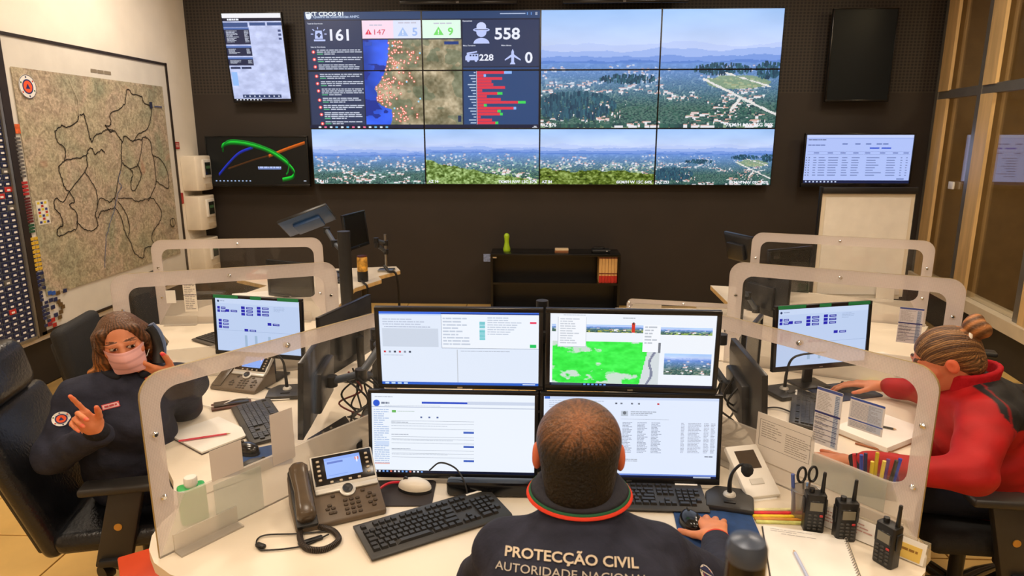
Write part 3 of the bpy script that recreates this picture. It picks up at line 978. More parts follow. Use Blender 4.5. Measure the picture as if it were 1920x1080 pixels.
def mp(pts, w=.011, col=DK, close=False):
    # jittered boundary; pts in fractions of the sheet
    P = [Vector((u * MW, v * MH, 0)) for u, v in pts]
    if close: P.append(P[0])
    q = catmull(P, 6); rj = random.Random(len(pts) * 7 + int(pts[0][0] * 100))
    q = [(p.x + rj.uniform(-.006, .006), p.y + rj.uniform(-.006, .006)) for p in q]
    c.line(q, w, col)
for ln in '''0.177,0.264 0.220,0.238 0.250,0.249 0.312,0.221 0.330,0.197 0.363,0.180 0.373,0.227 0.383,0.290 0.393,0.318
0.177,0.264 0.182,0.313 0.219,0.343 0.209,0.397 0.170,0.426 0.177,0.480 0.188,0.527 0.210,0.545
0.209,0.397 0.280,0.392 0.345,0.378 0.365,0.349 0.387,0.346 0.404,0.376 0.448,0.356 0.469,0.368
0.393,0.318 0.416,0.285 0.464,0.269 0.508,0.252 0.529,0.265 0.559,0.261 0.589,0.295 0.602,0.319 0.586,0.385 0.584,0.423
0.493,0.233 0.536,0.228 0.546,0.174 0.616,0.146 0.665,0.110 0.680,0.066 0.703,0.036 0.732,0.063 0.797,0.067 0.819,0.101 0.871,0.125 0.862,0.180 0.822,0.244 0.748,0.272 0.688,0.313 0.634,0.285 0.602,0.319
0.493,0.233 0.518,0.252 0.559,0.261
0.688,0.313 0.761,0.308 0.746,0.362 0.705,0.442 0.636,0.460 0.584,0.423
0.761,0.308 0.786,0.290 0.832,0.318 0.840,0.392 0.895,0.413 0.946,0.473 0.960,0.542 0.942,0.594 0.885,0.566 0.843,0.544
0.843,0.544 0.847,0.468 0.840,0.392
0.705,0.442 0.723,0.498 0.686,0.551 0.640,0.583 0.630,0.537 0.658,0.485 0.636,0.460
0.843,0.544 0.822,0.580 0.787,0.615 0.753,0.650
0.210,0.545 0.319,0.457 0.342,0.426 0.345,0.378
0.210,0.545 0.231,0.595 0.198,0.607 0.232,0.644 0.232,0.676 0.217,0.723 0.165,0.731 0.108,0.741 0.111,0.707 0.142,0.696 0.138,0.648 0.111,0.605 0.128,0.568 0.163,0.588 0.210,0.545
0.319,0.457 0.353,0.508 0.377,0.560 0.371,0.627 0.349,0.675 0.357,0.727 0.313,0.749 0.258,0.729 0.229,0.692
0.371,0.627 0.404,0.596 0.458,0.622 0.497,0.605 0.489,0.649 0.439,0.660 0.392,0.663 0.363,0.694
0.497,0.605 0.584,0.423
0.489,0.649 0.527,0.716 0.539,0.790 0.573,0.861 0.595,0.921 0.657,0.959 0.680,0.909 0.753,0.903 0.749,0.843 0.834,0.777 0.859,0.721 0.823,0.667 0.784,0.634 0.671,0.641 0.608,0.617 0.521,0.608
0.518,0.625 0.567,0.703 0.580,0.778 0.559,0.821'''.split('\n'):
    mp([tuple(map(float, q.split(','))) for q in ln.split()], .0085)
c.k += 1
mp([(.56, .47), (.54, .52), (.555, .55), (.525, .58), (.46, .70), (.40, .80), (.36, .95)], .007, (104, 120, 160))
c.build('boundary_lines', PRINT, wmap).location = (0, -.003, 0)
c = Canvas(MW, MH); c.k = 24
c.line([(.30 * MW, .02 * MH), (.34 * MW, .12 * MH), (.33 * MW, .2 * MH)], .006, (196, 184, 160))
c.disc(.95 * MW, .80 * MH, .05, (70, 62, 50)); c.disc(.95 * MW, .80 * MH, .040, (178, 164, 134)); c.line([(.95 * MW, .775 * MH), (.95 * MW, .825 * MH)], .012, DK)
c.rect(.86 * MW, .095 * MH, .885 * MW, .13 * MH, (40, 44, 70)); c.rect(.90 * MW, .115 * MH, .97 * MW, .122 * MH, (70, 78, 120))
c.build('map_marks', PRINT, wmap).location = (0, -.003, 0)
c = Canvas(.32, .05); c.greek(.02, .008, .30, .044, 1, (140, 128, 110), random.Random(5), 1.1, .8)
c.build('map_title', PRINT, board).location = (.04, -.002, BH / 2 - .165)
# round emblem sticker
em = thing('emblem_sticker', 'round blue, white and orange emblem sticker at the top corner of the wall map', 'sticker', lw(5.145, 2.315, 0.046), ROT_L)
MB().cyl((0, 0, 0), (0, .004, 0), .088, n=32).build('sticker_disc', PAPER, em)
c = Canvas(.2, .2); c.k = 2
def emblem(c, u, v, r):
    c.disc(u, v, r, (40, 50, 92)); c.disc(u, v, r * .95, (238, 236, 232))
    for k in range(6):
        t = k * PI / 3 + .4
        c.disc(u + r * .80 * math.cos(t), v + r * .80 * math.sin(t), r * .085, [(50, 110, 60), (40, 50, 92), (200, 70, 40)][k % 3])
    c.disc(u, v, r * .63, (44, 52, 110)); c.disc(u, v, r * .50, (238, 92, 48))
    c.poly([(u - r * .26, v + r * .18), (u + r * .26, v + r * .18), (u, v - r * .26)], (30, 44, 104))
emblem(c, .1, .1, .088)
c.build('emblem_print', PRINT, em)

# magnets on the board's left margin and lower corner
MAGC = [('navy', (38, 46, 86)), ('red', (176, 44, 40)), ('maroon', (92, 34, 30)), ('yellow', (216, 176, 54)), ('grey', (96, 92, 88)), ('blue', (44, 86, 170)), ('green', (40, 84, 56)), ('brown', (100, 78, 46))]
MAGM = {n: mat('magnet_' + n, q, .45, var=.1, vscale=40) for n, q in MAGC}
mag_me = {}
def magnet(col, y, z, w, h, where):
    k = (col, round(w, 3), round(h, 3))
    if k not in mag_me:
        o = MB().rbox((0, 0, 0), (w, .006, h), .0015, 1).build('magnet_tag', MAGM[col])
        mag_me[k] = o.data
    else:
        o = link('magnet_tag', mag_me[k])
    o.location = lw(y, z, .0385); o.rotation_euler = (0, 0, ROT_L)
    tag(o, 'small %s magnetic tag %s' % (col, where), 'magnet', '%s magnetic tags %s' % (col, where))
    return o
rg = random.Random(12)
for i in range(11): magnet('grey', 4.968, 1.93 - i * .028, .055, .016, 'in the thin stack at the top of the board margin')
for i in range(4): magnet('red', 4.968, 1.60 - i * .028, .06, .020, 'in the thin stack down the board margin')
for i in range(9): magnet('maroon', 4.968, 1.48 - i * .022, .06, .017, 'in the thin stack down the board margin')
for i in range(3): magnet('green', 4.968, 1.275 - i * .024, .06, .018, 'in the thin stack down the board margin')
for i in range(8):
    for j in range(2): magnet('yellow', 4.955 + j * .04, 1.17 - i * .034, .034, .024, 'below the thin stack on the board margin')
for i in range(15):
    for j in range(2):
        if rg.random() < .82: magnet('navy' if rg.random() < .8 else 'grey', 4.955 + j * .043, .895 - i * .030, .036, .023, 'in the lower column of the board margin')
for i, (y, z, cl) in enumerate(((5.05, .72, 'blue'), (5.09, .71, 'blue'), (5.05, .66, 'navy'), (5.10, .655, 'navy'), (5.06, .60, 'navy'), (5.0, .475, 'red'), (5.04, .50, 'red'), (5.05, .455, 'red'), (5.22, .70, 'navy'),
                                (5.14, .70, 'brown'), (5.13, .63, 'brown'), (5.15, .60, 'brown'), (5.17, .575, 'brown'), (5.14, .54, 'brown'), (5.12, .50, 'brown'), (5.08, .53, 'navy'))):
    magnet(cl, y, z, .042, .032, 'scattered in the lower corner of the map board')
# coloured key stickers beside the map
ks = thing('map_key', 'small coloured symbol key sheet stuck over the left edge of the wall map', 'sheet', lw(5.115, 1.36, .0385), ROT_L)
c = Canvas(.13, .19, (226, 222, 206))
for i in range(7):
    for j in range(3): c.rect(.012 + j * .038, .012 + i * .025, .038 + j * .038, .030 + i * .025, [(226, 200, 40), (190, 60, 44), (52, 60, 130), (240, 238, 230)][(i * 3 + j * 2) % 4])
c.build('key_print', PRINT, ks)
MB().box((0, .002, 0), (.13, .003, .19)).build('key_sheet', PAPER, ks)
st = MB().rbox((0, 0, 0), (.05, .004, .07), .001, 1).build('orange_sticker', mat('orange_red_sticker', (222, 96, 44), .5, var=.25, vscale=30))
st.location = lw(4.985, 2.0, .0385); st.rotation_euler = (0, 0, ROT_L); tag(st, 'small orange and red sticker on the board margin above the magnet stack', 'sticker')

# T-card planning board
tb = thing('card_board', 'grey framed planning board full of small dark blue cards', 'board', lw(4.36, 1.45, .03), ROT_L)
TW, TH = .96, 2.06
MB().box((0, .01, 0), (TW, .02, TH)).build('board_panel', mat('card_board_back', (120, 122, 126), .5), tb)
mb = MB()
for sx in (-1, 1): mb.box((sx * (TW / 2 + .005), 0, 0), (.022, .05, TH + .03))
for sz in (-1, 1): mb.box((0, 0, sz * (TH / 2 + .005)), (TW, .05, .022))
mb.build('frame', ALU, tb)
CARD = {'n': mat('navy_card', (32, 38, 74), .5, var=.12, vscale=20), 'r': mat('red_card', (196, 48, 44), .5, var=.1), 'g': mat('grey_card', (104, 100, 96), .5, var=.1)}
cme, lme = {}, None
ncol = 13
for j in range(ncol):
    for i in range(46):
        if j > 5: continue
        k = 'r' if rg.random() < .035 else ('g' if rg.random() < .03 else 'n')
        if k not in cme:
            o = MB().rbox((0, 0, 0), (TW / ncol - .012, .008, TH / 46 - .008), .0015, 1).build('card', CARD[k], tb); cme[k] = o.data
        else: o = link('card', cme[k], tb)
        o.location = (TW / 2 - (j + .5) * TW / ncol, -.006, TH / 2 - (i + .5) * TH / 46)
        if lme is None:
            s = MB().box((0, -.0045, -.004), (.030, .001, .014)).build('card_label', PAPER, o); lme = s.data
        else: s = link('card_label', lme, o)

far_cards = MB()
for j in range(6, ncol):
    for i in range(46): far_cards.box((TW / 2 - (j + .5) * TW / ncol, -.006, TH / 2 - (i + .5) * TH / 46), (TW / ncol - .012, .008, TH / 46 - .008))
far_cards.build('card_rows', CARD['n'], tb, smooth=0)['kind'] = 'stuff'
# three white wall boxes with a small window, and red signs
def wall_box(z, label):
    t = thing('wall_box', label, 'wall box', (XL, 7.30, z), group='white wall boxes by the corner')
    prof = [(0, 0), (.17, 0), (.20, .05), (.215, .16), (.21, .26), (.18, .33), (0, .34)]   # x out of the wall, y along it
    MB().prism(prof, -.19, .19).build('box_body', mat('white_box_plastic', (232, 222, 204), .42, var=.02), t, bevel=.012)
    MB().rbox((.20, .16, .05), (.05, .17, .20), .008).build('window_frame', WHITEP, t)
    MB().box((.217, .16, .05), (.024, .12, .14)).build('window_pane', mat('dark_meter_window', (34, 40, 34), .2), t)
    MB().box((.2295, .16, .065), (.003, .09, .03)).build('meter_label', mat('green_meter_label', (70, 110, 74), .5), t)
    MB().box((.215, .165, -.14), (.006, .16, .05)).build('lower_panel', mat('box_lower_panel', (206, 190, 164), .5), t)
wall_box(1.545, 'white wall box with a small dark window, topmost of three by the corner')
wall_box(1.105, 'white wall box with a small dark window, middle of three by the corner')
wall_box(.62, 'white wall box with a small dark window, lowest of three behind the clear screen')
RED = mat('red_sign', (176, 40, 34), .5, var=.05)
o = MB().rbox((0, 0, 0), (.085, .008, .075), .002, 1).build('red_sign', RED); o.location = lw(7.27, 1.85, .006); o.rotation_euler = (0, 0, ROT_L); tag(o, 'small red sign plate above the white wall boxes', 'sign')
c = Canvas(.085, .075); c.greek(.01, .016, .075, .064, 3, (240, 220, 210), rnd, 1.0, .4); w = c.build('sign_print', PRINT, o); w.location = (0, -.0045, 0)
o = MB().rbox((0, 0, 0), (.05, .02, .12), .004, 1).build('red_call_point', RED); o.location = lw(7.235, 1.28, .012); o.rotation_euler = (0, 0, ROT_L); tag(o, 'tiny red call point at the edge of the map board', 'alarm')

# ------------------------------------------------------------------ bookcase and the things on it
BCM = mat('black_bookcase_laminate', (11, 11, 11), .25, var=.08, vscale=5, stretch=(1, 1, 8))
bc = thing('bookcase', 'low glossy black bookcase against the back wall', 'bookcase', (.175, 7.36, 0))
bw_, bd_, bh_ = 1.42, .36, .695
MB().box((0, 0, bh_ - .0125), (bw_, bd_, .025)).build('top_panel', BCM, bc, bevel=.002)
for sx in (-1, 1): MB().box((sx * (bw_ / 2 - .0125), .0, (bh_ - .025) / 2), (.025, bd_, bh_ - .025)).build('side_panel', BCM, bc)
MB().box((0, bd_ / 2 - .008, bh_ / 2 - .01), (bw_ - .05, .014, bh_ - .03)).build('back_panel', BCM, bc)
for z in (.06, .36): MB().box((0, -.004, z), (bw_ - .05, bd_ - .02, .022)).build('shelf', BCM, bc)
for k in range(6):
    t = thing('binder', ['cream and red file binder, leftmost of the row in the bookcase', 'cream and red file binder, second from the left in the bookcase', 'cream and red file binder, third from the left in the bookcase', 'cream and red file binder, third from the right in the bookcase', 'cream and red file binder, second from the right in the bookcase', 'cream and red file binder, rightmost in the bookcase by its side panel'][k], 'binder', (.672 + k * .0335, 7.335, .371), group='binders in the bookcase')
    MB().rbox((0, 0, .145), (.031, .24, .29), .002, 1).build('cover', mat('binder_cream', (222, 176, 110), .6, var=.06), t)
    MB().box((0, -.1208, .042), (.031, .003, .078)).build('spine_band', mat('binder_red', (190, 40, 30), .5), t)
    MB().box((0, -.1208, .105), (.031, .003, .012)).build('spine_stripe', mat('binder_dark_stripe', (110, 30, 26), .5), t)
    MB().box((0, -.1208, .279), (.031, .003, .012)).build('spine_stripe', mat('binder_dark_stripe'), t)
vs = MB().lathe([(.0, 0), (.036, 0), (.040, .012), (.040, .03), (.030, .065), (.024, .10), (.027, .14), (.031, .165), (.028, .185), (.016, .198), (0, .203)], 20).build('green_bottle', mat('lime_green_plastic', (168, 206, 34), .35, var=.04))
vs.location = (-.365, 7.36, .695); tag(vs, 'lime green waisted bottle on top of the black bookcase', 'bottle')
pk = thing('paper_packet', 'small cream packet lying on top of the black bookcase', 'packet', (.245, 7.32, .695))
MB().rbox((0, 0, .010), (.15, .09, .02), .002, 1).build('packet_base', mat('brown_packet', (150, 96, 56), .6, var=.05), pk)
MB().rbox((.002, .0, .031), (.148, .085, .02), .003, 1).build('packet_lid', mat('cream_packet', (230, 204, 164), .6, var=.03), pk)
dv = thing('desk_device', 'flat black device on the right end of the bookcase top', 'device', (.68, 7.33, .695))
MB().rbox((0, 0, .02), (.20, .14, .036), .01).build('device_body', BLACK, dv)
MB().rbox((-.02, .02, .045), (.12, .08, .018), .006).build('device_lid', GLOSSBLACK, dv)
MB().box((.06, -.071, .022), (.015, .003, .006)).build('indicator_lamp', WHITEP, dv)
nb = thing('hanging_note', 'small blue checked note stuck to the side of the bookcase', 'note', (-.575, 7.20, .645))
MB().rbox((0, 0, 0), (.075, .006, .085), .001, 1).build('note_sheet', mat('blue_check_paper', (120, 136, 176), .6, var=.2, vscale=60), nb)
MB().box((.07, -.002, .005), (.07, .012, .012)).build('clip', mat('cream_clip', (214, 196, 160), .5), nb)

# ------------------------------------------------------------------ flip chart
fc = thing('flip_chart', 'white flip chart easel with black frame in front of the right wall', 'flip chart', (2.84, 5.92, 0))
MB().box((0, .012, 1.02), (.80, .02, .98)).build('board_panel', mat('flipchart_white', (236, 226, 206), .5, var=.015), fc)
mb = MB()
for sx in (-1, 1): mb.box((sx * .405, .01, 1.02), (.018, .035, 1.0))
mb.box((0, .01, .52), (.82, .035, .02)); mb.build('frame', BLACK, fc)
MB().rbox((0, -.012, 1.49), (.80, .035, .055), .006).build('paper_clamp', BLACK, fc)
MB().box((0, -.004, 1.0), (.72, .006, .86)).build('paper_pad', PAPER, fc)
MB().box((0, -.05, .515), (.70, .09, .012)).build('pen_tray', DARKGREY, fc)
MB().box((.15, -.05, .526), (.13, .022, .012)).build('marker', WHITEP, fc)
for a, b in (((-.38, .0, .55), (-.42, -.05, 0.0)), ((.38, .0, .55), (.42, -.05, 0.0)), ((0, .03, 1.2), (0, .55, 0.0))):
    MB().cyl(a, b, .013, n=10).build('leg', BLACK, fc)
sh = MB().box((0, 0, 0), (.16, .003, .23)).build('loose_sheet', PAPER); sh.location = (3.045, 5.85, .63); sh.rotation_euler = (R(-4), 0, R(3)); tag(sh, 'loose white sheet fixed to the lower corner of the flip chart', 'sheet')
# ------------------------------------------------------------------ worktops
DZ = .74
DESK = mat('cream_worktop_laminate', (228, 216, 196), .38, var=.02, vscale=3)
EDGE = mat('beech_worktop_edge', (212, 178, 120), .5, var=.08, vscale=8, stretch=(3, 3, .5))
def worktop(label, pts, legs, edge=None, rounded=0):
    P = [(p[0], p[1]) for p in pts]
    if rounded:
        for _ in range(rounded):
            Q = []
            for a, b in zip(P, P[1:] + P[:1]):
                Q += [(a[0] * .75 + b[0] * .25, a[1] * .75 + b[1] * .25), (a[0] * .25 + b[0] * .75, a[1] * .25 + b[1] * .75)]
            P = Q
    t = thing('desk', label, 'desk')
    MB().prism(P, DZ - .004, DZ).build('worktop', DESK, t, smooth=0)
    MB().prism(P, DZ - .034, DZ - .004).build('edge_band', edge or DESK, t, smooth=30)
    for x, y in legs:
        l = MB().cyl((x, y, 0), (x, y, DZ - .034), .028, n=14).build('leg', DARKGREY, t)
        MB().cyl((x, y, 0), (x, y, .015), .045, n=14).build('foot', BLACK, l)
    return t
worktop('nearest curved cream desk with four stacked monitors', [(-1.165, 2.02), (-1.19, 1.94), (-1.198, 1.865), (-1.187, 1.79), (-1.155, 1.72), (-1.105, 1.66), (-1.03, 1.61), (-.92, 1.57), (-.75, 1.55), (-.5, 1.56), (-.2, 1.60), (.25, 1.61), (.55, 1.58), (.78, 1.575), (.93, 1.60), (1.03, 1.645), (1.10, 1.71), (1.145, 1.785), (1.165, 1.86), (1.165, 1.93), (1.14, 2.0), (.64, 2.62), (-.60, 2.62)],
        [(-.90, 1.75), (.92, 1.78), (-.5, 2.45), (.5, 2.45)], rounded=0)
worktop('cream desk of the masked woman, left of the front desk', [(-1.17, 2.0), (-1.21, 1.96), (-1.30, 2.12), (-1.46, 2.32), (-1.60, 2.60), (-1.92, 2.90), (-2.08, 3.03), (-1.07, 3.44), (-.32, 3.44), (-.32, 2.63), (-.61, 2.63)],
        [(-1.3, 2.35), (-1.75, 2.98), (-.5, 3.2)])
worktop('cream desk of the woman in red, right of the front desk', [(1.15, 2.0), (1.20, 1.96), (1.30, 2.12), (1.48, 2.35), (1.62, 2.66), (1.86, 2.95), (1.99, 3.09), (1.01, 3.52), (.32, 3.52), (.32, 2.63), (.65, 2.63)],
        [(1.28, 2.3), (1.72, 3.0), (.5, 3.2)])
worktop('left middle desk behind the masked woman, with a lit monitor', [(-2.08, 3.05), (-2.06, 3.35), (-2.22, 3.75), (-2.52, 4.12), (-1.42, 4.30), (-.55, 4.30), (-.55, 3.46), (-1.07, 3.46)], [(-1.95, 3.3), (-2.3, 4.0), (-.8, 4.1)])
worktop('right middle desk behind the woman in red, with a lit monitor', [(1.99, 3.11), (2.02, 3.40), (2.22, 3.85), (2.53, 4.28), (1.46, 4.68), (.55, 4.68), (.55, 3.54), (1.01, 3.54)], [(1.85, 3.4), (2.3, 4.2), (.8, 4.4)])
worktop('far left desk with beech edge and the tall monitor pole', [(-2.50, 4.32), (-2.36, 4.84), (-2.25, 5.30), (-2.62, 5.55), (-2.55, 5.95), (-2.0, 6.02), (-1.36, 6.18), (-1.28, 5.98), (-1.42, 5.72), (-1.36, 5.58), (-1.50, 5.24), (-1.44, 4.32)], [(-2.3, 4.5), (-1.6, 5.9), (-2.4, 5.8)], EDGE)
worktop('far right desk with beech edge in front of the flip chart', [(2.53, 4.30), (2.66, 4.7), (2.35, 5.10), (1.95, 5.35), (1.42, 5.46), (1.40, 4.72), (1.47, 4.70)], [(2.4, 4.5), (1.6, 5.3), (1.6, 4.9)], EDGE)

# ------------------------------------------------------------------ clear screens between the desks
FROST = thin_mat('frosted_acrylic_border', clear=.40, col=(234, 224, 220), rough=.3, gloss=.03, dots=.10)
LOWFROST = thin_mat('frosted_acrylic_foot', clear=.52, col=(232, 224, 212), rough=.3, gloss=.03)
CLEAR = thin_mat('clear_acrylic', clear=.988, col=(225, 220, 205), rough=.03, gloss=.024)
GREENISH = thin_mat('greenish_acrylic_plate', clear=.70, col=(200, 208, 198), rough=.2, gloss=.03)
AMBER = mat('acrylic_edge', (150, 130, 84), .3, var=.05)
def partition(label, a, b, top=1.30, bw=.052, low=.16, r=.07, side=-1):
    L = math.hypot(b[0] - a[0], b[1] - a[1]); H = top - DZ
    t = thing('desk_screen', label, 'screen', (a[0], a[1], DZ), math.atan2(b[1] - a[1], b[0] - a[0]), group='clear screens between the desks')
    M = Matrix.Translation((L / 2, 0, H / 2)) @ RX90
    out = rrect(L, H, r)
    for k, (x, y) in enumerate(out):            # square feet
        if k >= 14: out[k] = ((-L / 2 if x < 0 else L / 2), -H / 2 + (0 if k not in (14, 27) else .002))
    iw, ih = L - 2 * bw, H - bw - low
    inn = [(x, y + (low - bw) / 2) for x, y in rrect(iw, ih, r * .75)]
    n = len(out)
    th = .005
    v = [(x, y, s * th) for s in (-1, 1) for x, y in out] + [(x, y, s * th) for s in (-1, 1) for x, y in inn]
    f = []
    for i in range(n):
        j = (i + 1) % n
        f += [(i, j, 2 * n + j, 2 * n + i), (n + i, 3 * n + i, 3 * n + j, n + j), (2 * n + i, 2 * n + j, 3 * n + j, 3 * n + i)]
    lowf = lambda q: all(v[i][1] < -H / 2 + low + .002 for i in q)
    MB().add(v, [q for q in f if not lowf(q)], M).build('frosted_border', FROST, t, smooth=0)
    MB().add(v, [q for q in f if lowf(q)], M).build('frosted_foot', LOWFROST, t, smooth=0)
    MB().add([(x, y, s * th) for s in (-1, 1) for x, y in out], [(i, (i + 1) % n, n + (i + 1) % n, n + i) for i in range(n)], M).build('sheet_edge', AMBER, t, smooth=0)
    MB().prism(inn, -.002, .002, M).build('clear_pane', CLEAR, t, smooth=0)
    for x, z in ((bw * .55, H * .68), (L - bw * .55, H * .68), (L / 2, H - bw * .55), (bw * .6, H * .33), (L - bw * .6, H * .33)):
        MB().lathe([(0, -.013), (.005, -.013), (.009, -.009), (.009, .009), (.005, .013), (0, .013)], 12, M=Matrix.Translation((x, 0, z)) @ RX90).build('bolt', CHROME, t)
    for x in (.14, L - .2):
        mb = MB().box((x, side * .012, .03), (.2, .006, .06)).box((x, side * .03, .003), (.2, .04, .006))
        mb.build('foot_bracket', LOWFROST, t, smooth=0)
    return t, L
pFL, LFL = partition('nearest clear screen on the left, between the front desk and the masked woman', (-1.10, 1.68), (-.56, 2.46), low=.17)
pFR, LFR = partition('nearest clear screen on the right, in front of the woman in red', (1.14, 1.83), (.60, 2.50), low=.17, side=1)
pML, LML = partition('middle clear screen on the left, behind the masked woman', (-2.05, 3.03), (-1.07, 3.42), bw=.07)
pMR, LMR = partition('middle clear screen on the right, behind the woman in red', (1.97, 3.08), (1.01, 3.51), bw=.07)
pAL, LAL = partition('farthest clear screen on the left, by the white wall boxes', (-2.48, 4.11), (-1.42, 4.27), bw=.06)
pAR, LAR = partition('farthest clear screen on the right, in front of the flip chart', (2.50, 4.27), (1.47, 4.64), bw=.06)
pC, LC = partition('clear screen edge showing behind the upper right monitor', (.62, 4.6), (1.38, 4.45), top=.83, bw=.03, low=.03, r=.04)

def on_screen(p, x, z, off=-.008):
    """a point on a desk screen's near face in world space: x along it, z above the floor"""
    bpy.context.view_layer.update()
    return p.matrix_world @ Vector((x, off, z - DZ)), p.rotation_euler.z
def sheet(label, p, x0, x1, z0, z1, painter=None, off=-.008, m=None, tilt=0.0, flip=False):
    loc, rz = on_screen(p, (x0 + x1) / 2, (z0 + z1) / 2, off)
    t = thing('taped_sheet', label, 'sheet', loc, rz + (PI if flip else 0), group='sheets taped to the clear screens', ry=tilt)
    w, h = x1 - x0, z1 - z0
    MB().box((0, .001, 0), (w, .0015, h)).build('sheet_paper', m or PAPER, t, smooth=0)
    if painter:
        c = Canvas(w, h); painter(c); c.build('sheet_print', PRINT, t).location = (0, -.0004, 0)
    return t
THINP = thin_mat('thin_backlit_paper', clear=.12, col=(226, 216, 206), rough=.6, gloss=.002)
sheet('blank sheet taped low on the left screen beside the pencil notebook', pFL, .175, .28, .91, 1.01, m=THINP)
sheet('tall blank sheet taped to the left screen in front of a keyboard', pFL, .385, .47, .875, 1.055, m=THINP)
rs = random.Random(3)
def form_a(c):
    c.rect(0, 0, c.W, c.H, (228, 220, 210))
    c.greek(.02, .03, c.W * .45, .09, 7, (168, 158, 148), rs, .9, .4); c.greek(c.W * .52, .045, c.W * .95, .115, 9, (168, 158, 148), rs, .9, .4)
    c.line([(.012, .022), (c.W - .012, .022), (c.W - .012, .12), (.012, .12), (.012, .022)], .0015, (130, 120, 110))
def form_b(c):
    W, H = c.W, c.H
    c.rect(0, 0, W, H, (214, 210, 212)); c.rect(0, 0, W, H * .05, (70, 84, 150))
    c.greek(W * .06, H * .08, W * .7, H * .40, 12, (170, 164, 160), rs, .8); c.rect(W * .74, H * .07, W * .92, H * .98, (176, 186, 206))
    c.greek(W * .75, H * .08, W * .91, H * .97, 30, (110, 122, 150), rs, 1)
    c.rect(0, H * .42, W, H * .455, (48, 50, 110))
    for k in range(5): c.rect(W * .02, H * (.53 + .09 * k), W * .95, H * (.54 + .09 * k), (80, 80, 120))
    c.greek(W * .05, H * .47, W * .7, H * .97, 12, (160, 156, 158), rs, .7)
def form_c(c):
    W, H = c.W, c.H
    c.rect(0, 0, W, H, (214, 210, 212)); c.rect(0, 0, W, H * .07, (60, 80, 160)); c.rect(W * .55, H * .1, W * .95, H * .95, (184, 192, 210))
    c.greek(W * .05, H * .13, W * .92, H * .66, 13, (150, 150, 164), rs, .95); c.rect(0, H * .70, W, H * .74, (70, 90, 170)); c.greek(W * .05, H * .78, W * .92, H * .95, 4, (150, 150, 164), rs, .9)
# the right screen's local x runs away from the viewer, so its near face is local +y
sheet('large white form taped to the right screen beside the white intercom', pFR, .34, .555, .81, .985, form_a, .008, flip=True)
sheet('tall blue and grey duty table taped to the right screen', pFR, .265, .35, .95, 1.145, form_b, .008, flip=True)
sheet('short blue-headed table taped to the right screen, over the open notebook', pFR, .135, .24, 1.045, 1.145, form_c, .008, flip=True)
sheet('small white card taped to the farthest left screen', pAL, .06, .12, .885, .97)
sheet('narrow white list taped to the farthest left screen', pAL, .17, .25, .825, 1.045, lambda c: (c.rect(0, 0, c.W, c.H, (232, 224, 212)), c.greek(.008, .02, c.W - .008, c.H - .01, 16, (150, 144, 140), rs, .9), c.rect(.0, c.H * .17, c.W, c.H * .18, (40, 40, 70)), c.rect(0, c.H * .48, c.W, c.H * .50, (40, 40, 70))))
sheet('narrow blue-striped table taped to the middle right screen', pMR, .155, .255, .97, 1.145, form_b, .008, flip=True)
g = MB().box((0, 0, 0), (.16, .004, .15)).build('acrylic_plate', GREENISH)
g.location, rz_ = on_screen(pFL, .255, .825, -.012); g.rotation_euler = (0, 0, rz_); tag(g, 'greenish clear plate at the foot of the left screen by the green bottle', 'plate')
g = MB().box((0, 0, 0), (.24, .004, .10)).build('acrylic_plate', GREENISH)
g.location, rz_ = on_screen(pFR, .22, .86, .012); g.rotation_euler = (0, 0, rz_); tag(g, 'greenish clear plate at the foot of the right screen behind the radios', 'plate')

# ------------------------------------------------------------------ monitors
SHELL = mat('monitor_back_shell', (38, 39, 42), .36, var=.06, vscale=20, bump=.04, bscale=300)
BEZEL = mat('monitor_bezel', (20, 20, 22), .3, var=.05)
OFF = mat('dark_monitor_screen', (24, 22, 20), .25, var=.04)
def monitor(label, loc, rz, w, h, painter=None, tilt=0.0, bw=.016, bottom=.024, stand=True, group=None, roll=0.0, shell=SHELL):
    """loc: centre of the screen face; local -y is the viewing side"""
    t = thing('monitor', label, 'monitor', loc, rz, group, rx=tilt, ry=roll)
    bezel_ring(MB(), w, h, bw, .022, 0.0, bottom).build('bezel', BEZEL, t, bevel=.002)
    mb = MB(); hw, hh = w / 2, h / 2
    v = [(-hw, .02, -hh), (hw, .02, -hh), (hw, .02, hh), (-hw, .02, hh), (-hw * .8, .038, -hh * .8), (hw * .8, .038, -hh * .8), (hw * .8, .038, hh * .8), (-hw * .8, .038, hh * .8)]
    mb.add(v, [(0, 1, 5, 4), (1, 2, 6, 5), (2, 3, 7, 6), (3, 0, 4, 7), (4, 5, 6, 7), (3, 2, 1, 0)])
    mb.rbox((0, .05, -.01), (w * .55, .035, h * .55), .01)
    mb.build('back_shell', shell, t)
    sw, sh = w - 2 * bw, h - bw - bottom
    if painter:
        c = Canvas(sw, sh); painter(c); s = c.build('screen', SCREEN, t)
        s.location = (0, .006, (bottom - bw) / 2)
    else:
        MB().box((0, .009, (bottom - bw) / 2), (sw, .006, sh)).build('screen', OFF, t)
    MB().box((.0, -.001, -hh + bottom * .45), (.018, .002, .005)).build('maker_mark', STEEL, t)
    if stand:
        drop = loc[2] - DZ
        M = Matrix.Rotation(-tilt, 4, 'X')
        MB().rbox((0, .085, -drop / 2 - .0), (.05, .022, drop - .004), .006, M=M).build('stand_neck', BEZEL, t)
        MB().rbox((0, .07, -drop + .007), (.16, .13, .012), .005, M=M).build('stand_foot', BEZEL, t)
    return t
rq = random.Random(9)
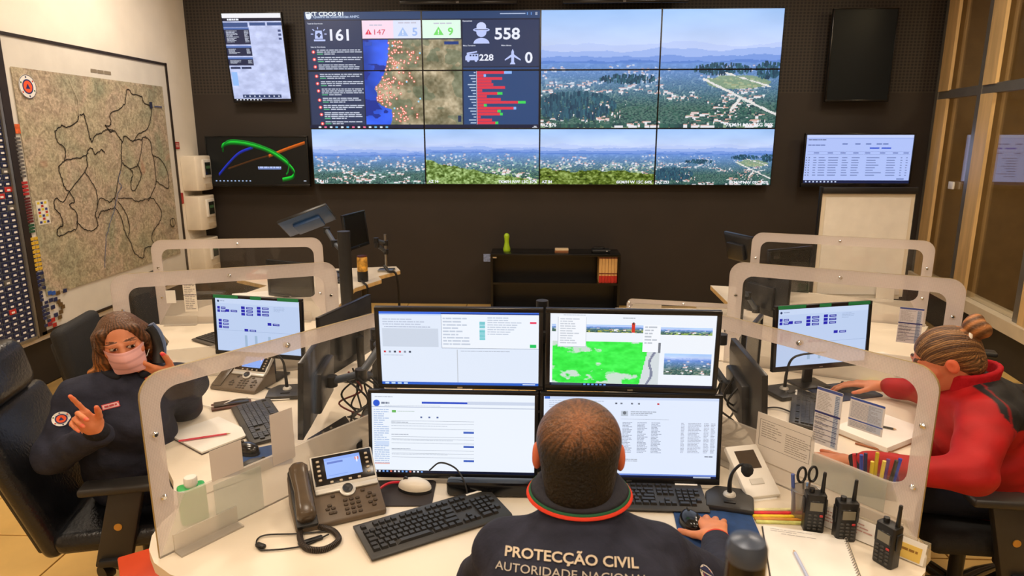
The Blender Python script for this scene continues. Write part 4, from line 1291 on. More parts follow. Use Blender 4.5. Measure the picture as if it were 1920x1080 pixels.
def page_ul(c):
    W, H = c.W, c.H
    c.rect(0, 0, W, H, (226, 236, 252)); c.rect(0, 0, W, .035 * H, (60, 110, 225)); c.rect(0, .035 * H, W, .05 * H, (190, 212, 246))
    c.greek(.02 * W, .10 * H, .36 * W, .20 * H, 3, (190, 200, 220), rq, .8); c.rect(.015 * W, .23 * H, .37 * W, .48 * H, (206, 216, 232))
    c.greek(.03 * W, .205 * H, .36 * W, .225 * H, 1, (150, 160, 184), rq)
    c.rect(.39 * W, .045 * H, W, .495 * H, (120, 130, 150)); c.rect(.392 * W, .03 * H, W, .49 * H, (240, 246, 255)); c.rect(.39 * W, .02 * H, W, .035 * H, (28, 60, 140))
    c.greek(.40 * W, .08 * H, .60 * W, .47 * H, 9, (196, 206, 222), rq, .7); c.greek(.68 * W, .07 * H, .93 * W, .32 * H, 8, (196, 206, 222), rq, .7)
    for k in range(5): c.rect(.63 * W, (.13 + .018 * k) * H, .665 * W, (.143 + .018 * k) * H, (70, 190, 200))
    for k in range(8): c.rect(.63 * W, (.235 + .018 * k) * H, .665 * W, (.249 + .018 * k) * H, (84, 196, 204))
    c.rect(.945 * W, .125 * H, .985 * W, .15 * H, (235, 60, 96)); c.rect(.945 * W, .43 * H, .985 * W, .475 * H, (30, 200, 96))
    for k in range(6): c.rect((.02 + .032 * k) * W, .535 * H, (.034 + .032 * k) * W, .56 * H, [(210, 70, 80), (130, 140, 160), (60, 70, 90)][k % 3])
    c.greek(.02 * W, .59 * H, .22 * W, .61 * H, 1, (180, 190, 206), rq); c.rect(.485 * W, .51 * H, .49 * W, .965 * H, (190, 196, 206)); c.greek(.51 * W, .525 * H, .86 * W, .545 * H, 1, (180, 188, 204), rq)
    c.rect(0, .965 * H, W, H, (40, 96, 200))
    for k in range(4): c.rect((.02 + .04 * k) * W, .972 * H, (.045 + .04 * k) * W, .995 * H, (190, 220, 250))
    c.rect(.90 * W, .975 * H, .98 * W, .99 * H, (210, 226, 250))
def page_ll(c):
    W, H = c.W, c.H
    c.rect(0, 0, W, H, (238, 245, 255)); c.disc(.03 * W, .125 * H, .012, (40, 90, 210)); c.greek(.06 * W, .11 * H, .11 * W, .14 * H, 1, (120, 130, 150), rq, 1.2, .8)
    c.rect(.31 * W, .10 * H, .59 * W, .125 * H, (44, 80, 200)); c.rect(.59 * W, .09 * H, W, .13 * H, (206, 216, 236)); c.rect(0, .165 * H, W, .175 * H, (186, 196, 216))
    c.greek(.02 * W, .04 * H, .25 * W, .06 * H, 1, (170, 178, 190), rq); c.greek(.08 * W, .15 * H, .62 * W, .165 * H, 1, (196, 204, 216), rq)
    c.greek(.012 * W, .20 * H, .105 * W, .90 * H, 26, (176, 196, 228), rq, .95); c.rect(.012 * W, .88 * H, .105 * W, .895 * H, (230, 180, 176)); c.rect(.02 * W, .60 * H, .105 * W, .66 * H, (206, 222, 248))
    c.rect(.125 * W, .21 * H, .15 * W, .24 * H, (110, 186, 100)); c.greek(.16 * W, .22 * H, .34 * W, .235 * H, 1, (170, 190, 176), rq)
    for k in range(3): c.rect((.30 + .05 * k) * W, .285 * H, (.312 + .05 * k) * W, .305 * H, (90, 110, 160))
    for v in (.34, .375, .44, .54, .57, .62, .71, .75, .80): c.rect(.12 * W, v * H, .63 * W, (v + .004) * H, (160, 168, 180))
    for v in (.355, .51, .69): c.greek(.12 * W, v * H, .27 * W, (v + .018) * H, 1, (150, 158, 172), rq)
    for v in (.40, .58, .76): c.greek(.12 * W, v * H, .60 * W, (v + .016) * H, 1, (190, 198, 210), rq)
    for v in (.465, .645, .825): c.rect(.565 * W, v * H, .63 * W, (v + .025) * H, (60, 96, 190))
    c.rect(0, .968 * H, W, H, (16, 22, 44))
    for k in range(13): c.rect((.012 + .024 * k) * W, .974 * H, (.024 + .024 * k) * W, .994 * H, [(230, 235, 245), (120, 170, 240), (230, 120, 90)][(k * 3) % 5 % 3])
gmap = fbm(110, 52, (7, 5), 77, 4); gm = np.zeros((52, 110, 3)); gm[:] = (62, 240, 76)
gm += (fbm(110, 52, (16, 12), 79, 3)[..., None] - .5) * 50
gm[gmap > .66] = (206, 226, 212); gm[(gmap > .62) & (gmap <= .66)] = (150, 236, 160)
xx_ = np.arange(110)[None, :]; yy_ = np.arange(52)[:, None]
gm[(xx_ > 99 - .18 * yy_) * np.ones((52, 1), bool)] = (214, 222, 226)
gm[(np.abs(xx_ - (104 - .1 * yy_ + 2 * np.sin(yy_ / 5.))) < 1.3)] = (130, 136, 160)
gm = np.clip(gm, 0, 255)
def page_ur(c):
    W, H = c.W, c.H
    c.rect(0, 0, W, H, (240, 245, 253)); c.greek(.08 * W, .02 * H, .28 * W, .035 * H, 1, (170, 178, 190), rq); c.greek(.44 * W, .05 * H, .54 * W, .065 * H, 1, (120, 128, 140), rq)
    pn = landscape(60, 16, 91, .25, 0, (110, 120, 30)); c.pixels(pn, .22 * W, .15 * H, .565 * W, .255 * H)
    c.rect(.495 * W, .12 * H, .515 * W, .25 * H, (214, 56, 40)); c.rect(.50 * W, .11 * H, .51 * W, .14 * H, (80, 60, 60))
    pn2 = landscape(60, 14, 95, .3, 0, (110, 140, 60)); c.pixels(pn2, .67 * W, .17 * H, .98 * W, .27 * H); c.pixels(pn2[:, :8], .01 * W, .15 * H, .035 * W, .25 * H)
    c.pixels(gm, .015 * W, .38 * H, .67 * W, .965 * H)
    c.rect(.045 * W, .05 * H, .22 * W, .46 * H, (206, 212, 222)); c.rect(.05 * W, .04 * H, .217 * W, .45 * H, (246, 249, 255)); c.greek(.06 * W, .07 * H, .19 * W, .43 * H, 11, (200, 206, 216), rq, .7)
    c.rect(.565 * W, .14 * H, .668 * W, .51 * H, (246, 249, 255)); c.greek(.575 * W, .16 * H, .65 * W, .42 * H, 6, (190, 196, 206), rq, .7); c.rect(.66 * W, .38 * H, .675 * W, .52 * H, (120, 126, 136))
    c.pixels(landscape(54, 34, 97, .25, 0, (80, 100, 90)), .70 * W, .525 * H, .985 * W, .82 * H)
    c.rect(0, .965 * H, W, H, (18, 26, 52)); c.rect(.01 * W, .968 * H, .2 * W, .997 * H, (60, 72, 92))
    for k in range(6): c.rect((.21 + .025 * k) * W, .972 * H, (.224 + .025 * k) * W, .992 * H, (110, 160, 240))
def page_lr(c):
    W, H = c.W, c.H
    c.rect(0, 0, W, H, (226, 236, 255)); c.rect(0, 0, W, .035 * H, (206, 220, 248)); c.rect(.005 * W, .005 * H, .035 * W, .035 * H, (60, 110, 210))
    for u, cl in ((.41, (90, 96, 110)), (.44, (120, 126, 140)), (.50, (110, 116, 130)), (.54, (120, 126, 140)), (.65, (200, 50, 60))): c.rect(u * W, .07 * H, (u + .012) * W, .09 * H, cl)
    c.greek(.03 * W, .05 * H, .38 * W, .15 * H, 4, (196, 206, 226), rq, .8)
    c.rect(.445 * W, .17 * H, .485 * W, .235 * H, (190, 200, 214)); c.disc(.465 * W, .195 * H, .006, (110, 116, 126)); c.greek(.50 * W, .175 * H, .68 * W, .235 * H, 3, (150, 158, 172), rq, .8)
    c.rect(.445 * W, .27 * H, .72 * W, .273 * H, (150, 158, 172))
    for u, w_ in ((.455, .055), (.54, .06), (.62, .06)): c.greek(u * W, .31 * H, (u + w_) * W, .70 * H, 22, (150, 158, 178), rq, .8)
    for u, w_ in ((.79, .02), (.83, .075), (.92, .03), (.96, .025)): c.greek(u * W, .31 * H, (u + w_) * W, .69 * H, 22, (166, 172, 190), rq, .95)
    c.greek(.93 * W, .72 * H, .99 * W, .745 * H, 1, (90, 96, 110), rq); c.greek(.455 * W, .77 * H, .56 * W, .81 * H, 2, (170, 176, 190), rq)
    c.rect(0, .955 * H, W, .975 * H, (110, 140, 220)); c.rect(0, .975 * H, W, H, (18, 26, 60)); c.rect(.87 * W, .978 * H, .97 * W, .995 * H, (190, 200, 220))
QG = 'stacked monitors on the front desk'
monitor('lower left monitor on the front desk showing a white form page', (-.297, 2.150, .922), 0, .595, .318, page_ll, R(-5.5), .012, .018, False, QG)
monitor('lower right monitor on the front desk, partly hidden by the man', (.320, 2.150, .920), 0, .625, .322, page_lr, R(-5.5), .013, .022, False, QG)
monitor('upper left monitor over the front desk with a blue title bar page', (-.272, 2.172, 1.231), 0, .575, .294, page_ul, R(2), .015, .014, False, QG)
monitor('upper right monitor over the front desk showing a bright green map', (.316, 2.172, 1.229), R(-1.5), .585, .296, page_ur, R(2), .016, .02, False, QG)
qs = thing('monitor_stand', 'black four-arm monitor stand behind the stacked monitors', 'stand', (.012, 2.36, DZ))
MB().rbox((0, 0, .008), (.36, .24, .016), .005).build('stand_foot', BLACK, qs)
MB().cyl((0, 0, .01), (0, 0, .62), .022, n=16).build('pole', BLACK, qs)
for z in (.18, .49): MB().rbox((0, -.03, z), (.70, .03, .045), .008).build('crossbar', BLACK, qs)
for x in (-.3, .3):
    for z in (.18, .49): MB().rbox((x, -.085, z), (.11, .10, .11), .006).build('mount_plate', BLACK, qs)
# sound bar under the lower left monitor
sb = thing('sound_bar', 'black sound bar with a chrome knob under the lower left monitor', 'speaker', (-.135, 2.075, DZ))
MB().rbox((0, 0, .030), (.35, .045, .055), .012).build('bar_body', GLOSSBLACK, sb)
MB().cyl((.150, -.026, .03), (.150, -.018, .03), .0125, n=20).build('volume_knob', CHROME, sb)
MB().cyl((.150, -.0275, .03), (.150, -.025, .03), .0075, n=20).build('knob_cap', BLACK, sb)
MB().box((.122, -.0228, .036), (.006, .002, .004)).build('power_lamp', mat('green_lamp', (60, 150, 90), .4), sb)

def page_blocks(c):
    W, H = c.W, c.H
    c.rect(0, 0, W, H, (190, 208, 240)); c.rect(0, 0, W, .10 * H, (200, 216, 244)); c.disc(.035 * W, .06 * H, .006, (40, 60, 100)); c.greek(.06 * W, .05 * H, .16 * W, .075 * H, 1, (130, 144, 176), rq)
    def blk(u, v, rows, w_=.14):
        for k in range(rows):
            c.rect(u * W, (v + .06 * k) * H, (u + w_ * .32) * W, (v + .05 + .06 * k) * H, (36, 36, 170)); c.rect((u + w_ * .44) * W, (v + .008 + .06 * k) * H, (u + w_) * W, (v + .048 + .06 * k) * H, (40, 44, 160)); c.rect((u + w_ * .52) * W, (v + .02 + .06 * k) * H, (u + w_ * .93) * W, (v + .034 + .06 * k) * H, (170, 180, 226))
    blk(.02, .16, 2, .10); blk(.12, .21, 1); blk(.31, .14, 3); blk(.50, .13, 3); blk(.03, .40, 3, .12); blk(.62, .42, 1); blk(.34, .56, 1)
    c.greek(.70 * W, .12 * H, .84 * W, .22 * H, 4, (166, 184, 218), rq, .8)
    c.rect(.0, .60 * H, W, .605 * H, (150, 170, 206))
    for u in (.34, .46, .62): c.rect(u * W, .68 * H, (u + .03) * W, .90 * H, (160, 184, 212))
GREEN = mat('green_note_strip', (30, 140, 84), .6, var=.05)
def note_strips(t, w, h):
    for a, b in ((.02, .30), (.44, .56), (.74, .97)):
        MB().box(((a + b) / 2 * w - w / 2, -.002, h / 2 - .006), ((b - a) * w, .002, .016)).build('note_strip', GREEN, t)
t = monitor('lit monitor with blue blocks on the left middle desk', (-1.387, 3.11, 1.0235), R(-10), .489, .305, page_blocks, R(-3), .014, .022, group='monitors of the side desks'); note_strips(t, .489, .305)
t = monitor('lit monitor with blue blocks on the right middle desk', (1.356, 3.11, 1.012), R(15), .523, .318, page_blocks, R(-3), .017, .024, group='monitors of the side desks'); note_strips(t, .523, .318)
# monitors of the two women, seen from behind and the side
monitor('dark monitor turned to the masked woman, seen from its back', (-.93, 2.55, .965), R(-84), .46, .31, None, R(-4), group='monitors of the side desks', stand=False)
monitor('second dark monitor on the left side desk, its back next to the lit one', (-.98, 3.20, .965), R(-104), .50, .31, None, 0, group='monitors of the side desks')
monitor('dark monitor turned to the woman in red, its edge near the front stack', (.84, 2.52, .955), R(88), .46, .31, None, R(-4), group='monitors of the side desks', stand=False)
monitor('second dark monitor on the right side desk, left of the lit one', (1.005, 3.02, .945), R(62), .40, .30, None, 0, group='monitors of the side desks')
# far desks
monitor('dark switched-off monitor on the far left desk', (-1.89, 4.86, .885), R(-22), .44, .28, None, 0, group='monitors of the far desks')
monitor('blue-grey monitor on the far left pole, tipped upwards', (-1.86, 5.25, 1.30), R(192), .40, .28, None, R(-58), stand=False, roll=R(20), group='monitors of the far desks', shell=mat('blue_grey_monitor_back', (46, 80, 128), .35, var=.06))
monitor('narrow dark monitor at the far left, seen edge on', (-1.545, 5.55, 1.17), R(80), .42, .30, None, R(-6), stand=False, group='monitors of the far desks')
monitor('dark monitor on the far right desk in front of the flip chart', (1.83, 4.86, .975), R(28), .44, .36, None, 0, group='monitors of the far desks')
monitor('dark monitor back on the far right desk behind the cable tangle', (1.50, 4.36, .93), R(118), .40, .28, None, 0, group='monitors of the far desks', stand=False)
monitor('small dark monitor corner showing left of the farthest right screen', (1.52, 5.02, 1.13), R(110), .34, .22, None, R(-15), group='monitors of the far desks', stand=False)

# ------------------------------------------------------------------ poles and arms
ARM = mat('grey_arm_paint', (74, 82, 94), .4, .3, var=.05)
def arm_pole(label, loc, h, r, arms, m=BLACK):
    t = thing('pole_stand', label, 'monitor stand', loc)
    MB().rbox((0, 0, .010), (.14, .12, .02), .004).build('clamp_foot', m, t)
    MB().cyl((0, 0, .01), (0, 0, h), r, n=16).build('pole', m, t)
    for pts in arms:
        for a, b in zip(pts[:-1], pts[1:]):
            MB().cyl(a, b, .016, n=10).build('arm_link', ARM, t)
        for p in pts:
            MB().cyl((p[0], p[1], p[2] - .022), (p[0], p[1], p[2] + .022), .024, n=14).build('arm_joint', BLACK, t)
    return t
arm_pole('thick black monitor pole on the far left desk', (-1.28, 4.28, DZ - .0), .60, .042, [[(0, 0, .45), (-.10, .12, .50), (-.24, .40, .55)], [(0, 0, .25), (-.10, .16, .24), (-.20, .45, .22)]])
arm_pole('slim steel monitor pole at the tip of the far left desk', (-1.40, 5.95, DZ), .34, .012, [[(0, 0, .26), (-.06, -.10, .30)], [(0, 0, .18), (-.05, -.12, .26)]], STEEL)
arm_pole('black monitor arm between the front stack and the masked woman', (-.70, 2.72, DZ), .40, .020, [[(0, 0, .33), (.05, -.10, .36), (-.02, -.18, .26), (-.15, -.16, .22)]])
arm_pole('black monitor arm between the front stack and the woman in red', (.66, 2.72, DZ), .40, .020, [[(0, 0, .33), (.0, -.10, .36), (.10, -.16, .22)], [(0, 0, .35), (.12, .04, .36)]])
arm_pole('black monitor arm tangle on the right middle desk', (1.24, 4.05, DZ), .42, .026, [[(0, 0, .28), (.08, .12, .22), (.18, .24, .10)], [(0, 0, .34), (.12, .10, .40), (.30, .30, .28)]])
arm_pole('short black monitor arm behind the second left monitor', (-.80, 3.30, DZ), .34, .020, [[(0, 0, .28), (-.06, -.06, .30), (-.11, -.08, .24)]])

# ------------------------------------------------------------------ keyboards
KEY = mat('black_keycap', (34, 33, 32), .42, var=.06, vscale=60)
def keyboard(label, loc, rz, L=.44, W=.155, single=True, m=DARKGREY, extra=True):
    t = thing('keyboard', label, 'keyboard', loc, rz, group='keyboards on the desks')
    pf = [(-W / 2, .006), (W / 2, .012), (W / 2, .022), (W / 2 - .02, .024), (-W / 2 + .006, .014), (-W / 2, .010)]
    v = [(-L / 2, a, b) for a, b in pf] + [(L / 2, a, b) for a, b in pf]
    n = len(pf)
    MB().add(v, [(i, (i + 1) % n, n + (i + 1) % n, n + i) for i in range(n)] + [tuple(range(n)), tuple(range(2 * n - 1, n - 1, -1))]).build('keyboard_body', m, t, bevel=.0015)
    for sx in (-1, 1): MB().box((sx * L * .4, W / 2 - .012, .006), (.03, .012, .012)).build('foot', BLACK, t)
    u = L * .94 / 22.6
    rows = []
    def row(k, items, x=0):
        for w in items:
            if w > 0: rows.append((x + w / 2, k, w))
            x += abs(w)
    row(0, [1, -1, 1, 1, 1, 1, -.5, 1, 1, 1, 1, -.5, 1, 1, 1, 1, -.25, 1, 1, 1])
    row(1, [1] * 13 + [2, -.25, 1, 1, 1, -.25, 1, 1, 1, 1]); row(2, [1.5] + [1] * 12 + [1.5, -.25, 1, 1, 1, -.25, 1, 1, 1, 1])
    row(3, [1.75] + [1] * 11 + [2.25, -3.5, 1, 1, 1]); row(4, [1.25] + [1] * 11 + [2.75, -1.25, 1, -1.25, 1, 1, 1, 1]); row(5, [1.25, 1.25, 1.25, 6.25, 1.25, 1.25, 1.25, 1.25, -.25, 1, 1, 1, -.25, 2, 1])
    if extra:
        MB().rbox((L * .395, W / 2 - .017, .0245), (L * .16, .009, .003), .001, 1).build('label_strip', PAPER, t)
    meshes = {}; joined = MB()
    for xu, k, w in rows:
        x = -L / 2 + L * .03 + xu * u
        y = W / 2 - .030 - (k + (.35 if k else 0)) * (W - .042) / 6.4
        z = .0185 + (y / W) * .010
        d = (w * u - .0025, (W - .042) / 6.4 - .0025, .008)
        if single:
            kk = round(w, 2)
            if kk not in meshes:
                o = MB().add([(-d[0] / 2, -d[1] / 2, 0), (d[0] / 2, -d[1] / 2, 0), (d[0] / 2, d[1] / 2, 0), (-d[0] / 2, d[1] / 2, 0), (-d[0] * .38, -d[1] * .36, d[2]), (d[0] * .38, -d[1] * .36, d[2]), (d[0] * .38, d[1] * .40, d[2]), (-d[0] * .38, d[1] * .40, d[2])],
                             [(0, 1, 5, 4), (1, 2, 6, 5), (2, 3, 7, 6), (3, 0, 4, 7), (4, 5, 6, 7), (3, 2, 1, 0)]).build('key', KEY, t, smooth=0); meshes[kk] = o.data
            else: o = link('key', meshes[kk], t)
            o.location = (x, y, z)
        else:
            joined.box((x, y, z + .003), d)
    if not single:
        joined.build('keys', KEY, t, smooth=0)['kind'] = 'stuff'
    return t
keyboard('black keyboard on the front desk, beside the desk phone', (-.325, 1.885, DZ), math.atan2(.235, .37), .47, .18)
keyboard('black keyboard under the lower right monitor, beside the man', (.325, 2.065, DZ), R(-1), .48, .165)
keyboard('dark keyboard on the desk of the masked woman', (-1.19, 2.62, DZ), math.atan2(-.40, .27), .44, .17, False)
keyboard('grey keyboard in front of the lit monitor on the left middle desk', (-1.87, 3.72, DZ), R(-32), .42, .16, False, mat('brown_grey_keyboard', (74, 68, 62), .5))
keyboard('dark keyboard on the desk of the woman in red', (1.21, 2.84, DZ), R(68), .42, .15, False)
# ------------------------------------------------------------------ desk phones
PHB = mat('brown_grey_phone_plastic', (96, 80, 62), .42, var=.05, vscale=30)
PHH = mat('phone_handset_plastic', (84, 70, 54), .26, var=.06, vscale=20)
PHK = mat('phone_key_plastic', (70, 58, 46), .35, var=.05)
SILVER = mat('silver_plastic', (206, 202, 192), .35, .2, var=.03)
def desk_phone(label, loc, rz, s=1.0, handset=True):
    t = thing('desk_phone', label, 'telephone', loc, rz, 'desk phones', scale=(s, s, s))
    W, D, Hh = .285, .19, .115
    a = math.atan2(Hh - .018, D)
    pf = [(0, 0), (D, 0), (D, Hh), (0, .018)]
    v = [(-W / 2, p, q) for p, q in pf] + [(W / 2, p, q) for p, q in pf]
    MB().add(v, [(0, 1, 2, 3), (7, 6, 5, 4), (0, 4, 5, 1), (1, 5, 6, 2), (2, 6, 7, 3), (3, 7, 4, 0)]).build('phone_body', PHB, t, bevel=.008)
    S = Matrix.Translation((-W / 2, 0, .018)) @ Matrix.Rotation(a, 4, 'X')     # u right, s up the slope, n out of the face
    if handset:
        MB().rbox((.035, .105, .006), (.066, .215, .016), .006, M=S).build('cradle', BLACK, t)
        hs = MB()
        prof = [(-.100, .020, .020), (-.088, .030, .027), (-.055, .028, .024), (0, .025, .019), (.055, .028, .024), (.088, .031, .028), (.104, .020, .020)]
        n = 14; vv = []; ff = []
        for y, rx, rz_ in prof:
            for k in range(n):
                q = 2 * PI * k / n; cx_ = abs(math.cos(q)) ** .6 * (1 if math.cos(q) > 0 else -1); sx_ = abs(math.sin(q)) ** .6 * (1 if math.sin(q) > 0 else -1)
                vv.append((.035 + rx * cx_, .108 + y, .036 + rz_ * sx_ + .004 * math.cos(y * 28)))
        for i in range(len(prof) - 1):
            for k in range(n): ff.append((i * n + k, i * n + (k + 1) % n, (i + 1) * n + (k + 1) % n, (i + 1) * n + k))
        ff += [tuple(range(n)), tuple(range(len(prof) * n - 1, (len(prof) - 1) * n - 1, -1))]
        hs.add(vv, ff, S).build('handset', PHH, t, smooth=60)
    else:
        MB().rbox((.035, .105, .003), (.058, .19, .008), .006, M=S).build('cradle', PHH, t)
        MB().rbox((.035, .165, .007), (.040, .045, .006), .003, M=S).build('ear_rest', BLACK, t)
    # display head, steeper than the face
    T = S @ Matrix.Translation((.178, .178, .010)) @ Matrix.Rotation(R(16), 4, 'X')
    MB().rbox((0, 0, .004), (.208, .118, .022), .006, M=T).build('display_housing', SILVER, t)
    MB().rbox((0, .004, .0145), (.196, .100, .005), .003, M=T).build('display_face', GLOSSBLACK, t)
    c = Canvas(.118, .070, (140, 178, 250)); c.rect(.0, .0, .118, .010, (120, 160, 240)); c.rect(.008, .014, .06, .021, (70, 110, 200)); c.rect(.10, .012, .113, .022, (220, 120, 120)); c.rect(.104, .012, .108, .030, (235, 235, 250)); c.rect(.008, .060, .07, .062, (110, 150, 230))
    o = c.build('display', SCREEN, t); o.matrix_local = T @ Matrix.Translation((0, .008, .0175)) @ Matrix.Rotation(R(-90), 4, 'X')
    kb = MB().rbox((0, 0, 0), (.011, .008, .005), .0018, 1).build('phone_key', mat('pale_phone_key', (188, 172, 146), .35), t); me = kb.data; kb.matrix_local = T @ Matrix.Translation((-.080, .036, .018))
    for sx in (-1, 1):
        for k in range(5):
            if sx == -1 and k == 0: continue
            o = link('phone_key', me, t); o.matrix_local = T @ Matrix.Translation((sx * .080, .036 - k * .016, .018))
    for k in range(4): o = link('phone_key', me, t); o.matrix_local = T @ Matrix.Translation((-.045 + k * .03, -.040, .018))
    MB().rbox((.178, .112, .004), (.205, .020, .010), .004, M=S).build('silver_trim', SILVER, t)
    MB().lathe([(0, 0), (.026, 0), (.026, .006), (.022, .008), (0, .008)], 24, M=S @ Matrix.Translation((.178, .103, .002))).build('navigation_plate', SILVER, t)
    MB().lathe([(.011, .009), (.016, .010), (.017, .013), (.014, .014), (.011, .012)], 24, M=S @ Matrix.Translation((.178, .103, .002))).build('navigation_ring', BLACK, t)
    k2 = None
    spots = [(.163 + i * .020, .066 - j * .0165) for i in range(3) for j in range(4)] + [(.245, .074), (.237, .062), (.256, .062), (.240, .040), (.257, .044), (.250, .028), (.112, .058), (.104, .046), (.122, .046), (.112, .030), (.124, .030), (.128, .090), (.225, .090)]
    for u, s_ in spots:
        if k2 is None:
            o = MB().rbox((0, 0, 0), (.0135, .0095, .006), .002, 1).build('phone_key', PHK, t); k2 = o.data
        else: o = link('phone_key', k2, t)
        o.matrix_local = S @ Matrix.Translation((u, s_, .002))
    return t
desk_phone('brown-grey desk phone with lit display on the front desk', (-.615, 1.875, DZ), R(27))
desk_phone('desk phone without its handset on the desk of the masked woman', (-1.475, 2.965, DZ), R(-14), .9, False)

# coiled cord and headset lead in front of the phone
cc = thing('coiled_cord', 'dark coiled handset cord looped on the front desk', 'cord')
path = catmull([(-.725, 1.905, .80), (-.735, 1.86, .752), (-.725, 1.795, .749), (-.685, 1.735, .749), (-.63, 1.73, .749), (-.600, 1.775, .749), (-.628, 1.822, .749), (-.68, 1.845, .75)], 24)
pts = []
acc = 0
for i, p in enumerate(path):
    d = (path[min(i + 1, len(path) - 1)] - path[max(i - 1, 0)]).normalized(); u = Vector((0, 0, 1)); u = (u - d * u.dot(d)).normalized(); w = d.cross(u)
    for k in range(4):
        acc += 2 * PI / 8
        pts.append(p + .0075 * (math.cos(acc) * u + math.sin(acc) * w) + d * .0008 * k)
MB().tube(pts, .0026, 5).build('coil', mat('brown_cord', (52, 42, 34), .5), cc)
hl_ = thing('headset_lead', 'thin black headset lead with a plug beside the coiled cord', 'cable')
MB().tube([(-.645, 1.83, .745), (-.74, 1.81, .746), (-.83, 1.80, .746), (-.85, 1.775, .745), (-.83, 1.735, .745), (-.80, 1.725, .745), (-.70, 1.75, .745), (-.64, 1.81, .747)], .0025, 6, smooth=8).build('lead', RUBBER, hl_)
MB().rbox((0, 0, 0), (.034, .016, .012), .004, M=Matrix.Translation((-.825, 1.742, .748)) @ Matrix.Rotation(R(-25), 4, 'Z')).build('plug', BLACK, hl_)
MB().rbox((0, 0, 0), (.075, .018, .010), .004, M=Matrix.Translation((-.685, 1.775, .747)) @ Matrix.Rotation(R(35), 4, 'Z')).build('inline_adapter', BLACK, hl_)

# ------------------------------------------------------------------ gooseneck microphones
def gooseneck(label, loc, rz, neck, head, br=.065):
    t = thing('microphone', label, 'microphone', loc, rz, 'gooseneck desk microphones')
    MB().prism([(-br, -br * .9), (br, -br * .9), (br * 1.05, br * .3), (br * .6, br), (-br * .6, br), (-br * 1.05, br * .3)], 0, .022).build('mic_base', DARKGREY, t, bevel=.008)
    MB().lathe([(.022, .02), (.020, .028), (.012, .034), (0, .034)], 16, (0, br * .2, 0)).build('neck_collar', SILVER, t)
    MB().rbox((0, -br * .45, .024), (br * .5, .016, .006), .002).build('talk_button', BLACK, t)
    MB().tube(neck, [.0085, .007, .0055, .005, .0045], 8, smooth=8).build('gooseneck', BLACK, t)
    if head:
        MB().lathe([(0, -.022), (.010, -.02), (.019, -.008), (.020, .004), (.014, .017), (0, .022)], 16, M=Matrix.Translation(head)).build('foam_head', mat('black_foam', (28, 28, 28), .9, var=.2, vscale=200, bump=.5, bscale=500), t)
gooseneck('small black microphone on the front desk by the white intercom', (.645, 2.055, DZ), R(-14), [(0, .013, .03), (-.002, .013, .07), (.004, .012, .105), (.022, .01, .135), (.036, .004, .145)], (.048, -.004, .130), .075)
gooseneck('black gooseneck microphone on the desk of the masked woman', (-1.20, 2.95, DZ), R(10), [(0, .013, .03), (-.002, .01, .10), (-.008, .0, .17), (-.04, -.03, .215), (-.10, -.06, .222)], None, .085)
gooseneck('black gooseneck microphone on the desk of the woman in red', (1.185, 3.05, DZ), R(20), [(0, .013, .03), (.0, .01, .10), (.01, .0, .17), (.05, -.02, .20), (.15, -.06, .215)], None, .085)

# ------------------------------------------------------------------ mice and pads
def mouse(label, loc, rz, top, side=BLACK, s=1.0):
    t = thing('computer_mouse', label, 'mouse', loc, rz, 'computer mice', scale=(s, s, s))
    def shell(z0, z1, k):
        v, f = [], []; n, m_ = 20, 7
        for j in range(m_):
            e = j / (m_ - 1) * PI / 2
            for i in range(n):
                q = 2 * PI * i / n
                rx = .033 * (1 + .06 * math.cos(2 * q)) * math.cos(e) ** .7 * k if j < m_ - 1 else 0
                v.append((rx * math.cos(q), .058 * (math.cos(e) ** .7 if j < m_ - 1 else 0) * math.sin(q) * k - .004 * j / m_, z0 + (z1 - z0) * math.sin(e)))
        for j in range(m_ - 1):
            for i in range(n): f.append((j * n + i, j * n + (i + 1) % n, (j + 1) * n + (i + 1) % n, (j + 1) * n + i))
        f.append(tuple(range(n))[::-1])
        return MB().add(v, f)
    shell(.0, .024, 1.0).build('mouse_base', side, t, smooth=70)
    shell(.010, .038, .97).build('mouse_shell', top, t, smooth=70)
    MB().cyl((-.003, .030, .034), (.003, .030, .034), .008, n=12).build('scroll_wheel', DARKGREY, t)
    return t
def pad(label, loc, rz, w, d, m):
    o = MB().prism(rrect(w, d, .02), 0, .004).build('mouse_pad', m); o.location = loc; o.rotation_euler = (0, 0, rz); tag(o, label, 'mouse pad', 'mouse pads on the desks')
BLUEP = mat('blue_mouse_pad_fabric', (32, 66, 116), .8, var=.08, vscale=40)
pad('dark mouse pad under the white mouse on the front desk', (-.465, 2.07, DZ), R(3), .22, .17, mat('brown_black_pad', (46, 38, 34), .7, var=.1))
mouse('white wireless mouse on the dark pad', (-.425, 2.09, DZ + .004), R(78), mat('white_mouse_plastic', (226, 216, 198), .3, var=.02), BLACK, 1.08)
pad('blue mouse pad under the hand of the seated man', (.565, 1.895, DZ), R(-4), .25, .21, BLUEP)
mouse('black wired mouse on the blue pad, left of the hand of the man', (.487, 1.915, DZ + .004), R(8), GLOSSBLACK)
pad('blue mouse pad with two mice behind the left screen', (-1.08, 2.29, DZ), R(30), .26, .19, BLUEP)
mouse('black mouse on the left blue pad, near the tall blank sheet', (-1.125, 2.345, DZ + .004), R(60), GLOSSBLACK)
mouse('grey-black mouse at the near edge of the left blue pad', (-1.04, 2.215, DZ + .004), R(-60), DARKGREY)
pad('dark blue mouse pad of the woman in red', (1.47, 3.09, DZ), R(18), .30, .20, mat('dark_blue_pad', (28, 44, 74), .8, var=.08))
mouse('black mouse under the far hand of the woman in red', (1.50, 3.10, DZ + .004), R(60), GLOSSBLACK)

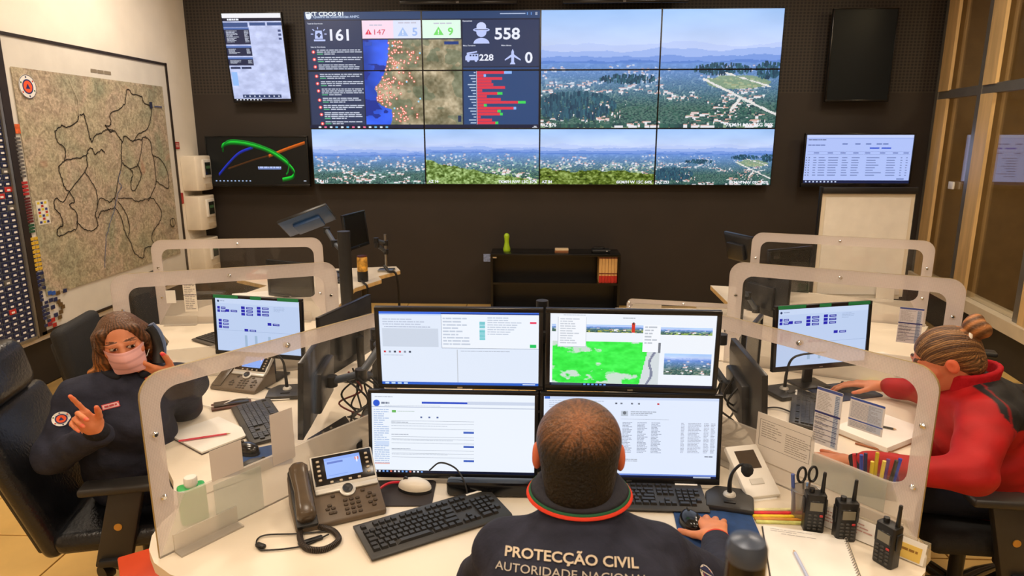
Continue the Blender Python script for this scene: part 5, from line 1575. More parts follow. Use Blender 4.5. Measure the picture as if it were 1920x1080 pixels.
# ------------------------------------------------------------------ papers, books, pens
def pencil(label, a, b, col, r=.0042, cat='pencil'):
    a, b = Vector(a), Vector(b); d = (b - a).normalized(); L = (b - a).length
    t = thing('pencil' if cat == 'pencil' else cat.replace(' ', '_'), label, cat, a)
    MB().cyl((0, 0, 0), d * (L * .92), r, n=8).build('barrel', mat('barrel_%d_%d_%d' % col, col, .4, var=.03), t)
    MB().cyl(d * (L * .92), d * L, r, r * .15, n=8).build('tip', mat('pencil_tip', (196, 160, 116), .6), t)
def notebook(label, loc, rz, w, d, h, spiral=None, painter=None, cover=(60, 50, 44)):
    t = thing('notebook', label, 'notebook', loc, rz)
    MB().rbox((0, 0, .002), (w + .006, d + .006, .004), .001, 1).build('cover', mat('cover_%d_%d_%d' % cover, cover, .6), t)
    MB().rbox((0, 0, .004 + h / 2), (w, d, h), .001, 1).build('page_block', PAPER, t)
    if spiral:
        n = 26
        for k in range(n):
            y = -d / 2 + d * (k + .5) / n
            MB().tube([(spiral * (w / 2 - .006), y, .003 + h), (spiral * (w / 2 + .001), y, .011 + h), (spiral * (w / 2 + .007), y, .004), (spiral * (w / 2 + .001), y, .0)], .0011, 5, smooth=3).build('spiral_ring', STEEL, t)
    if painter:
        c = Canvas(w, d); painter(c); o = c.build('page_print', PRINT, t); o.location = (0, 0, .0045 + h); o.rotation_euler = (R(-90), 0, 0)
    return t
rn = random.Random(2)
notebook('white spiral notebook at the front right, beside the radios', (.790, 1.735, DZ), R(-13), .235, .31, .006, 1, lambda c: (c.greek(.02, .014, .14, .034, 2, (176, 172, 176), rn, .8, .22), c.greek(.05, .036, .17, .046, 1, (176, 172, 176), rn, .8, .25)))
pencil('blue and white pen lying on the spiral notebook', (.745, 1.60, .756), (.755, 1.775, .756), (190, 200, 230), .0045, 'pen')
notebook('white notepad with a red pencil on the desk of the masked woman', (-1.345, 2.49, DZ), R(-35), .27, .22, .008, None, None, (70, 56, 48))
pencil('red pencil on the white notepad', (-1.43, 2.40, .758), (-1.255, 2.48, .758), (206, 28, 66))
notebook('thick open notepad under the table sheet of the woman in red', (1.42, 2.62, DZ), R(33), .31, .23, .022, None, None, (150, 110, 70))
pencil('black pen on the thick notepad', (1.34, 2.68, .771), (1.47, 2.60, .771), (40, 34, 30), .0045, 'pen')
pencil('brown pencil beside the thick notepad', (1.27, 2.52, .745), (1.40, 2.42, .745), (150, 84, 40))
po = MB().rbox((0, 0, .004), (.11, .10, .008), .001, 1).build('sticky_notes', mat('pale_yellow_paper', (236, 224, 160), .7)); po.location = (1.68, 3.22, DZ); po.rotation_euler = (0, 0, R(25)); tag(po, 'pale yellow pad of sticky notes behind the mouse of the woman in red', 'sticky notes')
for k, (x, y, a, w, d, lb) in enumerate(((1.90, 3.62, 20, .20, .15, 'white card on the right middle desk beside the lit monitor'), (1.74, 3.28, -30, .20, .14, 'loose cream sheet right of the sticky notes'), (-1.72, 3.10, 10, .22, .12, 'cream folder by the desk phone of the masked woman'), (-1.98, 3.34, 0, .20, .14, 'glassy white sheet on the left middle desk'), (-2.22, 4.95, 25, .30, .22, 'white printed sheet on the far left desk'))):
    o = MB().box((0, 0, .0015), (w, d, .003)).build('paper_sheet', mat('cream_paper', (232, 220, 196), .7, var=.02) if k in (1, 2) else PAPER); o.location = (x, y, DZ); o.rotation_euler = (0, 0, R(a)); tag(o, lb, 'sheet')
for k, (dx, cl, lb) in enumerate(((0, (222, 216, 160), 'pale green'), (.02, (214, 40, 52), 'red'), (.041, (232, 200, 40), 'yellow'), (.060, (206, 140, 50), 'orange'), (.078, (206, 206, 120), 'olive'))):
    o = MB().rbox((0, 0, .004), (.175, .013, .008), .002, 1).build('marker_strip', mat('strip_' + lb.replace(' ', '_'), cl, .5, var=.08, vscale=50)); o.location = (.785, 2.012 - dx * .95, DZ); o.rotation_euler = (0, 0, R(3 - k)); tag(o, 'thin %s strip lying beside the mesh pen cup' % lb, 'strip', 'coloured strips beside the pen cup')
# mesh cup with scissors
cup = thing('pen_cup', 'wire mesh pen cup behind the first radio', 'pen cup', (.865, 1.985, DZ))
MESHM = thin_mat('wire_mesh', clear=.45, col=(150, 140, 128), rough=.3, gloss=.05)
MB().lathe([(.040, 0), (.043, .095)], 24).build('cup_mesh', MESHM, cup)
for z in (.002, .095): MB().tube([(.043 * math.cos(t), .043 * math.sin(t), z) for t in np.linspace(0, 2 * PI, 25)], .0025, 6).build('cup_rim', STEEL, cup)
sc = thing('scissors', 'black-handled scissors standing in the mesh pen cup', 'scissors', (.865, 1.99, DZ + .01), R(10))
for sx in (-1, 1):
    MB().tube([(sx * .019 + .014 * math.cos(t), 0, .135 + .026 * math.sin(t)) for t in np.linspace(0, 2 * PI, 20)], .0042, 8).build('handle', BLACK, sc)
    MB().add([(-sx * .002, -.001, .0), (sx * .008, -.001, .11), (sx * .016, -.001, .115), (-sx * .002, .001, .0), (sx * .008, .001, .11), (sx * .016, .001, .115)], [(0, 1, 2), (5, 4, 3), (0, 3, 4, 1), (1, 4, 5, 2), (2, 5, 3, 0)]).build('blade', STEEL, sc)
for k, (x, y, cl, tx, ty, h, lb) in enumerate(((.835, 1.99, (70, 90, 160), -.012, .01, .14, 'blue pen standing in the mesh pen cup'), (.89, 1.965, (200, 120, 60), .012, 0, .10, 'orange pencil standing in the mesh pen cup'), (.875, 2.0, (120, 160, 210), .004, .01, .105, 'pale blue marker standing in the mesh pen cup'))):
    pencil(lb, (x + tx, y + ty, DZ + h), (x, y, DZ + .004), cl, .006, 'pen')
# pens in a clear box behind the right screen
pb = thing('pen_box', 'clear pen box full of coloured pens behind the right screen', 'pen box', (1.16, 2.14, DZ), R(-20))
bx = MB()
for a, b, d in (((0, .035, .045), (.13, .003, .09), 0), ((0, -.035, .045), (.13, .003, .09), 0), ((.064, 0, .045), (.003, .07, .09), 0), ((-.064, 0, .045), (.003, .07, .09), 0), ((0, 0, .002), (.13, .07, .004), 0)): bx.box(a, b)
bx.build('clear_box', CLEAR, pb, smooth=0)
PENC = [((206, 40, 46), 'red'), ((36, 66, 180), 'blue'), ((30, 40, 90), 'navy'), ((230, 206, 50), 'yellow'), ((222, 196, 40), 'golden'), ((236, 214, 90), 'pale yellow'), ((110, 70, 150), 'violet'), ((40, 44, 40), 'black'), ((30, 70, 200), 'bright blue')]
for k, (cl, nm) in enumerate(PENC):
    u = -.052 + k * .013
    p = pb.matrix_basis @ Vector((u, .012 * (-1) ** k, .006)); q = pb.matrix_basis @ Vector((u * 1.35, .02 * (-1) ** k, .125 + .018 * ((k * 5) % 3) / 2))
    pencil('%s pen in the clear pen box' % nm, q, p, cl, .0062, 'pen')
# green sanitiser bottle behind the left screen
gb = thing('gel_bottle', 'green bottle with white cap behind the left screen', 'bottle', (-1.10, 1.885, DZ), R(35))
MB().prism(rrect(.082, .058, .014, 4), 0, .118).build('bottle_body', mat('green_translucent_plastic', (24, 178, 88), .3, var=.04), gb, bevel=.006)
MB().lathe([(.017, .116), (.017, .124), (.0205, .125), (.0205, .146), (.018, .149), (0, .149)], 20).build('bottle_cap', WHITEP, gb)

# white intercom panel on a slanted stand
ic = thing('intercom', 'white intercom panel with a small dark screen on the front desk', 'intercom', (.748, 2.165, DZ), R(14))
I = Matrix.Translation((0, 0, .06)) @ Matrix.Rotation(R(32), 4, 'X')
MB().rbox((0, 0, 0), (.125, .20, .022), .006, M=I).build('panel_body', WHITEP, ic)
MB().box((0, .04, .0115), (.075, .072, .002), M=I).build('panel_screen', mat('brown_dark_screen', (70, 58, 46), .2), ic)
MB().rbox((-.005, -.045, .012), (.05, .022, .004), .0015, M=I).build('button_bar', mat('pale_grey_button', (206, 202, 194), .4), ic)
MB().prism([(-.09, 0), (.06, 0), (.06, .085)], -.05, .05, Matrix(((0, 0, 1, 0), (1, 0, 0, 0), (0, 1, 0, 0), (0, 0, 0, 1)))).build('panel_stand', WHITEP, ic)

# radios
RADM = mat('radio_black_plastic', (24, 24, 24), .4, var=.08, vscale=40, bump=.08, bscale=300)
def radio(label, loc, rz):
    t = thing('handheld_radio', label, 'radio', loc, rz, 'handheld radios on the front desk')
    MB().prism([(-.030, -.016), (-.024, -.021), (.024, -.021), (.030, -.016), (.030, .016), (.024, .020), (-.024, .020), (-.030, .016)], 0, .128).build('radio_body', RADM, t, bevel=.003)
    for sx in (-1, 1): MB().rbox((sx * .032, 0, .085), (.006, .022, .05), .002).build('side_button', BLACK, t)
    MB().rbox((0, -.021, .090), (.044, .003, .036), .001, 1).build('screen_frame', GLOSSBLACK, t)
    MB().box((0, -.023, .090), (.037, .001, .028)).build('radio_screen', mat('grey_lcd', (128, 122, 104), .25), t)
    me = None
    for j in range(5):
        for i in range(3):
            if me is None: o = MB().rbox((0, 0, 0), (.011, .004, .0065), .0015, 1).build('radio_key', mat('radio_key', (62, 60, 56), .4), t); me = o.data
            else: o = link('radio_key', me, t)
            o.location = (-.016 + i * .016, -.0215, .060 - j * .0115)
    MB().rbox((.016, -.023, .0605), (.010, .003, .007), .001, 1).build('call_key', mat('red_radio_key', (190, 50, 50), .4), t)
    MB().cyl((.020, .003, .126), (.021, .003, .185), .0065, .0050, 12).build('antenna', RADM, t)
    MB().cyl((.021, .003, .185), (.0215, .003, .195), .0058, .0045, 12).build('antenna_cap', BLACK, t)
    MB().cyl((-.012, 0, .126), (-.012, 0, .141), .0085, n=14).build('volume_knob', RADM, t)
    MB().rbox((.0, .024, .07), (.03, .010, .07), .003).build('belt_clip', BLACK, t)
radio('handheld radio in front of the pen cup, leftmost of three', (.862, 1.910, DZ), R(-8))
radio('handheld radio in the middle of the three', (.938, 1.865, DZ), R(-2))
radio('handheld radio turned sideways, rightmost of three', (1.005, 1.745, DZ), R(-62))
# name-plate holder along the right screen
nh = thing('sign_holder', 'clear slanted sign holder with white card and yellow sticky note', 'sign holder', (1.005, 1.865, DZ), math.atan2(-.25, .25))
tri = [(-.028, 0), (.028, 0), (.004, .066), (-.004, .066)]
MB().prism(tri, -.17, .17, Matrix(((0, 0, 1, 0), (1, 0, 0, 0), (0, 1, 0, 0), (0, 0, 0, 1)))).build('holder_body', thin_mat('clear_holder', clear=.75, col=(226, 216, 190), rough=.1, gloss=.04), nh, smooth=0)
HM = Matrix.Translation((0, -.0185, .033)) @ Matrix.Rotation(R(-20), 4, 'X')
MB().box((0, 0, 0), (.33, .002, .062), M=HM).build('card', PAPER, nh)
MB().box((.125, -.002, -.006), (.062, .002, .042), M=HM).build('sticky_note', mat('yellow_sticky_note', (232, 196, 96), .7), nh)
c = Canvas(.33, .062); c.greek(.02, .012, .20, .05, 4, (190, 150, 140), rn, .9, .4); c.greek(.262, .028, .312, .038, 1, (150, 106, 40), rn, 1.1, .7); o = c.build('card_print', PRINT, nh); o.matrix_local = HM @ Matrix.Translation((0, -.0032, 0))

# ------------------------------------------------------------------ things under and behind
pd = thing('drawer_pedestal', 'orange-red box beside the desk end at the lower left', 'box', (-1.135, 1.84, 0), R(35.6))
MB().rbox((0, 0, .31), (.34, .30, .60), .006).build('box_body', mat('orange_red_laminate', (214, 74, 34), .45, var=.04), pd)
MB().rbox((0, 0, .005), (.30, .26, .01), .003).build('plinth', BLACK, pd)
MB().box((-.171, 0, .50), (.004, .12, .012)).build('pull', DARKGREY, pd)
po_ = thing('black_post', 'out-of-focus black post with rounded grey top in the near foreground', 'post', (.2166, .62, 0))
MB().lathe([(0, 0), (.12, 0), (.12, .01), (.03, .02), (.0203, .04), (.0203, 1.515), (0, 1.515)], 28).build('post_shaft', GLOSSBLACK, po_)
MB().lathe([(.0203, 1.515), (.0207, 1.517), (.0203, 1.530), (.0175, 1.537), (.010, 1.540), (0, 1.541)], 28).build('post_cap', mat('blue_grey_cap', (70, 80, 98), .3, .2, var=.04), po_)
# black console by the woman's monitor, cups, box on the far desks
cn = thing('desk_console', 'black button console at the foot of the left dark monitor', 'console', (-.80, 2.36, DZ), R(-60))
MB().add([(-.13, -.07, 0), (.13, -.07, 0), (.13, .09, 0), (-.13, .09, 0), (-.13, -.07, .02), (.13, -.07, .02), (.13, .09, .09), (-.13, .09, .09)], [(0, 3, 2, 1), (4, 5, 6, 7), (0, 1, 5, 4), (1, 2, 6, 5), (2, 3, 7, 6), (3, 0, 4, 7)]).build('console_body', BLACK, cn, bevel=.005)
CS = Matrix.Translation((0, -.07, .021)) @ Matrix.Rotation(math.atan2(.07, .16), 4, 'X')
me = None
for i in range(7):
    for j in range(3):
        if me is None: o = MB().rbox((0, 0, 0), (.016, .010, .005), .002, 1).build('console_key', mat('grey_console_key', (120, 112, 100), .4), cn); me = o.data
        else: o = link('console_key', me, cn)
        o.matrix_local = CS @ Matrix.Translation((-.09 + i * .03, .03 + j * .035, .003))
ud = thing('orange_folder', 'orange folder lying on the far left desk', 'folder', (-2.40, 5.68, DZ), R(8))
MB().rbox((0, 0, .02), (.30, .26, .04), .004).build('folder_body', mat('orange_folder_card', (204, 84, 34), .6, var=.05), ud)
MB().box((.02, 0, .0415), (.24, .20, .003)).build('top_sheet', PAPER, ud)
cn2 = thing('snack_can', 'yellow and orange patterned can on a black tin on the far left desk', 'can', (-1.50, 5.50, DZ))
MB().lathe([(0, 0), (.045, 0), (.045, .09), (0, .09)], 20).build('tin', BLACK, cn2)
MB().lathe([(0, .09), (.042, .09), (.044, .10), (.044, .205), (.040, .212), (0, .212)], 20).build('can_body', mat('yellow_orange_pattern', (206, 130, 54), .4, var=.5, vscale=26), cn2)
MB().lathe([(.041, .212), (.041, .222), (0, .224)], 20).build('can_lid', mat('dark_red_lid', (80, 30, 24), .4), cn2)
gp = thing('green_box', 'small green and white box on the right middle desk behind the lit monitor', 'box', (1.62, 3.94, DZ), R(10))
MB().rbox((0, 0, .05), (.07, .05, .10), .004).build('box_body', mat('green_white_box', (60, 150, 70), .5, var=.4, vscale=20), gp)
MB().lathe([(.018, .10), (.018, .13), (0, .13)], 14).build('box_cap', WHITEP, gp)
wc = MB().rbox((0, 0, .06), (.16, .03, .12), .003, 1).build('white_box', mat('pinkish_white_card', (224, 206, 190), .6)); wc.location = (1.74, 3.92, DZ); wc.rotation_euler = (0, 0, R(6)); tag(wc, 'upright white card box beside the green box on the right middle desk', 'box')
mp_ = thing('mobile_phone', 'black smartphone with a white lead in front of the left desk phone', 'smartphone', (-1.40, 2.80, DZ), R(28))
MB().rbox((0, 0, .006), (.17, .075, .010), .003).build('phone_case', mat('brown_leather_case', (84, 44, 30), .5), mp_)
MB().rbox((0, .005, .014), (.15, .055, .012), .005).build('phone_screen', GLOSSBLACK, mp_)
wl_ = MB().tube([(-1.72, 2.86, .745), (-1.55, 2.80, .745), (-1.45, 2.76, .752), (-1.38, 2.83, .765), (-1.25, 2.86, .748), (-1.16, 2.88, .745)], .003, 6, smooth=8).build('white_lead', WHITEP); tag(wl_, 'thin white charging lead across the smartphone of the masked woman', 'cable')

# cables
def cable(label, pts, r=.0045, m=RUBBER, k=8):
    o = MB().tube(pts, r, 6, smooth=k).build('cable', m); tag(o, label, 'cable'); return o
cable('thin black cable arching from the front keyboard to the lower left monitor', [(-.235, 2.035, .765), (-.25, 2.06, .80), (-.285, 2.10, .825), (-.34, 2.125, .83), (-.38, 2.135, .795)], .003)
cable('red lead beside the desk phone', [(-.56, 2.05, .75), (-.52, 2.09, .765), (-.48, 2.13, .75)], .0045, mat('red_lead', (214, 36, 50), .4))
rc = random.Random(21)
for i in range(9):
    x0, y0 = -.74 + rc.uniform(-.06, .10), 2.55 + rc.uniform(-.08, .12)
    cable(['black cable', 'dark cable', 'thin cable', 'looped cable', 'bent cable', 'hanging cable', 'red-brown cable', 'slack cable', 'kinked cable'][i] + ' in the tangle behind the left dark monitor', [(x0, y0, 1.0), (x0 + rc.uniform(-.08, .08), y0, .92), (x0 + rc.uniform(-.10, .10), y0 + rc.uniform(-.05, .05), .84), (x0 + rc.uniform(-.08, .1), y0 + rc.uniform(-.05, .1), .78), (x0 + rc.uniform(-.1, .1), y0 + .05, .748)], .0042, RUBBER if i != 6 else mat('red_brown_cable', (120, 40, 34), .5))
for i in range(7):
    x0, y0 = .73 + rc.uniform(-.05, .07), 2.50 + rc.uniform(-.08, .12)
    cable(['black cable', 'dark cable', 'thin cable', 'looped cable', 'bent cable', 'hanging cable', 'slack cable'][i] + ' in the tangle behind the right dark monitor', [(x0, y0, 1.02), (x0 + rc.uniform(-.06, .06), y0, .93), (x0 + rc.uniform(-.08, .08), y0 + rc.uniform(-.05, .05), .85), (x0 + rc.uniform(-.06, .08), y0 + rc.uniform(-.05, .1), .78), (x0 + rc.uniform(-.1, .1), y0 + .05, .748)], .0042)
cable('black cable hanging from the tip of the far left desk', [(-1.41, 5.90, .80), (-1.36, 5.86, .757), (-1.295, 5.85, .74), (-1.275, 5.85, .60), (-1.275, 5.86, .30), (-1.28, 5.87, .02)], .012)
cable('black cable looping from the snack can to the floor', [(-1.50, 5.44, .76), (-1.46, 5.36, .76), (-1.42, 5.34, .70), (-1.44, 5.38, .40), (-1.44, 5.4, .02)], .009)
cable('dark lead of the gooseneck microphone of the masked woman', [(-1.27, 2.98, .75), (-1.33, 3.02, .745), (-1.38, 3.12, .745), (-1.30, 3.2, .745)], .004)
cable('dark lead curling from the keyboard of the woman in red', [(1.13, 2.80, .75), (1.08, 2.86, .75), (1.0, 2.84, .75), (.93, 2.78, .75)], .004)

# ------------------------------------------------------------------ office chairs
CHF = mat('black_chair_fabric', (25, 25, 26), .75, var=.1, vscale=30, bump=.2, bscale=200)
ARMP = mat('chair_arm_plastic', (44, 42, 40), .45, var=.05)
def cushion(mb, c, d, M=None, r=.05):
    return mb.rbox(c, d, r, 4, M=M)
def office_chair(label, loc, rz, head=True, leather=True, recline=14, arms=True, group='office chairs', aw=.31, bh=.66):
    """local +y is where the sitter looks"""
    t = thing('office_chair', label, 'chair', loc, rz, group)
    m = LEATHER if leather else CHF
    cushion(MB(), (0, 0, .445), (.52, .50, .09)).build('seat', m, t, smooth=60)
    B = Matrix.Translation((0, -.25, .47)) @ Matrix.Rotation(R(recline), 4, 'X')
    v = MB(); rows = [(-.06, .20, .04), (.05, .25, .06), (.25, .26, .065), (.45, .25, .06), (.56, .20, .045)]
    cushion(v, (0, -.02, bh / 2 - .08), (.50, .085, bh), B, .042)
    v.build('backrest', m, t, smooth=60)
    MB().rbox((0, -.078, bh / 2 - .11), (.40, .03, bh - .11), .014, M=B).build('back_shell', BLACK, t)
    if head:
        H = B @ Matrix.Translation((0, -.005, bh + .02)) @ Matrix.Rotation(R(-8), 4, 'X')
        cushion(MB(), (0, 0, 0), (.36, .13, .22), H, .06).build('headrest', m, t, smooth=60)
        MB().rbox((0, -.03, -.12), (.08, .03, .16), .008, M=H).build('headrest_bracket', BLACK, t)
    MB().rbox((0, -.02, .375), (.22, .26, .05), .012).build('tilt_mechanism', BLACK, t)
    if arms:
        for sx in (-1, 1):
            p = MB().add([(sx * aw - .02, -.10, .36), (sx * aw + .02, -.10, .36), (sx * aw + .02, .02, .34), (sx * aw - .02, .02, .34), (sx * aw - .02, -.02, .66), (sx * aw + .02, -.02, .66), (sx * aw + .02, .10, .66), (sx * aw - .02, .10, .66)], [(0, 3, 2, 1), (4, 5, 6, 7), (0, 1, 5, 4), (1, 2, 6, 5), (2, 3, 7, 6), (3, 0, 4, 7)]).build('arm_post', ARMP, t, bevel=.008)
            MB().cyl((sx * (aw + .0195), .0, .52), (sx * (aw + .024), .0, .52), .014, n=16).build('post_button', mat('brass_button', (190, 140, 60), .4, .3), p)
            MB().rbox((sx * (aw - .03), -.04, .38), (.14, .08, .03), .008).build('arm_bracket', BLACK, t)
            MB().rbox((sx * aw, .03, .675), (.085, .29, .032), .012, 3).build('armrest', ARMP, t, smooth=60)
    MB().cyl((0, 0, .12), (0, 0, .37), .028, n=16).build('gas_column', BLACK, t)
    for k in range(5):
        q = 2 * PI * k / 5 + .3
        d = Vector((math.cos(q), math.sin(q), 0))
        MB().tube([d * .03 + Vector((0, 0, .12)), d * .18 + Vector((0, 0, .11)), d * .33 + Vector((0, 0, .085))], [.03, .026, .018], 10).build('base_leg', GLOSSBLACK, t)
        MB().cyl(d * .33 + Vector((-d.y, d.x, 0)) * .022 + Vector((0, 0, .035)), d * .33 - Vector((-d.y, d.x, 0)) * .022 + Vector((0, 0, .035)), .035, n=16).build('castor', BLACK, t)
    return t
# rz: local +y turned to the sitter's forward direction
office_chair('black leather office chair of the masked woman', (-1.63, 2.44, .0), R(-76), aw=.26, recline=20, bh=.60)
office_chair('black office chair of the woman in red', (1.74, 2.52, 0), R(86), leather=False, head=False, recline=18, aw=.30)
office_chair('empty dark office chair behind the masked woman at the left middle desk', (-2.44, 3.80, 0), R(-78), recline=10, head=False, leather=False, bh=.50)
office_chair('empty dark office chair at the far left desk by the wall', (-2.72, 4.95, 0), R(-80), recline=8, head=False, leather=False, bh=.52)
office_chair('empty dark office chair at the right edge of the picture', (2.52, 3.66, 0), R(70), recline=10, head=True, leather=False)
office_chair('dark office chair under the seated man, mostly hidden', (.10, 1.12, 0), R(0), recline=4, head=False, leather=False, arms=False, bh=.42)
# ------------------------------------------------------------------ people: smooth solids meshed from distance fields
ST = 1.185        # the picture is a little wider than life; figures are modelled life-sized and take the same width
def nrm(v):
    v = np.asarray(v, float); return v / np.linalg.norm(v)
def W3(x, y, z):  # room position -> life-size frame
    return np.array((x / ST, y, z), np.float32)

class Field:
    def __init__(s, lo, hi, h):
        s.lo, s.h = np.asarray(lo, float), h
        s.n = np.ceil((np.asarray(hi) - s.lo) / h).astype(int) + 1
        ax = [(s.lo[i] + h * np.arange(s.n[i])).astype(np.float32) for i in range(3)]
        s.X, s.Y, s.Z = ax[0][:, None, None], ax[1][None, :, None], ax[2][None, None, :]
        s.d = np.full(s.n, 9.0, np.float32)
    def _mix(s, e, k):
        if k <= 0: s.d = np.minimum(s.d, e)
        else:
            q = np.maximum(k - np.abs(s.d - e), 0) / k
            s.d = np.minimum(s.d, e) - q * q * k * .25
    def cone(s, a, b, r0, r1, k=.02):
        a, b = np.asarray(a, np.float32), np.asarray(b, np.float32); ba = b - a; L = max(float(ba @ ba), 1e-9)
        t = np.clip(((s.X - a[0]) * ba[0] + (s.Y - a[1]) * ba[1] + (s.Z - a[2]) * ba[2]) / L, 0, 1)
        e = np.sqrt((s.X - a[0] - t * ba[0]) ** 2 + (s.Y - a[1] - t * ba[1]) ** 2 + (s.Z - a[2] - t * ba[2]) ** 2) - (r0 + (r1 - r0) * t)
        s._mix(e, k); return s
    def _ell(s, c, r, A=None):
        x, y, z = s.X - c[0], s.Y - c[1], s.Z - c[2]
        if A is not None:
            A = np.asarray(A, np.float32)
            x, y, z = (A[0, 0] * x + A[0, 1] * y + A[0, 2] * z), (A[1, 0] * x + A[1, 1] * y + A[1, 2] * z), (A[2, 0] * x + A[2, 1] * y + A[2, 2] * z)
        k0 = np.sqrt((x / r[0]) ** 2 + (y / r[1]) ** 2 + (z / r[2]) ** 2)
        k1 = np.sqrt((x / r[0] ** 2) ** 2 + (y / r[1] ** 2) ** 2 + (z / r[2] ** 2) ** 2) + 1e-6
        return k0 * (k0 - 1) / k1
    def ell(s, c, r, k=.02, A=None):
        s._mix(s._ell(c, r, A), k); return s
    def cut(s, c, r, k=.01, A=None):
        e = -s._ell(c, r, A); q = np.maximum(k - np.abs(s.d - e), 0) / k
        s.d = np.maximum(s.d, e) + q * q * k * .25; return s
    def keep(s, e):           # intersect with a field
        s.d = np.maximum(s.d, e); return s
    def chain(s, pts, rr, k=.015):
        for a, b, p, q in zip(pts[:-1], pts[1:], rr[:-1], rr[1:]): s.cone(a, b, p, q, k)
        return s
    def folds(s, amp, f=1.0):
        s.d = s.d + amp * np.sin(34 * f * s.X + 2.2 * np.sin(21 * f * s.Z + 9 * s.Y)) * np.sin(41 * f * s.Z + 1.7 * np.sin(26 * f * s.Y + 11 * s.X)); return s
    def mesh(s):
        d = s.d
        for ax in range(3):                         # close the solid where it meets its box
            for e in (0, -1):
                q = [slice(None)] * 3; q[ax] = e; d[tuple(q)] = np.maximum(d[tuple(q)], .25 * s.h)
        neg = d < 0
        nx, ny, nz = d.shape
        cs = [(i, j, k) for i in (0, 1) for j in (0, 1) for k in (0, 1)]
        def sl(a, c): return a[c[0]:nx - 1 + c[0], c[1]:ny - 1 + c[1], c[2]:nz - 1 + c[2]]
        cnt = sum(sl(neg, c).astype(np.int8) for c in cs)
        act = (cnt > 0) & (cnt < 8)
        idx = -np.ones(act.shape, np.int64); cells = np.argwhere(act); idx[act] = np.arange(len(cells))
        vals = {c: sl(d, c)[act] for c in cs}
        acc = np.zeros((len(cells), 3)); num = np.zeros(len(cells))
        for a in cs:
            for ax in range(3):
                if a[ax]: continue
                b = list(a); b[ax] = 1; b = tuple(b)
                va, vb = vals[a], vals[b]; m = (va < 0) != (vb < 0)
                t = np.where(m, va / np.where(m, va - vb, 1), 0)
                p = np.tile(np.array(a, float), (len(cells), 1)); p[:, ax] += t
                acc += p * m[:, None]; num += m
        V = s.lo + s.h * (cells + acc / num[:, None])
        F = []
        for ax in range(3):
            o1, o2 = [(1, 2), (2, 0), (0, 1)][ax]
            a = [slice(1, -1)] * 3; a[ax] = slice(0, d.shape[ax] - 1); b = list(a); b[ax] = slice(1, d.shape[ax])
            n0, n1 = neg[tuple(a)], neg[tuple(b)]
            for m, rev in ((n0 & ~n1, False), (~n0 & n1, True)):
                e = np.argwhere(m)
                if len(e) == 0: continue
                e = e + 1; e[:, ax] -= 1
                def g(u, v):
                    q = e.copy(); q[:, o1] -= u; q[:, o2] -= v; return idx[q[:, 0], q[:, 1], q[:, 2]]
                f = np.stack([g(1, 1), g(0, 1), g(0, 0), g(1, 0)], 1)
                F.append(f[:, ::-1] if rev else f)
        F = np.concatenate(F)
        cp = np.arange(len(V)); e_ = np.concatenate([F[:, [i, (i + 1) % 4]] for i in range(4)])
        while True:                                 # keep the largest piece only
            m = np.minimum(cp[e_[:, 0]], cp[e_[:, 1]]); n_ = cp.copy(); np.minimum.at(n_, e_[:, 0], m); np.minimum.at(n_, e_[:, 1], m); n_ = n_[n_]
            if (n_ == cp).all(): break
            cp = n_
        big_ = np.bincount(cp).argmax(); kv = cp == big_
        if not kv.all():
            ni = np.cumsum(kv) - 1; F = ni[F[kv[F[:, 0]]]]; V = V[kv]
        for _ in range(2):                          # relax the grid steps
            S_ = np.zeros_like(V); n_ = np.zeros(len(V))
            for i in range(4):
                for j in (1, 3):
                    np.add.at(S_, F[:, i], V[F[:, (i + j) % 4]]); np.add.at(n_, F[:, i], 1)
            V = .45 * V + .55 * S_ / n_[:, None]
        return V, F

class Head:
    """frame of a head: +y where the face looks, +z to the crown, +x its right-hand side"""
    def __init__(s, c, f, roll=0.0, scale=1.0):
        f = nrm(f); u = np.array((0, 0, 1.0)); r = nrm(np.cross(f, u)); u = np.cross(r, f)
        r2 = r * math.cos(roll) + u * math.sin(roll); u2 = np.cross(r2, f)
        s.A = np.stack([r2, f, u2], 1); s.c = np.asarray(c, float); s.s = scale
    def to(s, V): return s.c + (np.asarray(V) * s.s) @ s.A.T

def emit(name, parts, m, parent=None):
    """parts: (V in the life-size frame, F, colours 0..255 per vertex) joined as one mesh"""
    V = np.concatenate([p[0] for p in parts]); o = 0; F = []; Cc = []
    for v, f, c in parts:
        F.append(np.asarray(f) + o); o += len(v)
        c = np.asarray(c, float)
        Cc.append(np.tile(c, (len(v), 1)) if c.ndim == 1 else c)
    V = V * np.array((ST, 1, 1))
    me = bpy.data.meshes.new(name)
    me.from_pydata(V.tolist(), [], np.concatenate(F).tolist())
    a = me.color_attributes.new('Col', 'FLOAT_COLOR', 'POINT')
    col = np.ones((len(V), 4), np.float32); col[:, :3] = lin(np.clip(np.concatenate(Cc), 0, 255))
    a.data.foreach_set('color', col.ravel())
    me.shade_smooth(); me.materials.append(m); me.update()
    return link(name, me, parent)

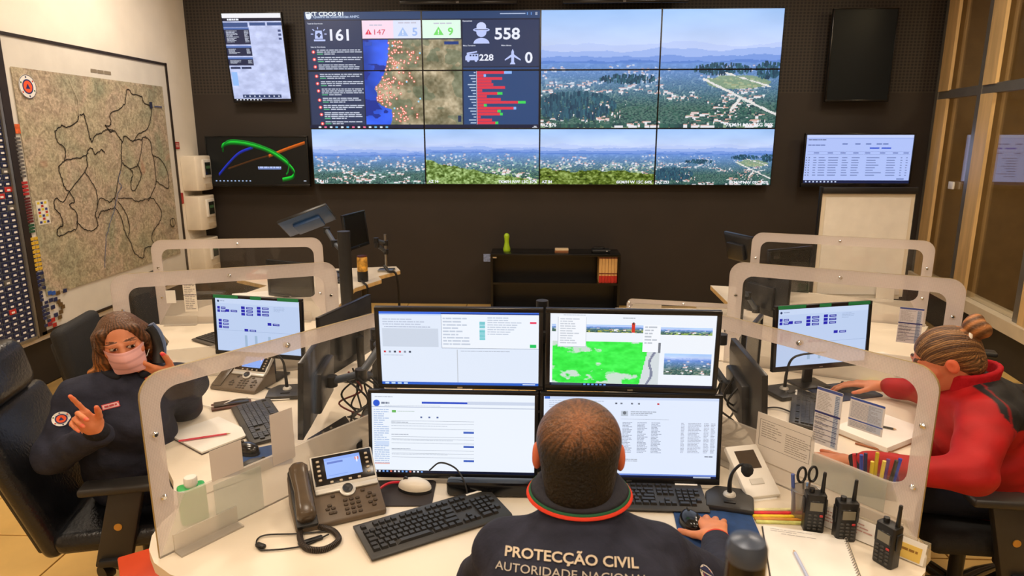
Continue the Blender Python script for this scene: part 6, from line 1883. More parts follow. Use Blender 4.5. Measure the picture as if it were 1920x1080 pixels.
def body(name, parts, limbs, m):
    """head, hands and the limbs that join them, fused into one continuous skin"""
    lo = np.min([np.minimum(a, b) for a, b, _, _ in limbs], axis=0) - .1; hi = np.max([np.maximum(a, b) for a, b, _, _ in limbs], axis=0) + .1
    G = Field(lo, hi, .009)
    for a, b, r0, r1 in limbs: G.cone(a, b, r0, r1, .02)
    V, Q = G.mesh()
    parts = parts + [(V, Q, np.array((205, 134, 98), float))]
    o = emit(name, parts, m)
    src = o.data
    md = o.modifiers.new('fuse', 'REMESH'); md.mode = 'VOXEL'; md.voxel_size = .0032; md.use_smooth_shade = True
    dg = bpy.context.evaluated_depsgraph_get(); me = bpy.data.meshes.new_from_object(o.evaluated_get(dg)); o.modifiers.clear()
    from mathutils.kdtree import KDTree
    n = len(src.vertices); co = np.empty(n * 3, np.float32); src.vertices.foreach_get('co', co); co = co.reshape(-1, 3)
    col = np.empty(n * 4, np.float32); src.color_attributes['Col'].data.foreach_get('color', col); col = col.reshape(-1, 4)
    kd = KDTree(n)
    for i, p in enumerate(co): kd.insert(p, i)
    kd.balance()
    k = len(me.vertices); q = np.empty(k * 3, np.float32); me.vertices.foreach_get('co', q)
    ix = np.array([kd.find(p)[1] for p in q.reshape(-1, 3)])
    for a in list(me.color_attributes): me.color_attributes.remove(a)
    at = me.color_attributes.new('Col', 'FLOAT_COLOR', 'POINT'); at.data.foreach_set('color', col[ix].ravel())
    me.materials.clear(); me.materials.append(m); me.shade_smooth()
    o.data = me; me.name = name
    return o
SKIN = attr_mat('skin', .5, bump=.06, bscale=260, sss=.12, spec=.35)
CLOTH = attr_mat('fleece_cloth', .85, bump=.16, bscale=70, spec=.2)
HAIRM = attr_mat('hair', .42, bump=.35, bscale=130, spec=.4)

def vnoise(V, f, seed=0):
    p = V * f + seed * 3.7
    return (np.sin(p[:, 0] * 1.7 + 2 * np.sin(p[:, 1] * 1.3)) + np.sin(p[:, 1] * 2.1 + 2 * np.sin(p[:, 2] * 1.7)) + np.sin(p[:, 2] * 1.9 + 2 * np.sin(p[:, 0] * 1.1))) / 3

def head_mesh(skin=(206, 140, 104), gaze=(0, 0), brow=(70, 44, 28), female=True, neck=.15):
    F = Field((-.11, -.14, -.22), (.11, .15, .14), .0028)
    F.ell((0, -.016, .030), (.075, .094, .086), 0).ell((0, .026, -.030), (.061, .070, .086), .03)
    F.ell((0, .034, -.086), (.042 if female else .05, .048, .036), .03).ell((0, .052, -.108), (.020, .022, .016), .02)
    for sx in (-1, 1):
        F.ell((sx * .042, .058, -.028), (.024, .024, .022), .02)                    # cheek
        F.cut((sx * .031, .104, .004), (.019, .016, .012), .012)                     # eye socket
        F.ell((sx * .030, .0825, .003), (.0135, .0115, .0115), .003)                 # eyeball
        F.ell((sx * .031, .0905, .0125), (.019, .006, .0045), .006)                  # upper lid
        F.ell((sx * .034, .088, .024), (.024, .008, .006), .010)                     # brow ridge
        F.ell((sx * .078, -.008, -.008), (.010, .019, .031), .008).cut((sx * .089, .000, -.006), (.007, .010, .018), .004)
    F.chain([(0, .092, .008), (0, .104, -.018), (0, .111, -.034)], [.008, .009, .012], .012)
    for sx in (-1, 1): F.ell((sx * .012, .099, -.036), (.008, .010, .008), .006)
    F.ell((0, .090, -.064), (.024, .012, .006), .008).ell((0, .088, -.073), (.020, .012, .007), .008)
    F.cone((0, -.028, -.06), (0, -.030 if female else -.012, -.07 - neck), .052 if female else .054, .056 if female else .050, .03)
    V, Q = F.mesh()
    C = np.tile(np.array(skin, float), (len(V), 1))
    C += vnoise(V, 40)[:, None] * 5
    ck = np.exp(-(((np.abs(V[:, 0]) - .042) / .022) ** 2 + ((V[:, 2] + .03) / .022) ** 2)) * (V[:, 1] > .03)
    C += ck[:, None] * np.array((10, -14, -12))
    ear = np.abs(V[:, 0]) > .072
    C[ear & (V[:, 1] < .02) & (V[:, 2] < .03)] += (16, -16, -14)
    lips = (np.abs(V[:, 0]) < .024) & (V[:, 2] < -.056) & (V[:, 2] > -.081) & (V[:, 1] > .086)
    C[lips] = (184, 92, 84)
    for sx in (-1, 1):
        b = ((V[:, 0] - sx * .034) / .023) ** 2 + ((V[:, 2] - .0305 + ((np.abs(V[:, 0]) - .028) / .030) ** 2 * .0045) / .0030) ** 2 < 1
        C[b & (V[:, 1] > .06)] = brow
        q = ((V[:, 0] - sx * .030) / .0135) ** 2 + ((V[:, 2] - .002) / .0068) ** 2
        fr = V[:, 1] > .08
        C[(q < 1.55) & fr] = (86, 54, 42)
        C[(q < 1) & fr] = (226, 216, 206)
        C[(((V[:, 0] - sx * .030 - gaze[0]) / .0062) ** 2 + ((V[:, 2] - .002 - gaze[1]) / .0066) ** 2 < 1) & fr] = (44, 28, 20)
    return V, Q, C

def hand_mesh(wr, F, N, thumb_side, curls=(.25, .3, .35), fan=.06, thumb=(.62, .72, .2), skin=(210, 136, 96), nails=None, each=None, scale=1.0, fore=None):
    """wr wrist, F towards the fingers, N out of the palm, thumb_side +1/-1 along N x F; each: per-finger (curl list, sideways) overrides"""
    F, N = nrm(F), np.asarray(N, float); N = nrm(N - F * (N @ F)); S = np.cross(N, F) * thumb_side; wr = np.asarray(wr, float); k = scale
    box = wr + F * .08 * k
    D = Field(box - .135 * k, box + .135 * k, .0030)
    D.chain([wr + (nrm(fore) if fore is not None else -F) * .05 * k, wr, wr + F * .03 * k], [.027 * k, .024 * k, .024 * k], .01)
    offs = (.027, .009, -.009, -.026); lens = ((.043, .027, .021), (.047, .031, .022), (.043, .028, .021), (.034, .021, .019)); rad = (.0088, .0090, .0086, .0076)
    tips = []
    for i in range(4):
        kn = wr + F * (.088 - abs(i - 1) * .004) * k + S * offs[i] * k
        D.cone(wr + F * .02 * k + S * offs[i] * .6 * k, kn, .0135 * k, .0115 * k, .014)
        cu, sd = (curls, (1.3 - i) * fan) if each is None or each[i] is None else each[i]
        p = kn; a = 0.0
        for j in range(3):
            a += cu[j]
            d = nrm(F * math.cos(a) + N * math.sin(a) + S * sd)
            q = p + d * lens[i][j] * k
            D.cone(p, q, (rad[i] + .0006 - .0006 * j) * k, (rad[i] - .0008 * j) * k, .004)
            p = q
        tips.append((p, d))
    tb = wr + F * .022 * k + S * .024 * k; td = nrm(F * thumb[0] + S * thumb[1] + N * thumb[2]); t1 = tb + td * .036 * k
    td2 = nrm(td + F * .35); t2 = t1 + td2 * .030 * k; t3 = t2 + nrm(td2 + F * .25) * .024 * k
    D.chain([wr + F * .012 * k, tb, t1], [.018 * k, .0155 * k, .0115 * k], .010).chain([t1, t2, t3], [.0108 * k, .0100 * k, .0080 * k], .004)
    tips.append((t3, nrm(t3 - t2)))
    V, Q = D.mesh()
    C = np.tile(np.array(skin, float), (len(V), 1)) + vnoise(V, 70)[:, None] * 7
    for p, d in tips:
        r = np.linalg.norm(V - p, axis=1)
        C[r < .014] += (10, -10, -6)
        if nails:
            nn = (r < .0115) & (((V - p) @ (-N)) > .0015) & (((V - p) @ d) > -.006)
            C[nn] = nails
    return V, Q, C

def shell_obj(name, F, colour, m, parent):
    V, Q = F.mesh()
    return emit(name, [(V, Q, colour(V) if callable(colour) else colour)], m, parent)

def decal(name, target, canvas, centre, du, dv, look, parent, off=.0045):
    """prints a canvas onto a garment: its points are dropped on the cloth along 'look' and lifted a hair"""
    from mathutils.bvhtree import BVHTree
    me = target.data
    bvh = BVHTree.FromPolygons([v.co for v in me.vertices], [tuple(p.vertices) for p in me.polygons])
    du, dv, look, centre = Vector(du), Vector(dv), Vector(look).normalized(), Vector(centre)
    out = []
    for x, y, z in canvas.v:
        p = centre + du * x - dv * z
        h, n, i, dist = bvh.ray_cast(p - look * .5, look)
        out.append(tuple((h if h is not None else p) - look * (off - y * 1.0)))
    canvas.v = out
    return canvas.build(name, PRINT, parent)

# ================================================================== the man at the front desk, seen from behind
NAVYC = np.array((44, 46, 60), float)
def navy(V):
    return NAVYC * (1 + .10 * vnoise(V, 60)[:, None]) + vnoise(V, 14, 2)[:, None] * 2.5
hm = Head(W3(.095, 1.435, 1.225), (.02, .97, -.22), 0.0, 1.04)
Vh, Qh, Ch = head_mesh((198, 128, 92), female=False, neck=.11)
hw = hand_mesh(W3(.533, 1.790, .772), (.10, .99, .02), (0.05, .1, -1), -1, (.22, .42, .35), .10, (.55, .80, .35), (218, 140, 98))
hw2 = hand_mesh(W3(.02, 1.66, .772), (.2, .98, 0), (0, .1, -1), 1, (.2, .4, .35), .08)
man = body('person', [(hm.to(Vh), Qh, Ch), hw, hw2], [(hm.to((0, -.03, -.16)), W3(.10, 1.34, 1.0), .045, .05), (W3(.10, 1.34, 1.0), W3(.10, 1.15, .62), .05, .05), (W3(.10, 1.34, 1.0), W3(.27, 1.40, .985), .04, .035), (W3(.27, 1.40, .985), W3(.490, 1.52, .805), .035, .028), (W3(.490, 1.52, .805), W3(.530, 1.77, .775), .028, .022), (W3(.10, 1.34, 1.0), W3(-.062, 1.40, .985), .04, .035), (W3(-.062, 1.40, .985), W3(-.14, 1.55, .80), .035, .028), (W3(-.14, 1.55, .80), W3(.018, 1.645, .775), .028, .022)], SKIN)
tag(man, 'short-haired man in a navy fleece seen from behind at the front desk', 'person')
# short hair, thin on the crown, where an orange highlight is painted in too
F = Field((-.11, -.13, -.14), (.11, .13, .145), .0026)
F.ell((0, -.016, .031), (.0795, .0985, .0905), 0).ell((0, -.050, -.040), (.066, .052, .075), .03).ell((0, -.045, -.085), (.056, .045, .04), .02)
F.cut((0, .12, -.02), (.10, .088, .105), .01)
for sx in (-1, 1): F.cut((sx * .085, .010, -.020), (.022, .030, .036), .006)
F.keep(-(F.Z + .118 - .0 * F.X))
V, Q = F.mesh()
axc = nrm((0, -.80, .60)); rel = V - np.array((0, -.016, .03)); e1 = np.array((1.0, 0, 0)); e2 = np.cross(axc, e1)
ang = np.arctan2(rel @ e2, rel @ e1); rg_ = np.random.RandomState(3)
tab = rg_.rand(512); q_ = (ang / (2 * PI) + .5) * 511; st_ = np.interp(q_ + 1.5 * vnoise(V, 60), np.arange(512), tab)
top = np.clip((V[:, 2] - .004 + .02 * (st_ - .5)) / .045, 0, 1)[:, None]
away = np.arccos(np.clip((rel @ axc) / np.linalg.norm(rel, axis=1), -1, 1))
crown = np.exp(-(away / .42) ** 2)[:, None] * np.clip(.35 + 1.1 * st_, 0, 1)[:, None]
C = np.array((17, 13, 11)) * (1 - top) + np.array((98, 66, 42)) * top
C = C * (.62 + .75 * st_[:, None])
C = C * (1 - .6 * crown) + np.array((176, 104, 56)) * .6 * crown
C += (rg_.rand(len(V), 1) - .5) * 18
emit('hair', [(hm.to(V), Q, C)], HAIRM, man)
# fleece
def P(*a): return W3(*a)
F = Field(P(-.38, 1.02, .48), P(.72, 1.84, 1.20), .0075)
shL, shR, nk = P(-.062, 1.400, .988), P(.270, 1.400, .986), P(.10, 1.385, 1.092)
F.cone(P(.10, 1.14, .56), P(.10, 1.20, .74), .150, .145, 0).cone(P(.10, 1.20, .74), P(.10, 1.30, .92), .145, .135, .05)
F.cone(P(.01, 1.315, .955), P(.19, 1.315, .952), .108, .108, .08).cone(nk, P(.10, 1.31, .985), .060, .095, .05)
for sh_, el, wr_ in ((shL, P(-.14, 1.55, .80), P(.02, 1.64, .785)), (shR, P(.490, 1.52, .805), P(.525, 1.755, .782))):
    F.cone(nk - np.array((0, .015, .02), np.float32), sh_, .056, .068, .05)
    F.chain([sh_, el, wr_], [.068, .053, .038], .03)
F.folds(.0030)
F.cut(P(.10, 1.43, 1.165), (.062, .075, .070), .02)
jk = shell_obj('fleece_jacket', F, navy, CLOTH, man)
# turned collar with red and green piping: a band from the neck down onto the shoulders
def band(name, r0, z0, r1, z1, col, th=.006, dip=.0):
    n_, m_ = 41, 6; Vv, Qq = [], []
    for lay in (0, 1):
        for j in range(m_):
            f_ = j / (m_ - 1); r_, z_ = r0 + (r1 - r0) * f_ ** .8 + lay * th, z0 + (z1 - z0) * f_ + lay * th * .6
            for i in range(n_):
                q_ = -2.7 + 5.4 * i / (n_ - 1)
                Vv.append((.098 / ST + r_ * .96 * math.sin(q_), 1.412 - r_ * .98 * math.cos(q_), z_ + .016 * math.sin(q_ / 2) ** 2))
    o_ = n_ * m_
    for j in range(m_ - 1):
        for i in range(n_ - 1):
            a_ = j * n_ + i; Qq += [(a_, a_ + n_, a_ + n_ + 1, a_ + 1), (o_ + a_, o_ + a_ + 1, o_ + a_ + n_ + 1, o_ + a_ + n_)]
    for i in range(n_ - 1):
        a_ = (m_ - 1) * n_ + i; Qq.append((a_, o_ + a_, o_ + a_ + 1, a_ + 1)); Qq.append((i, i + 1, o_ + i + 1, o_ + i))
    return emit(name, [(np.array(Vv), Qq, np.array(col, float))], CLOTH, man)
band('collar', .066, 1.170, .094, 1.134, (52, 53, 62))
band('green_piping', .0945, 1.1335, .0975, 1.128, (44, 96, 66), .0065)
band('red_piping', .0975, 1.128, .1015, 1.121, (222, 66, 46), .0070)
# cuff of the right sleeve
G = Field(P(.53, 1.76, .78) - .09, P(.53, 1.76, .78) + .09, .003)
G.cone(P(.524, 1.735, .784), P(.529, 1.765, .780), .039, .036, 0)
shell_obj('cuff', G, (38, 38, 44), CLOTH, man)
G = Field(P(.53, 1.77, .78) - .07, P(.53, 1.77, .78) + .07, .0028)
G.cone(P(.5300, 1.771, .779), P(.5310, 1.776, .779), .0345, .0340, 0)
shell_obj('cuff_piping', G, (206, 66, 44), CLOTH, man)
c = Canvas(.34, .12)
c.text('PROTECÇÃO CIVIL', .17, .052, .0205, (206, 190, 166), True, 'c', wide=1.20)
c.text('AUTORIDADE NACIONAL', .008, .080, .0170, (190, 180, 166), False, wide=1.19)
from mathutils.bvhtree import BVHTree
bk = BVHTree.FromPolygons([v.co for v in jk.data.vertices], [tuple(p.vertices) for p in jk.data.polygons]).ray_cast(Vector((0, 0, 1.94)), Vector((.052, .8856, -.630)))[0]
decal('back_lettering', jk, c, bk, (.998, 0, -.06), (-.05, -.50, -.86), (0, .86, -.50), man)
c = Canvas(.08, .08); emblem(c, .04, .04, .026)
eh = BVHTree.FromPolygons([v.co for v in jk.data.vertices], [tuple(p.vertices) for p in jk.data.polygons]).ray_cast(Vector((0, 0, 1.94)), Vector((.2527, .8779, -.6313)))[0]
if eh is not None: decal('sleeve_emblem', jk, c, eh, (.75, .45, -.45), (.30, -.42, -.85), (.2527, .8779, -.6313), man)
# dark trousers under the desk
F = Field(P(-.2, .95, .02), P(.42, 1.80, .66), .012)
for sx in (-1, 1):
    F.cone(P(.10 + sx * .09, 1.12, .565), P(.10 + sx * .12, 1.56, .55), .085, .065, .04).cone(P(.10 + sx * .12, 1.56, .55), P(.10 + sx * .12, 1.58, .12), .062, .045, .03).cone(P(.10 + sx * .12, 1.55, .06), P(.10 + sx * .12, 1.70, .055), .038, .034, .02)
shell_obj('trousers', F, (28, 30, 38), CLOTH, man)

# ================================================================== the woman with the pink mask
hw_ = Head(W3(-1.605, 2.405, 1.172), (.42, -.88, -.10), R(-9), .89)
Vh, Qh, Ch = head_mesh((205, 132, 96), gaze=(-.0035, -.001), brow=(84, 52, 34))
# right hand: index points, the other fingers spread towards the viewer; left hand round the receiver
wrR = W3(-1.530, 2.085, .950)
hR = hand_mesh(wrR, (-.26, -.52, .80), (.78, -.62, -.10), -1, (.9, 1.0, .6), .04, (.75, .45, .45), (216, 134, 92), (238, 70, 92),
               each=[((-.05, .10, .06), .12), ((.75, .85, .4), .0), ((.85, .85, .4), -.06), ((.95, .85, .4), -.12)], scale=.92, fore=W3(-1.805, 2.215, .775) - W3(-1.530, 2.085, .950))
wrL = W3(-1.465, 2.470, 1.015)
FdL = nrm(W3(-1.555, 2.350, 1.075) - wrL)
hL = hand_mesh(wrL, FdL, (-.2, .55, .35), 1, (.30, .45, .30), .10, (.55, .7, .4), (216, 134, 92), (238, 70, 92))
wom = body('person', [(hw_.to(Vh), Qh, Ch), hR, hL], [(hw_.to((0, -.03, -.17)), W3(-1.62, 2.445, .96), .04, .05), (W3(-1.62, 2.445, .96), W3(-1.67, 2.46, .64), .05, .05), (W3(-1.62, 2.445, .96), W3(-1.755, 2.335, .955), .04, .035), (W3(-1.755, 2.335, .955), W3(-1.805, 2.215, .775), .035, .028), (W3(-1.805, 2.215, .775), W3(-1.54, 2.09, .943), .028, .022), (W3(-1.62, 2.445, .96), W3(-1.475, 2.555, .94), .04, .035), (W3(-1.475, 2.555, .94), W3(-1.545, 2.665, .795), .035, .028), (W3(-1.545, 2.665, .795), W3(-1.467, 2.475, 1.008), .028, .022)], SKIN)
tag(wom, 'woman in a pink face mask and navy fleece, pointing and holding a receiver', 'person')
# long brown hair with lighter ends
F = Field((-.17, -.19, -.26), (.17, .13, .15), .0038)
F.ell((0, -.020, .033), (.082, .101, .092), 0).ell((0, -.062, -.055), (.080, .056, .115), .04)
F.chain([(.060, .052, .066), (.076, .036, .0), (.080, .022, -.07), (.084, .020, -.13)], [.018, .017, .018, .014], .02)
F.chain([(-.060, .052, .066), (-.076, .030, .01), (-.082, -.005, -.05), (-.080, -.02, -.12)], [.018, .015, .016, .016], .02)
F.chain([(.070, -.02, .02), (.086, -.03, -.07), (.094, -.02, -.145), (.104, .005, -.185)], [.036, .032, .028, .012], .03)
F.chain([(-.065, -.03, .02), (-.078, -.045, -.07), (-.080, -.045, -.14)], [.034, .030, .02], .03)
F.chain([(.09, -.04, -.10), (.125, -.03, -.15), (.142, -.02, -.125)], [.035, .028, .016], .02)
F.cut((0, .104, -.012), (.068, .078, .104), .012)
F.d = F.d + .0011 * np.sin(95 * np.arctan2(F.X, F.Y + .02) / 2 + 14 * F.Z)
V, Q = F.mesh()
st_ = .5 + .5 * np.sin(np.arctan2(V[:, 0], V[:, 1] + .02) * 48 + 20 * V[:, 2] + 1.5 * vnoise(V, 60))
lo_ = np.clip((-.01 - V[:, 2]) / .15, 0, 1)[:, None]
C = (np.array((92, 60, 36)) * (1 - lo_) + np.array((190, 116, 50)) * lo_) * (.65 + .6 * st_[:, None])
emit('hair', [(hw_.to(V), Q, C)], HAIRM, wom)
# pleated mask
nu, nv = 33, 22; V = []; C = []
for lay in (0.0, .0016):
    for j in range(nv):
        v = j / (nv - 1)
        for i in range(nu):
            u = -1 + 2 * i / (nu - 1)
            th = u * 1.22 * (1 - .16 * v)
            pr = (1 - abs(u)) ** .8 * (.030 * math.sin(PI * min(1, .2 + v * .80))) + .003 * (1 - u * u)
            rx, ry = .0715 - .008 * v, .077 + pr - .010 * v * v
            V.append(((rx + lay) * math.sin(th), .024 + (ry + lay) * math.cos(th), -.008 - .108 * v + .006 * u * u * (1 - 2 * v) + .0016 * math.sin(v * 6 * PI)))
            C.append(np.array((234, 178, 178)) - 20 * (math.sin(v * 6 * PI) > .75))
Q = []
n1 = nu * nv
for lay, rev in ((0, True), (1, False)):
    for j in range(nv - 1):
        for i in range(nu - 1):
            a = lay * n1 + j * nu + i; q = (a, a + 1, a + nu + 1, a + nu); Q.append(q[::-1] if rev else q)
emit('face_mask', [(hw_.to(np.array(V)), Q, np.array(C))], attr_mat('mask_cloth', .8, bump=.05, bscale=300), wom)
for sx in (-1, 1):
    tmp = MB().tube([(sx * .066, .045, -.016), (sx * .076, .02, .008), (sx * .083, -.006, .022), (sx * .085, -.02, .0), (sx * .078, .006, -.05), (sx * .062, .045, -.075)], .0016, 5, smooth=5)
    vv = hw_.to(np.array(tmp.v)) * np.array((ST, 1, 1)); tmp.v = [tuple(p) for p in vv]
    tmp.build('mask_loop', WHITEP, wom)
# receiver at her left ear
rc_ = thing('phone_receiver', 'black telephone receiver with blue-grey back held to the ear of the masked woman', 'receiver')
for nm_, pts_, rr_, m_ in (('receiver_body', [(-.092, -.005, .035), (-.104, .0, .0), (-.106, .015, -.06), (-.092, .04, -.12)], [.024, .020, .019, .024], BLACK), ('receiver_back', [(-.108, -.015, .045), (-.122, -.012, .0), (-.122, .004, -.06), (-.106, .030, -.12)], [.012, .013, .013, .012], mat('blue_grey_receiver', (92, 108, 140), .3))):
    tmp = MB().tube(pts_, rr_, 10, smooth=6)
    tmp.v = [tuple(p) for p in hw_.to(np.array(tmp.v)) * np.array((ST, 1, 1))]; tmp.build(nm_, m_, rc_)
# fleece
F = Field(P(-2.06, 1.98, .47), P(-1.25, 2.86, 1.12), .0075)
shR, shL, nk = P(-1.755, 2.335, .960), P(-1.475, 2.555, .945), P(-1.615, 2.440, 1.045)
F.cone(P(-1.68, 2.47, .58), P(-1.67, 2.45, .72), .155, .150, 0).cone(P(-1.67, 2.45, .72), P(-1.640, 2.435, .89), .150, .135, .05).ell(P(-1.60, 2.36, .85), (.12, .10, .09), .05)
F.cone(P(-1.61, 2.44, 1.0), nk, .082, .060, .05)
for sh_, el, wr_ in ((shR, P(-1.805, 2.215, .775), P(-1.545, 2.110, .920)), (shL, P(-1.545, 2.665, .795), P(-1.475, 2.495, .985))):
    F.cone(P(-1.62, 2.445, .985), sh_, .085, .076, .05); F.chain([sh_, el, wr_], [.076, .062, .043], .03)
F.folds(.0045).folds(.0035, .55)
F.cut(P(-1.600, 2.415, 1.105), (.060, .060, .060), .02)
jk2 = shell_obj('fleece_jacket', F, navy, CLOTH, wom)
for nm_, a_, b_ in (('cuff', P(-1.552, 2.115, .912), P(-1.536, 2.096, .940)), ('cuff', P(-1.478, 2.505, .975), P(-1.468, 2.480, 1.003))):
    mid = (a_ + b_) / 2; G = Field(mid - .07, mid + .07, .003); G.cone(a_, b_, .044, .036, 0); shell_obj(nm_, G, (34, 35, 42), CLOTH, wom)
# open collar with a red edge
G = Field(P(-1.60, 2.40, 1.06) - .15, P(-1.60, 2.40, 1.06) + .15, .0035)
G2 = Field(P(-1.60, 2.40, 1.06) - .15, P(-1.60, 2.40, 1.06) + .15, .003)
fx, fy = nrm((.42, -.88)); 
pc, pr_ = [], []
for q in np.linspace(-2.6, 2.6, 24):
    dx, dy = math.cos(q), math.sin(q)          # 0 = back of the neck
    bx, by = -fx * dx - fy * dy * -1, -fy * dx + fx * dy * -1
    zz = 1.085 - .045 * (1 - math.cos(q)) * .5
    pc.append(np.array((-1.605 / ST + bx * .076, 2.425 + by * .070, zz), np.float32)); pr_.append(np.array((-1.605 / ST + bx * .086, 2.425 + by * .080, zz - .016), np.float32))
for a, b in zip(pc[:-1], pc[1:]): G.cone(a, b, .015, .015, 0)
for a, b in zip(pr_[:-1], pr_[1:]): G2.cone(a, b, .0045, .0045, 0)
shell_obj('collar', G, (36, 37, 44), CLOTH, wom); shell_obj('collar_piping', G2, (196, 70, 56), CLOTH, wom)
c = Canvas(.062, .022, (196, 66, 74)); c.rect(.003, .003, .059, .019, (226, 186, 186)); c.greek(.009, .007, .053, .016, 1, (176, 60, 70), rn, 1.2, .8)
decal('name_badge', jk2, c, (-1.555, 2.2, .985), (.93, .30, .18), (.15, .05, -.98), (-.5, .8, -.3), wom)
c = Canvas(.09, .09); emblem(c, .045, .045, .032)
decal('sleeve_emblem', jk2, c, (-1.795, 2.27, .905), (.80, .60, .0), (-.12, .16, -.98), (-.58, .75, -.32), wom)
F = Field(P(-1.95, 2.2, .04), P(-1.0, 2.85, .68), .012)
for dy in (-.10, .10):
    F.cone(P(-1.74, 2.48 + dy, .575), P(-1.28, 2.56 + dy, .57), .088, .066, .04).cone(P(-1.28, 2.56 + dy, .57), P(-1.26, 2.56 + dy, .14), .062, .045, .03).cone(P(-1.28, 2.56 + dy, .075), P(-1.12, 2.58 + dy, .07), .036, .032, .02)
shell_obj('jeans', F, lambda V: np.array((40, 48, 66)) * (1 + .15 * vnoise(V, 80)[:, None]), CLOTH, wom)

# ================================================================== the woman in the red jacket
hr_ = Head(W3(1.540, 2.470, 1.125), (-.86, .30, -.42), R(4), .98)
Vh, Qh, Ch = head_mesh((206, 126, 92))
hN = hand_mesh(W3(1.150, 2.292, .776), (-.92, .38, .0), (0, 0, -1), 1, (.12, .2, .2), .06, (.6, .7, .1), (204, 130, 90))
hF = hand_mesh(W3(1.605, 3.030, .796), (-.90, .42, -.02), (-.1, 0, -1), -1, (.25, .35, .3), .06, (.6, .7, .3), (206, 128, 88))
wr2 = body('person', [(hr_.to(Vh), Qh, Ch), hN, hF], [(hr_.to((0, -.03, -.16)), W3(1.68, 2.48, .95), .04, .05), (W3(1.68, 2.48, .95), W3(1.78, 2.51, .64), .05, .05), (W3(1.68, 2.48, .95), W3(1.60, 2.29, .95), .04, .035), (W3(1.60, 2.29, .95), W3(1.47, 2.12, .825), .035, .028), (W3(1.47, 2.12, .825), W3(1.16, 2.29, .778), .028, .022), (W3(1.68, 2.48, .95), W3(1.69, 2.68, .96), .04, .035), (W3(1.69, 2.68, .96), W3(1.76, 2.90, .825), .035, .028), (W3(1.76, 2.90, .825), W3(1.61, 3.027, .797), .028, .022)], SKIN)
tag(wr2, 'woman in a red jacket with hair in a bun, bent over the desk', 'person')
F = Field((-.11, -.20, -.14), (.11, .13, .17), .003)
F.ell((0, -.018, .032), (.081, .100, .092), 0).ell((0, -.060, -.035), (.066, .05, .06), .03)
F.cut((0, .125, -.035), (.085, .075, .105), .012)
for sx in (-1, 1): F.cut((sx * .085, .010, -.030), (.018, .032, .036), .008)
F.ell((0, -.118, .088), (.046, .036, .046), .006).ell((.012, -.128, .112), (.026, .026, .026), .006).ell((-.016, -.134, .082), (.030, .026, .034), .006)
bun_c = np.array((0, -.105, .078))
V, Q = F.mesh()
ax_ = nrm(bun_c); rel = V - np.array((0, .05, .0))
ang = np.arctan2(V[:, 0], V[:, 2] + .03)
st_ = .5 + .5 * np.sin(ang * 120 + 14 * V[:, 1] + 2.5 * vnoise(V, 45)); st2 = np.clip(.5 + .35 * np.sin(ang * 23 + 1 + 1.5 * vnoise(V, 25)) + .25 * np.sin(ang * 61 + 2), 0, 1)
inb = np.linalg.norm(V - np.array((0, -.122, .092)), axis=1) < .056
C = (np.array((74, 48, 30)) * (1 - st2[:, None] * .75) + np.array((178, 132, 80)) * st2[:, None] * .75) * (.6 + .65 * st_[:, None])
C[inb] = (np.array((150, 98, 54)) * (.6 + .6 * (.5 + .5 * np.sin(V[inb] @ np.array((140, 60, 160))))[:, None]))
emit('hair', [(hr_.to(V), Q, C)], HAIRM, wr2)
tmp = MB().tube([(.040 * math.cos(t), -.088 - .016 * math.sin(t), .066 + .040 * math.sin(t) * .8) for t in np.linspace(0, 2 * PI, 22)], .006, 8)
tmp.v = [tuple(p) for p in hr_.to(np.array(tmp.v)) * np.array((ST, 1, 1))]; tmp.build('hair_tie', WHITEP, wr2)
F = Field(P(1.06, 1.98, .47), P(2.12, 3.12, 1.14), .008)
shN, shF, nk = P(1.600, 2.290, .955), P(1.690, 2.680, .965), P(1.620, 2.470, 1.035)
F.cone(P(1.80, 2.52, .58), P(1.77, 2.50, .74), .160, .155, 0).cone(P(1.77, 2.50, .74), P(1.69, 2.48, .90), .155, .140, .05).cone(P(1.70, 2.40, .92), P(1.73, 2.60, .93), .115, .11, .06)
F.cone(P(1.66, 2.48, .97), nk, .09, .066, .05)
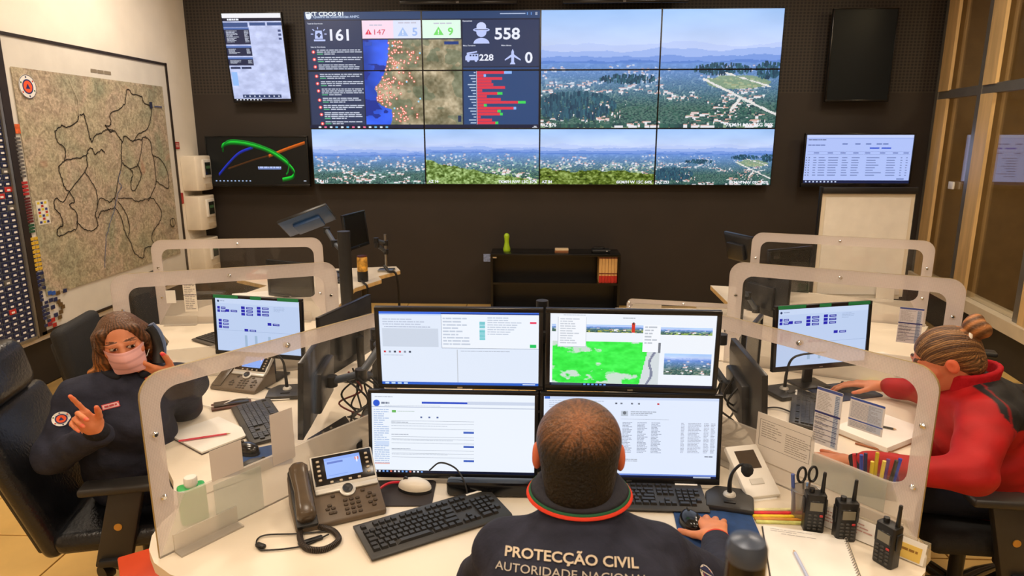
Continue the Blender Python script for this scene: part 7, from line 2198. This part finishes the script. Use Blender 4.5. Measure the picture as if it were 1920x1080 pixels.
for sh_, el, wr_ in ((shN, P(1.470, 2.120, .825), P(1.200, 2.268, .786)), (shF, P(1.76, 2.90, .825), P(1.650, 3.005, .802))):
    F.cone(P(1.68, 2.48, .965), sh_, .085, .080, .05); F.chain([sh_, el, wr_], [.080, .062, .043], .03)
F.folds(.0045, .9).folds(.006, .5)
F.cut(P(1.585, 2.475, 1.10), (.06, .06, .055), .02)
def redblack(V):
    Xw = V[:, 0] * ST
    C = np.array((168, 22, 24)) * (1 + .08 * vnoise(V, 30)[:, None])
    yoke = (Xw + .9 * (V[:, 2] - .97) > 1.635) & (Xw > 1.60) & (V[:, 2] > .915) & (V[:, 1] < 2.82)
    C[yoke] = np.array((30, 30, 32)) * (1 + .1 * vnoise(V[yoke], 60)[:, None])
    seam = np.abs(Xw - 1.645 + .10 * (V[:, 2] - .9)) < .004
    C[seam & (V[:, 2] > .86) & (V[:, 1] < 2.5)] = (130, 20, 24)
    return C
shell_obj('red_jacket', F, redblack, attr_mat('shell_jacket_cloth', .62, bump=.12, bscale=26, spec=.3), wr2)
G = Field(P(1.61, 2.47, 1.05) - .16, P(1.61, 2.47, 1.05) + .16, .0035)
for lv in range(6):
    pc = [np.array((1.632 / ST + (.078 + .0016 * lv) * math.cos(q), 2.470 + (.074 + .0016 * lv) * math.sin(q), 1.026 + .011 * lv + .020 * math.cos(q)), np.float32) for q in np.linspace(-2.5, 2.5, 22)]
    for a, b in zip(pc[:-1], pc[1:]): G.cone(a, b, .0085, .0085, .006)
shell_obj('collar', G, (172, 22, 32), CLOTH, wr2)
G = Field(P(1.17, 2.28, .78) - .07, P(1.17, 2.28, .78) + .07, .003)
G.cone(P(1.176, 2.280, .783), P(1.166, 2.285, .781), .033, .033, 0); shell_obj('watch_strap', G, (34, 30, 28), CLOTH, wr2)
F = Field(P(1.0, 2.2, .04), P(2.02, 2.9, .68), .012)
for dy in (-.10, .10):
    F.cone(P(1.80, 2.52 + dy, .575), P(1.32, 2.58 + dy, .57), .09, .068, .04).cone(P(1.32, 2.58 + dy, .57), P(1.30, 2.58 + dy, .14), .062, .045, .03).cone(P(1.32, 2.58 + dy, .075), P(1.16, 2.60 + dy, .07), .036, .032, .02)
shell_obj('trousers', F, (28, 32, 46), CLOTH, wr2)
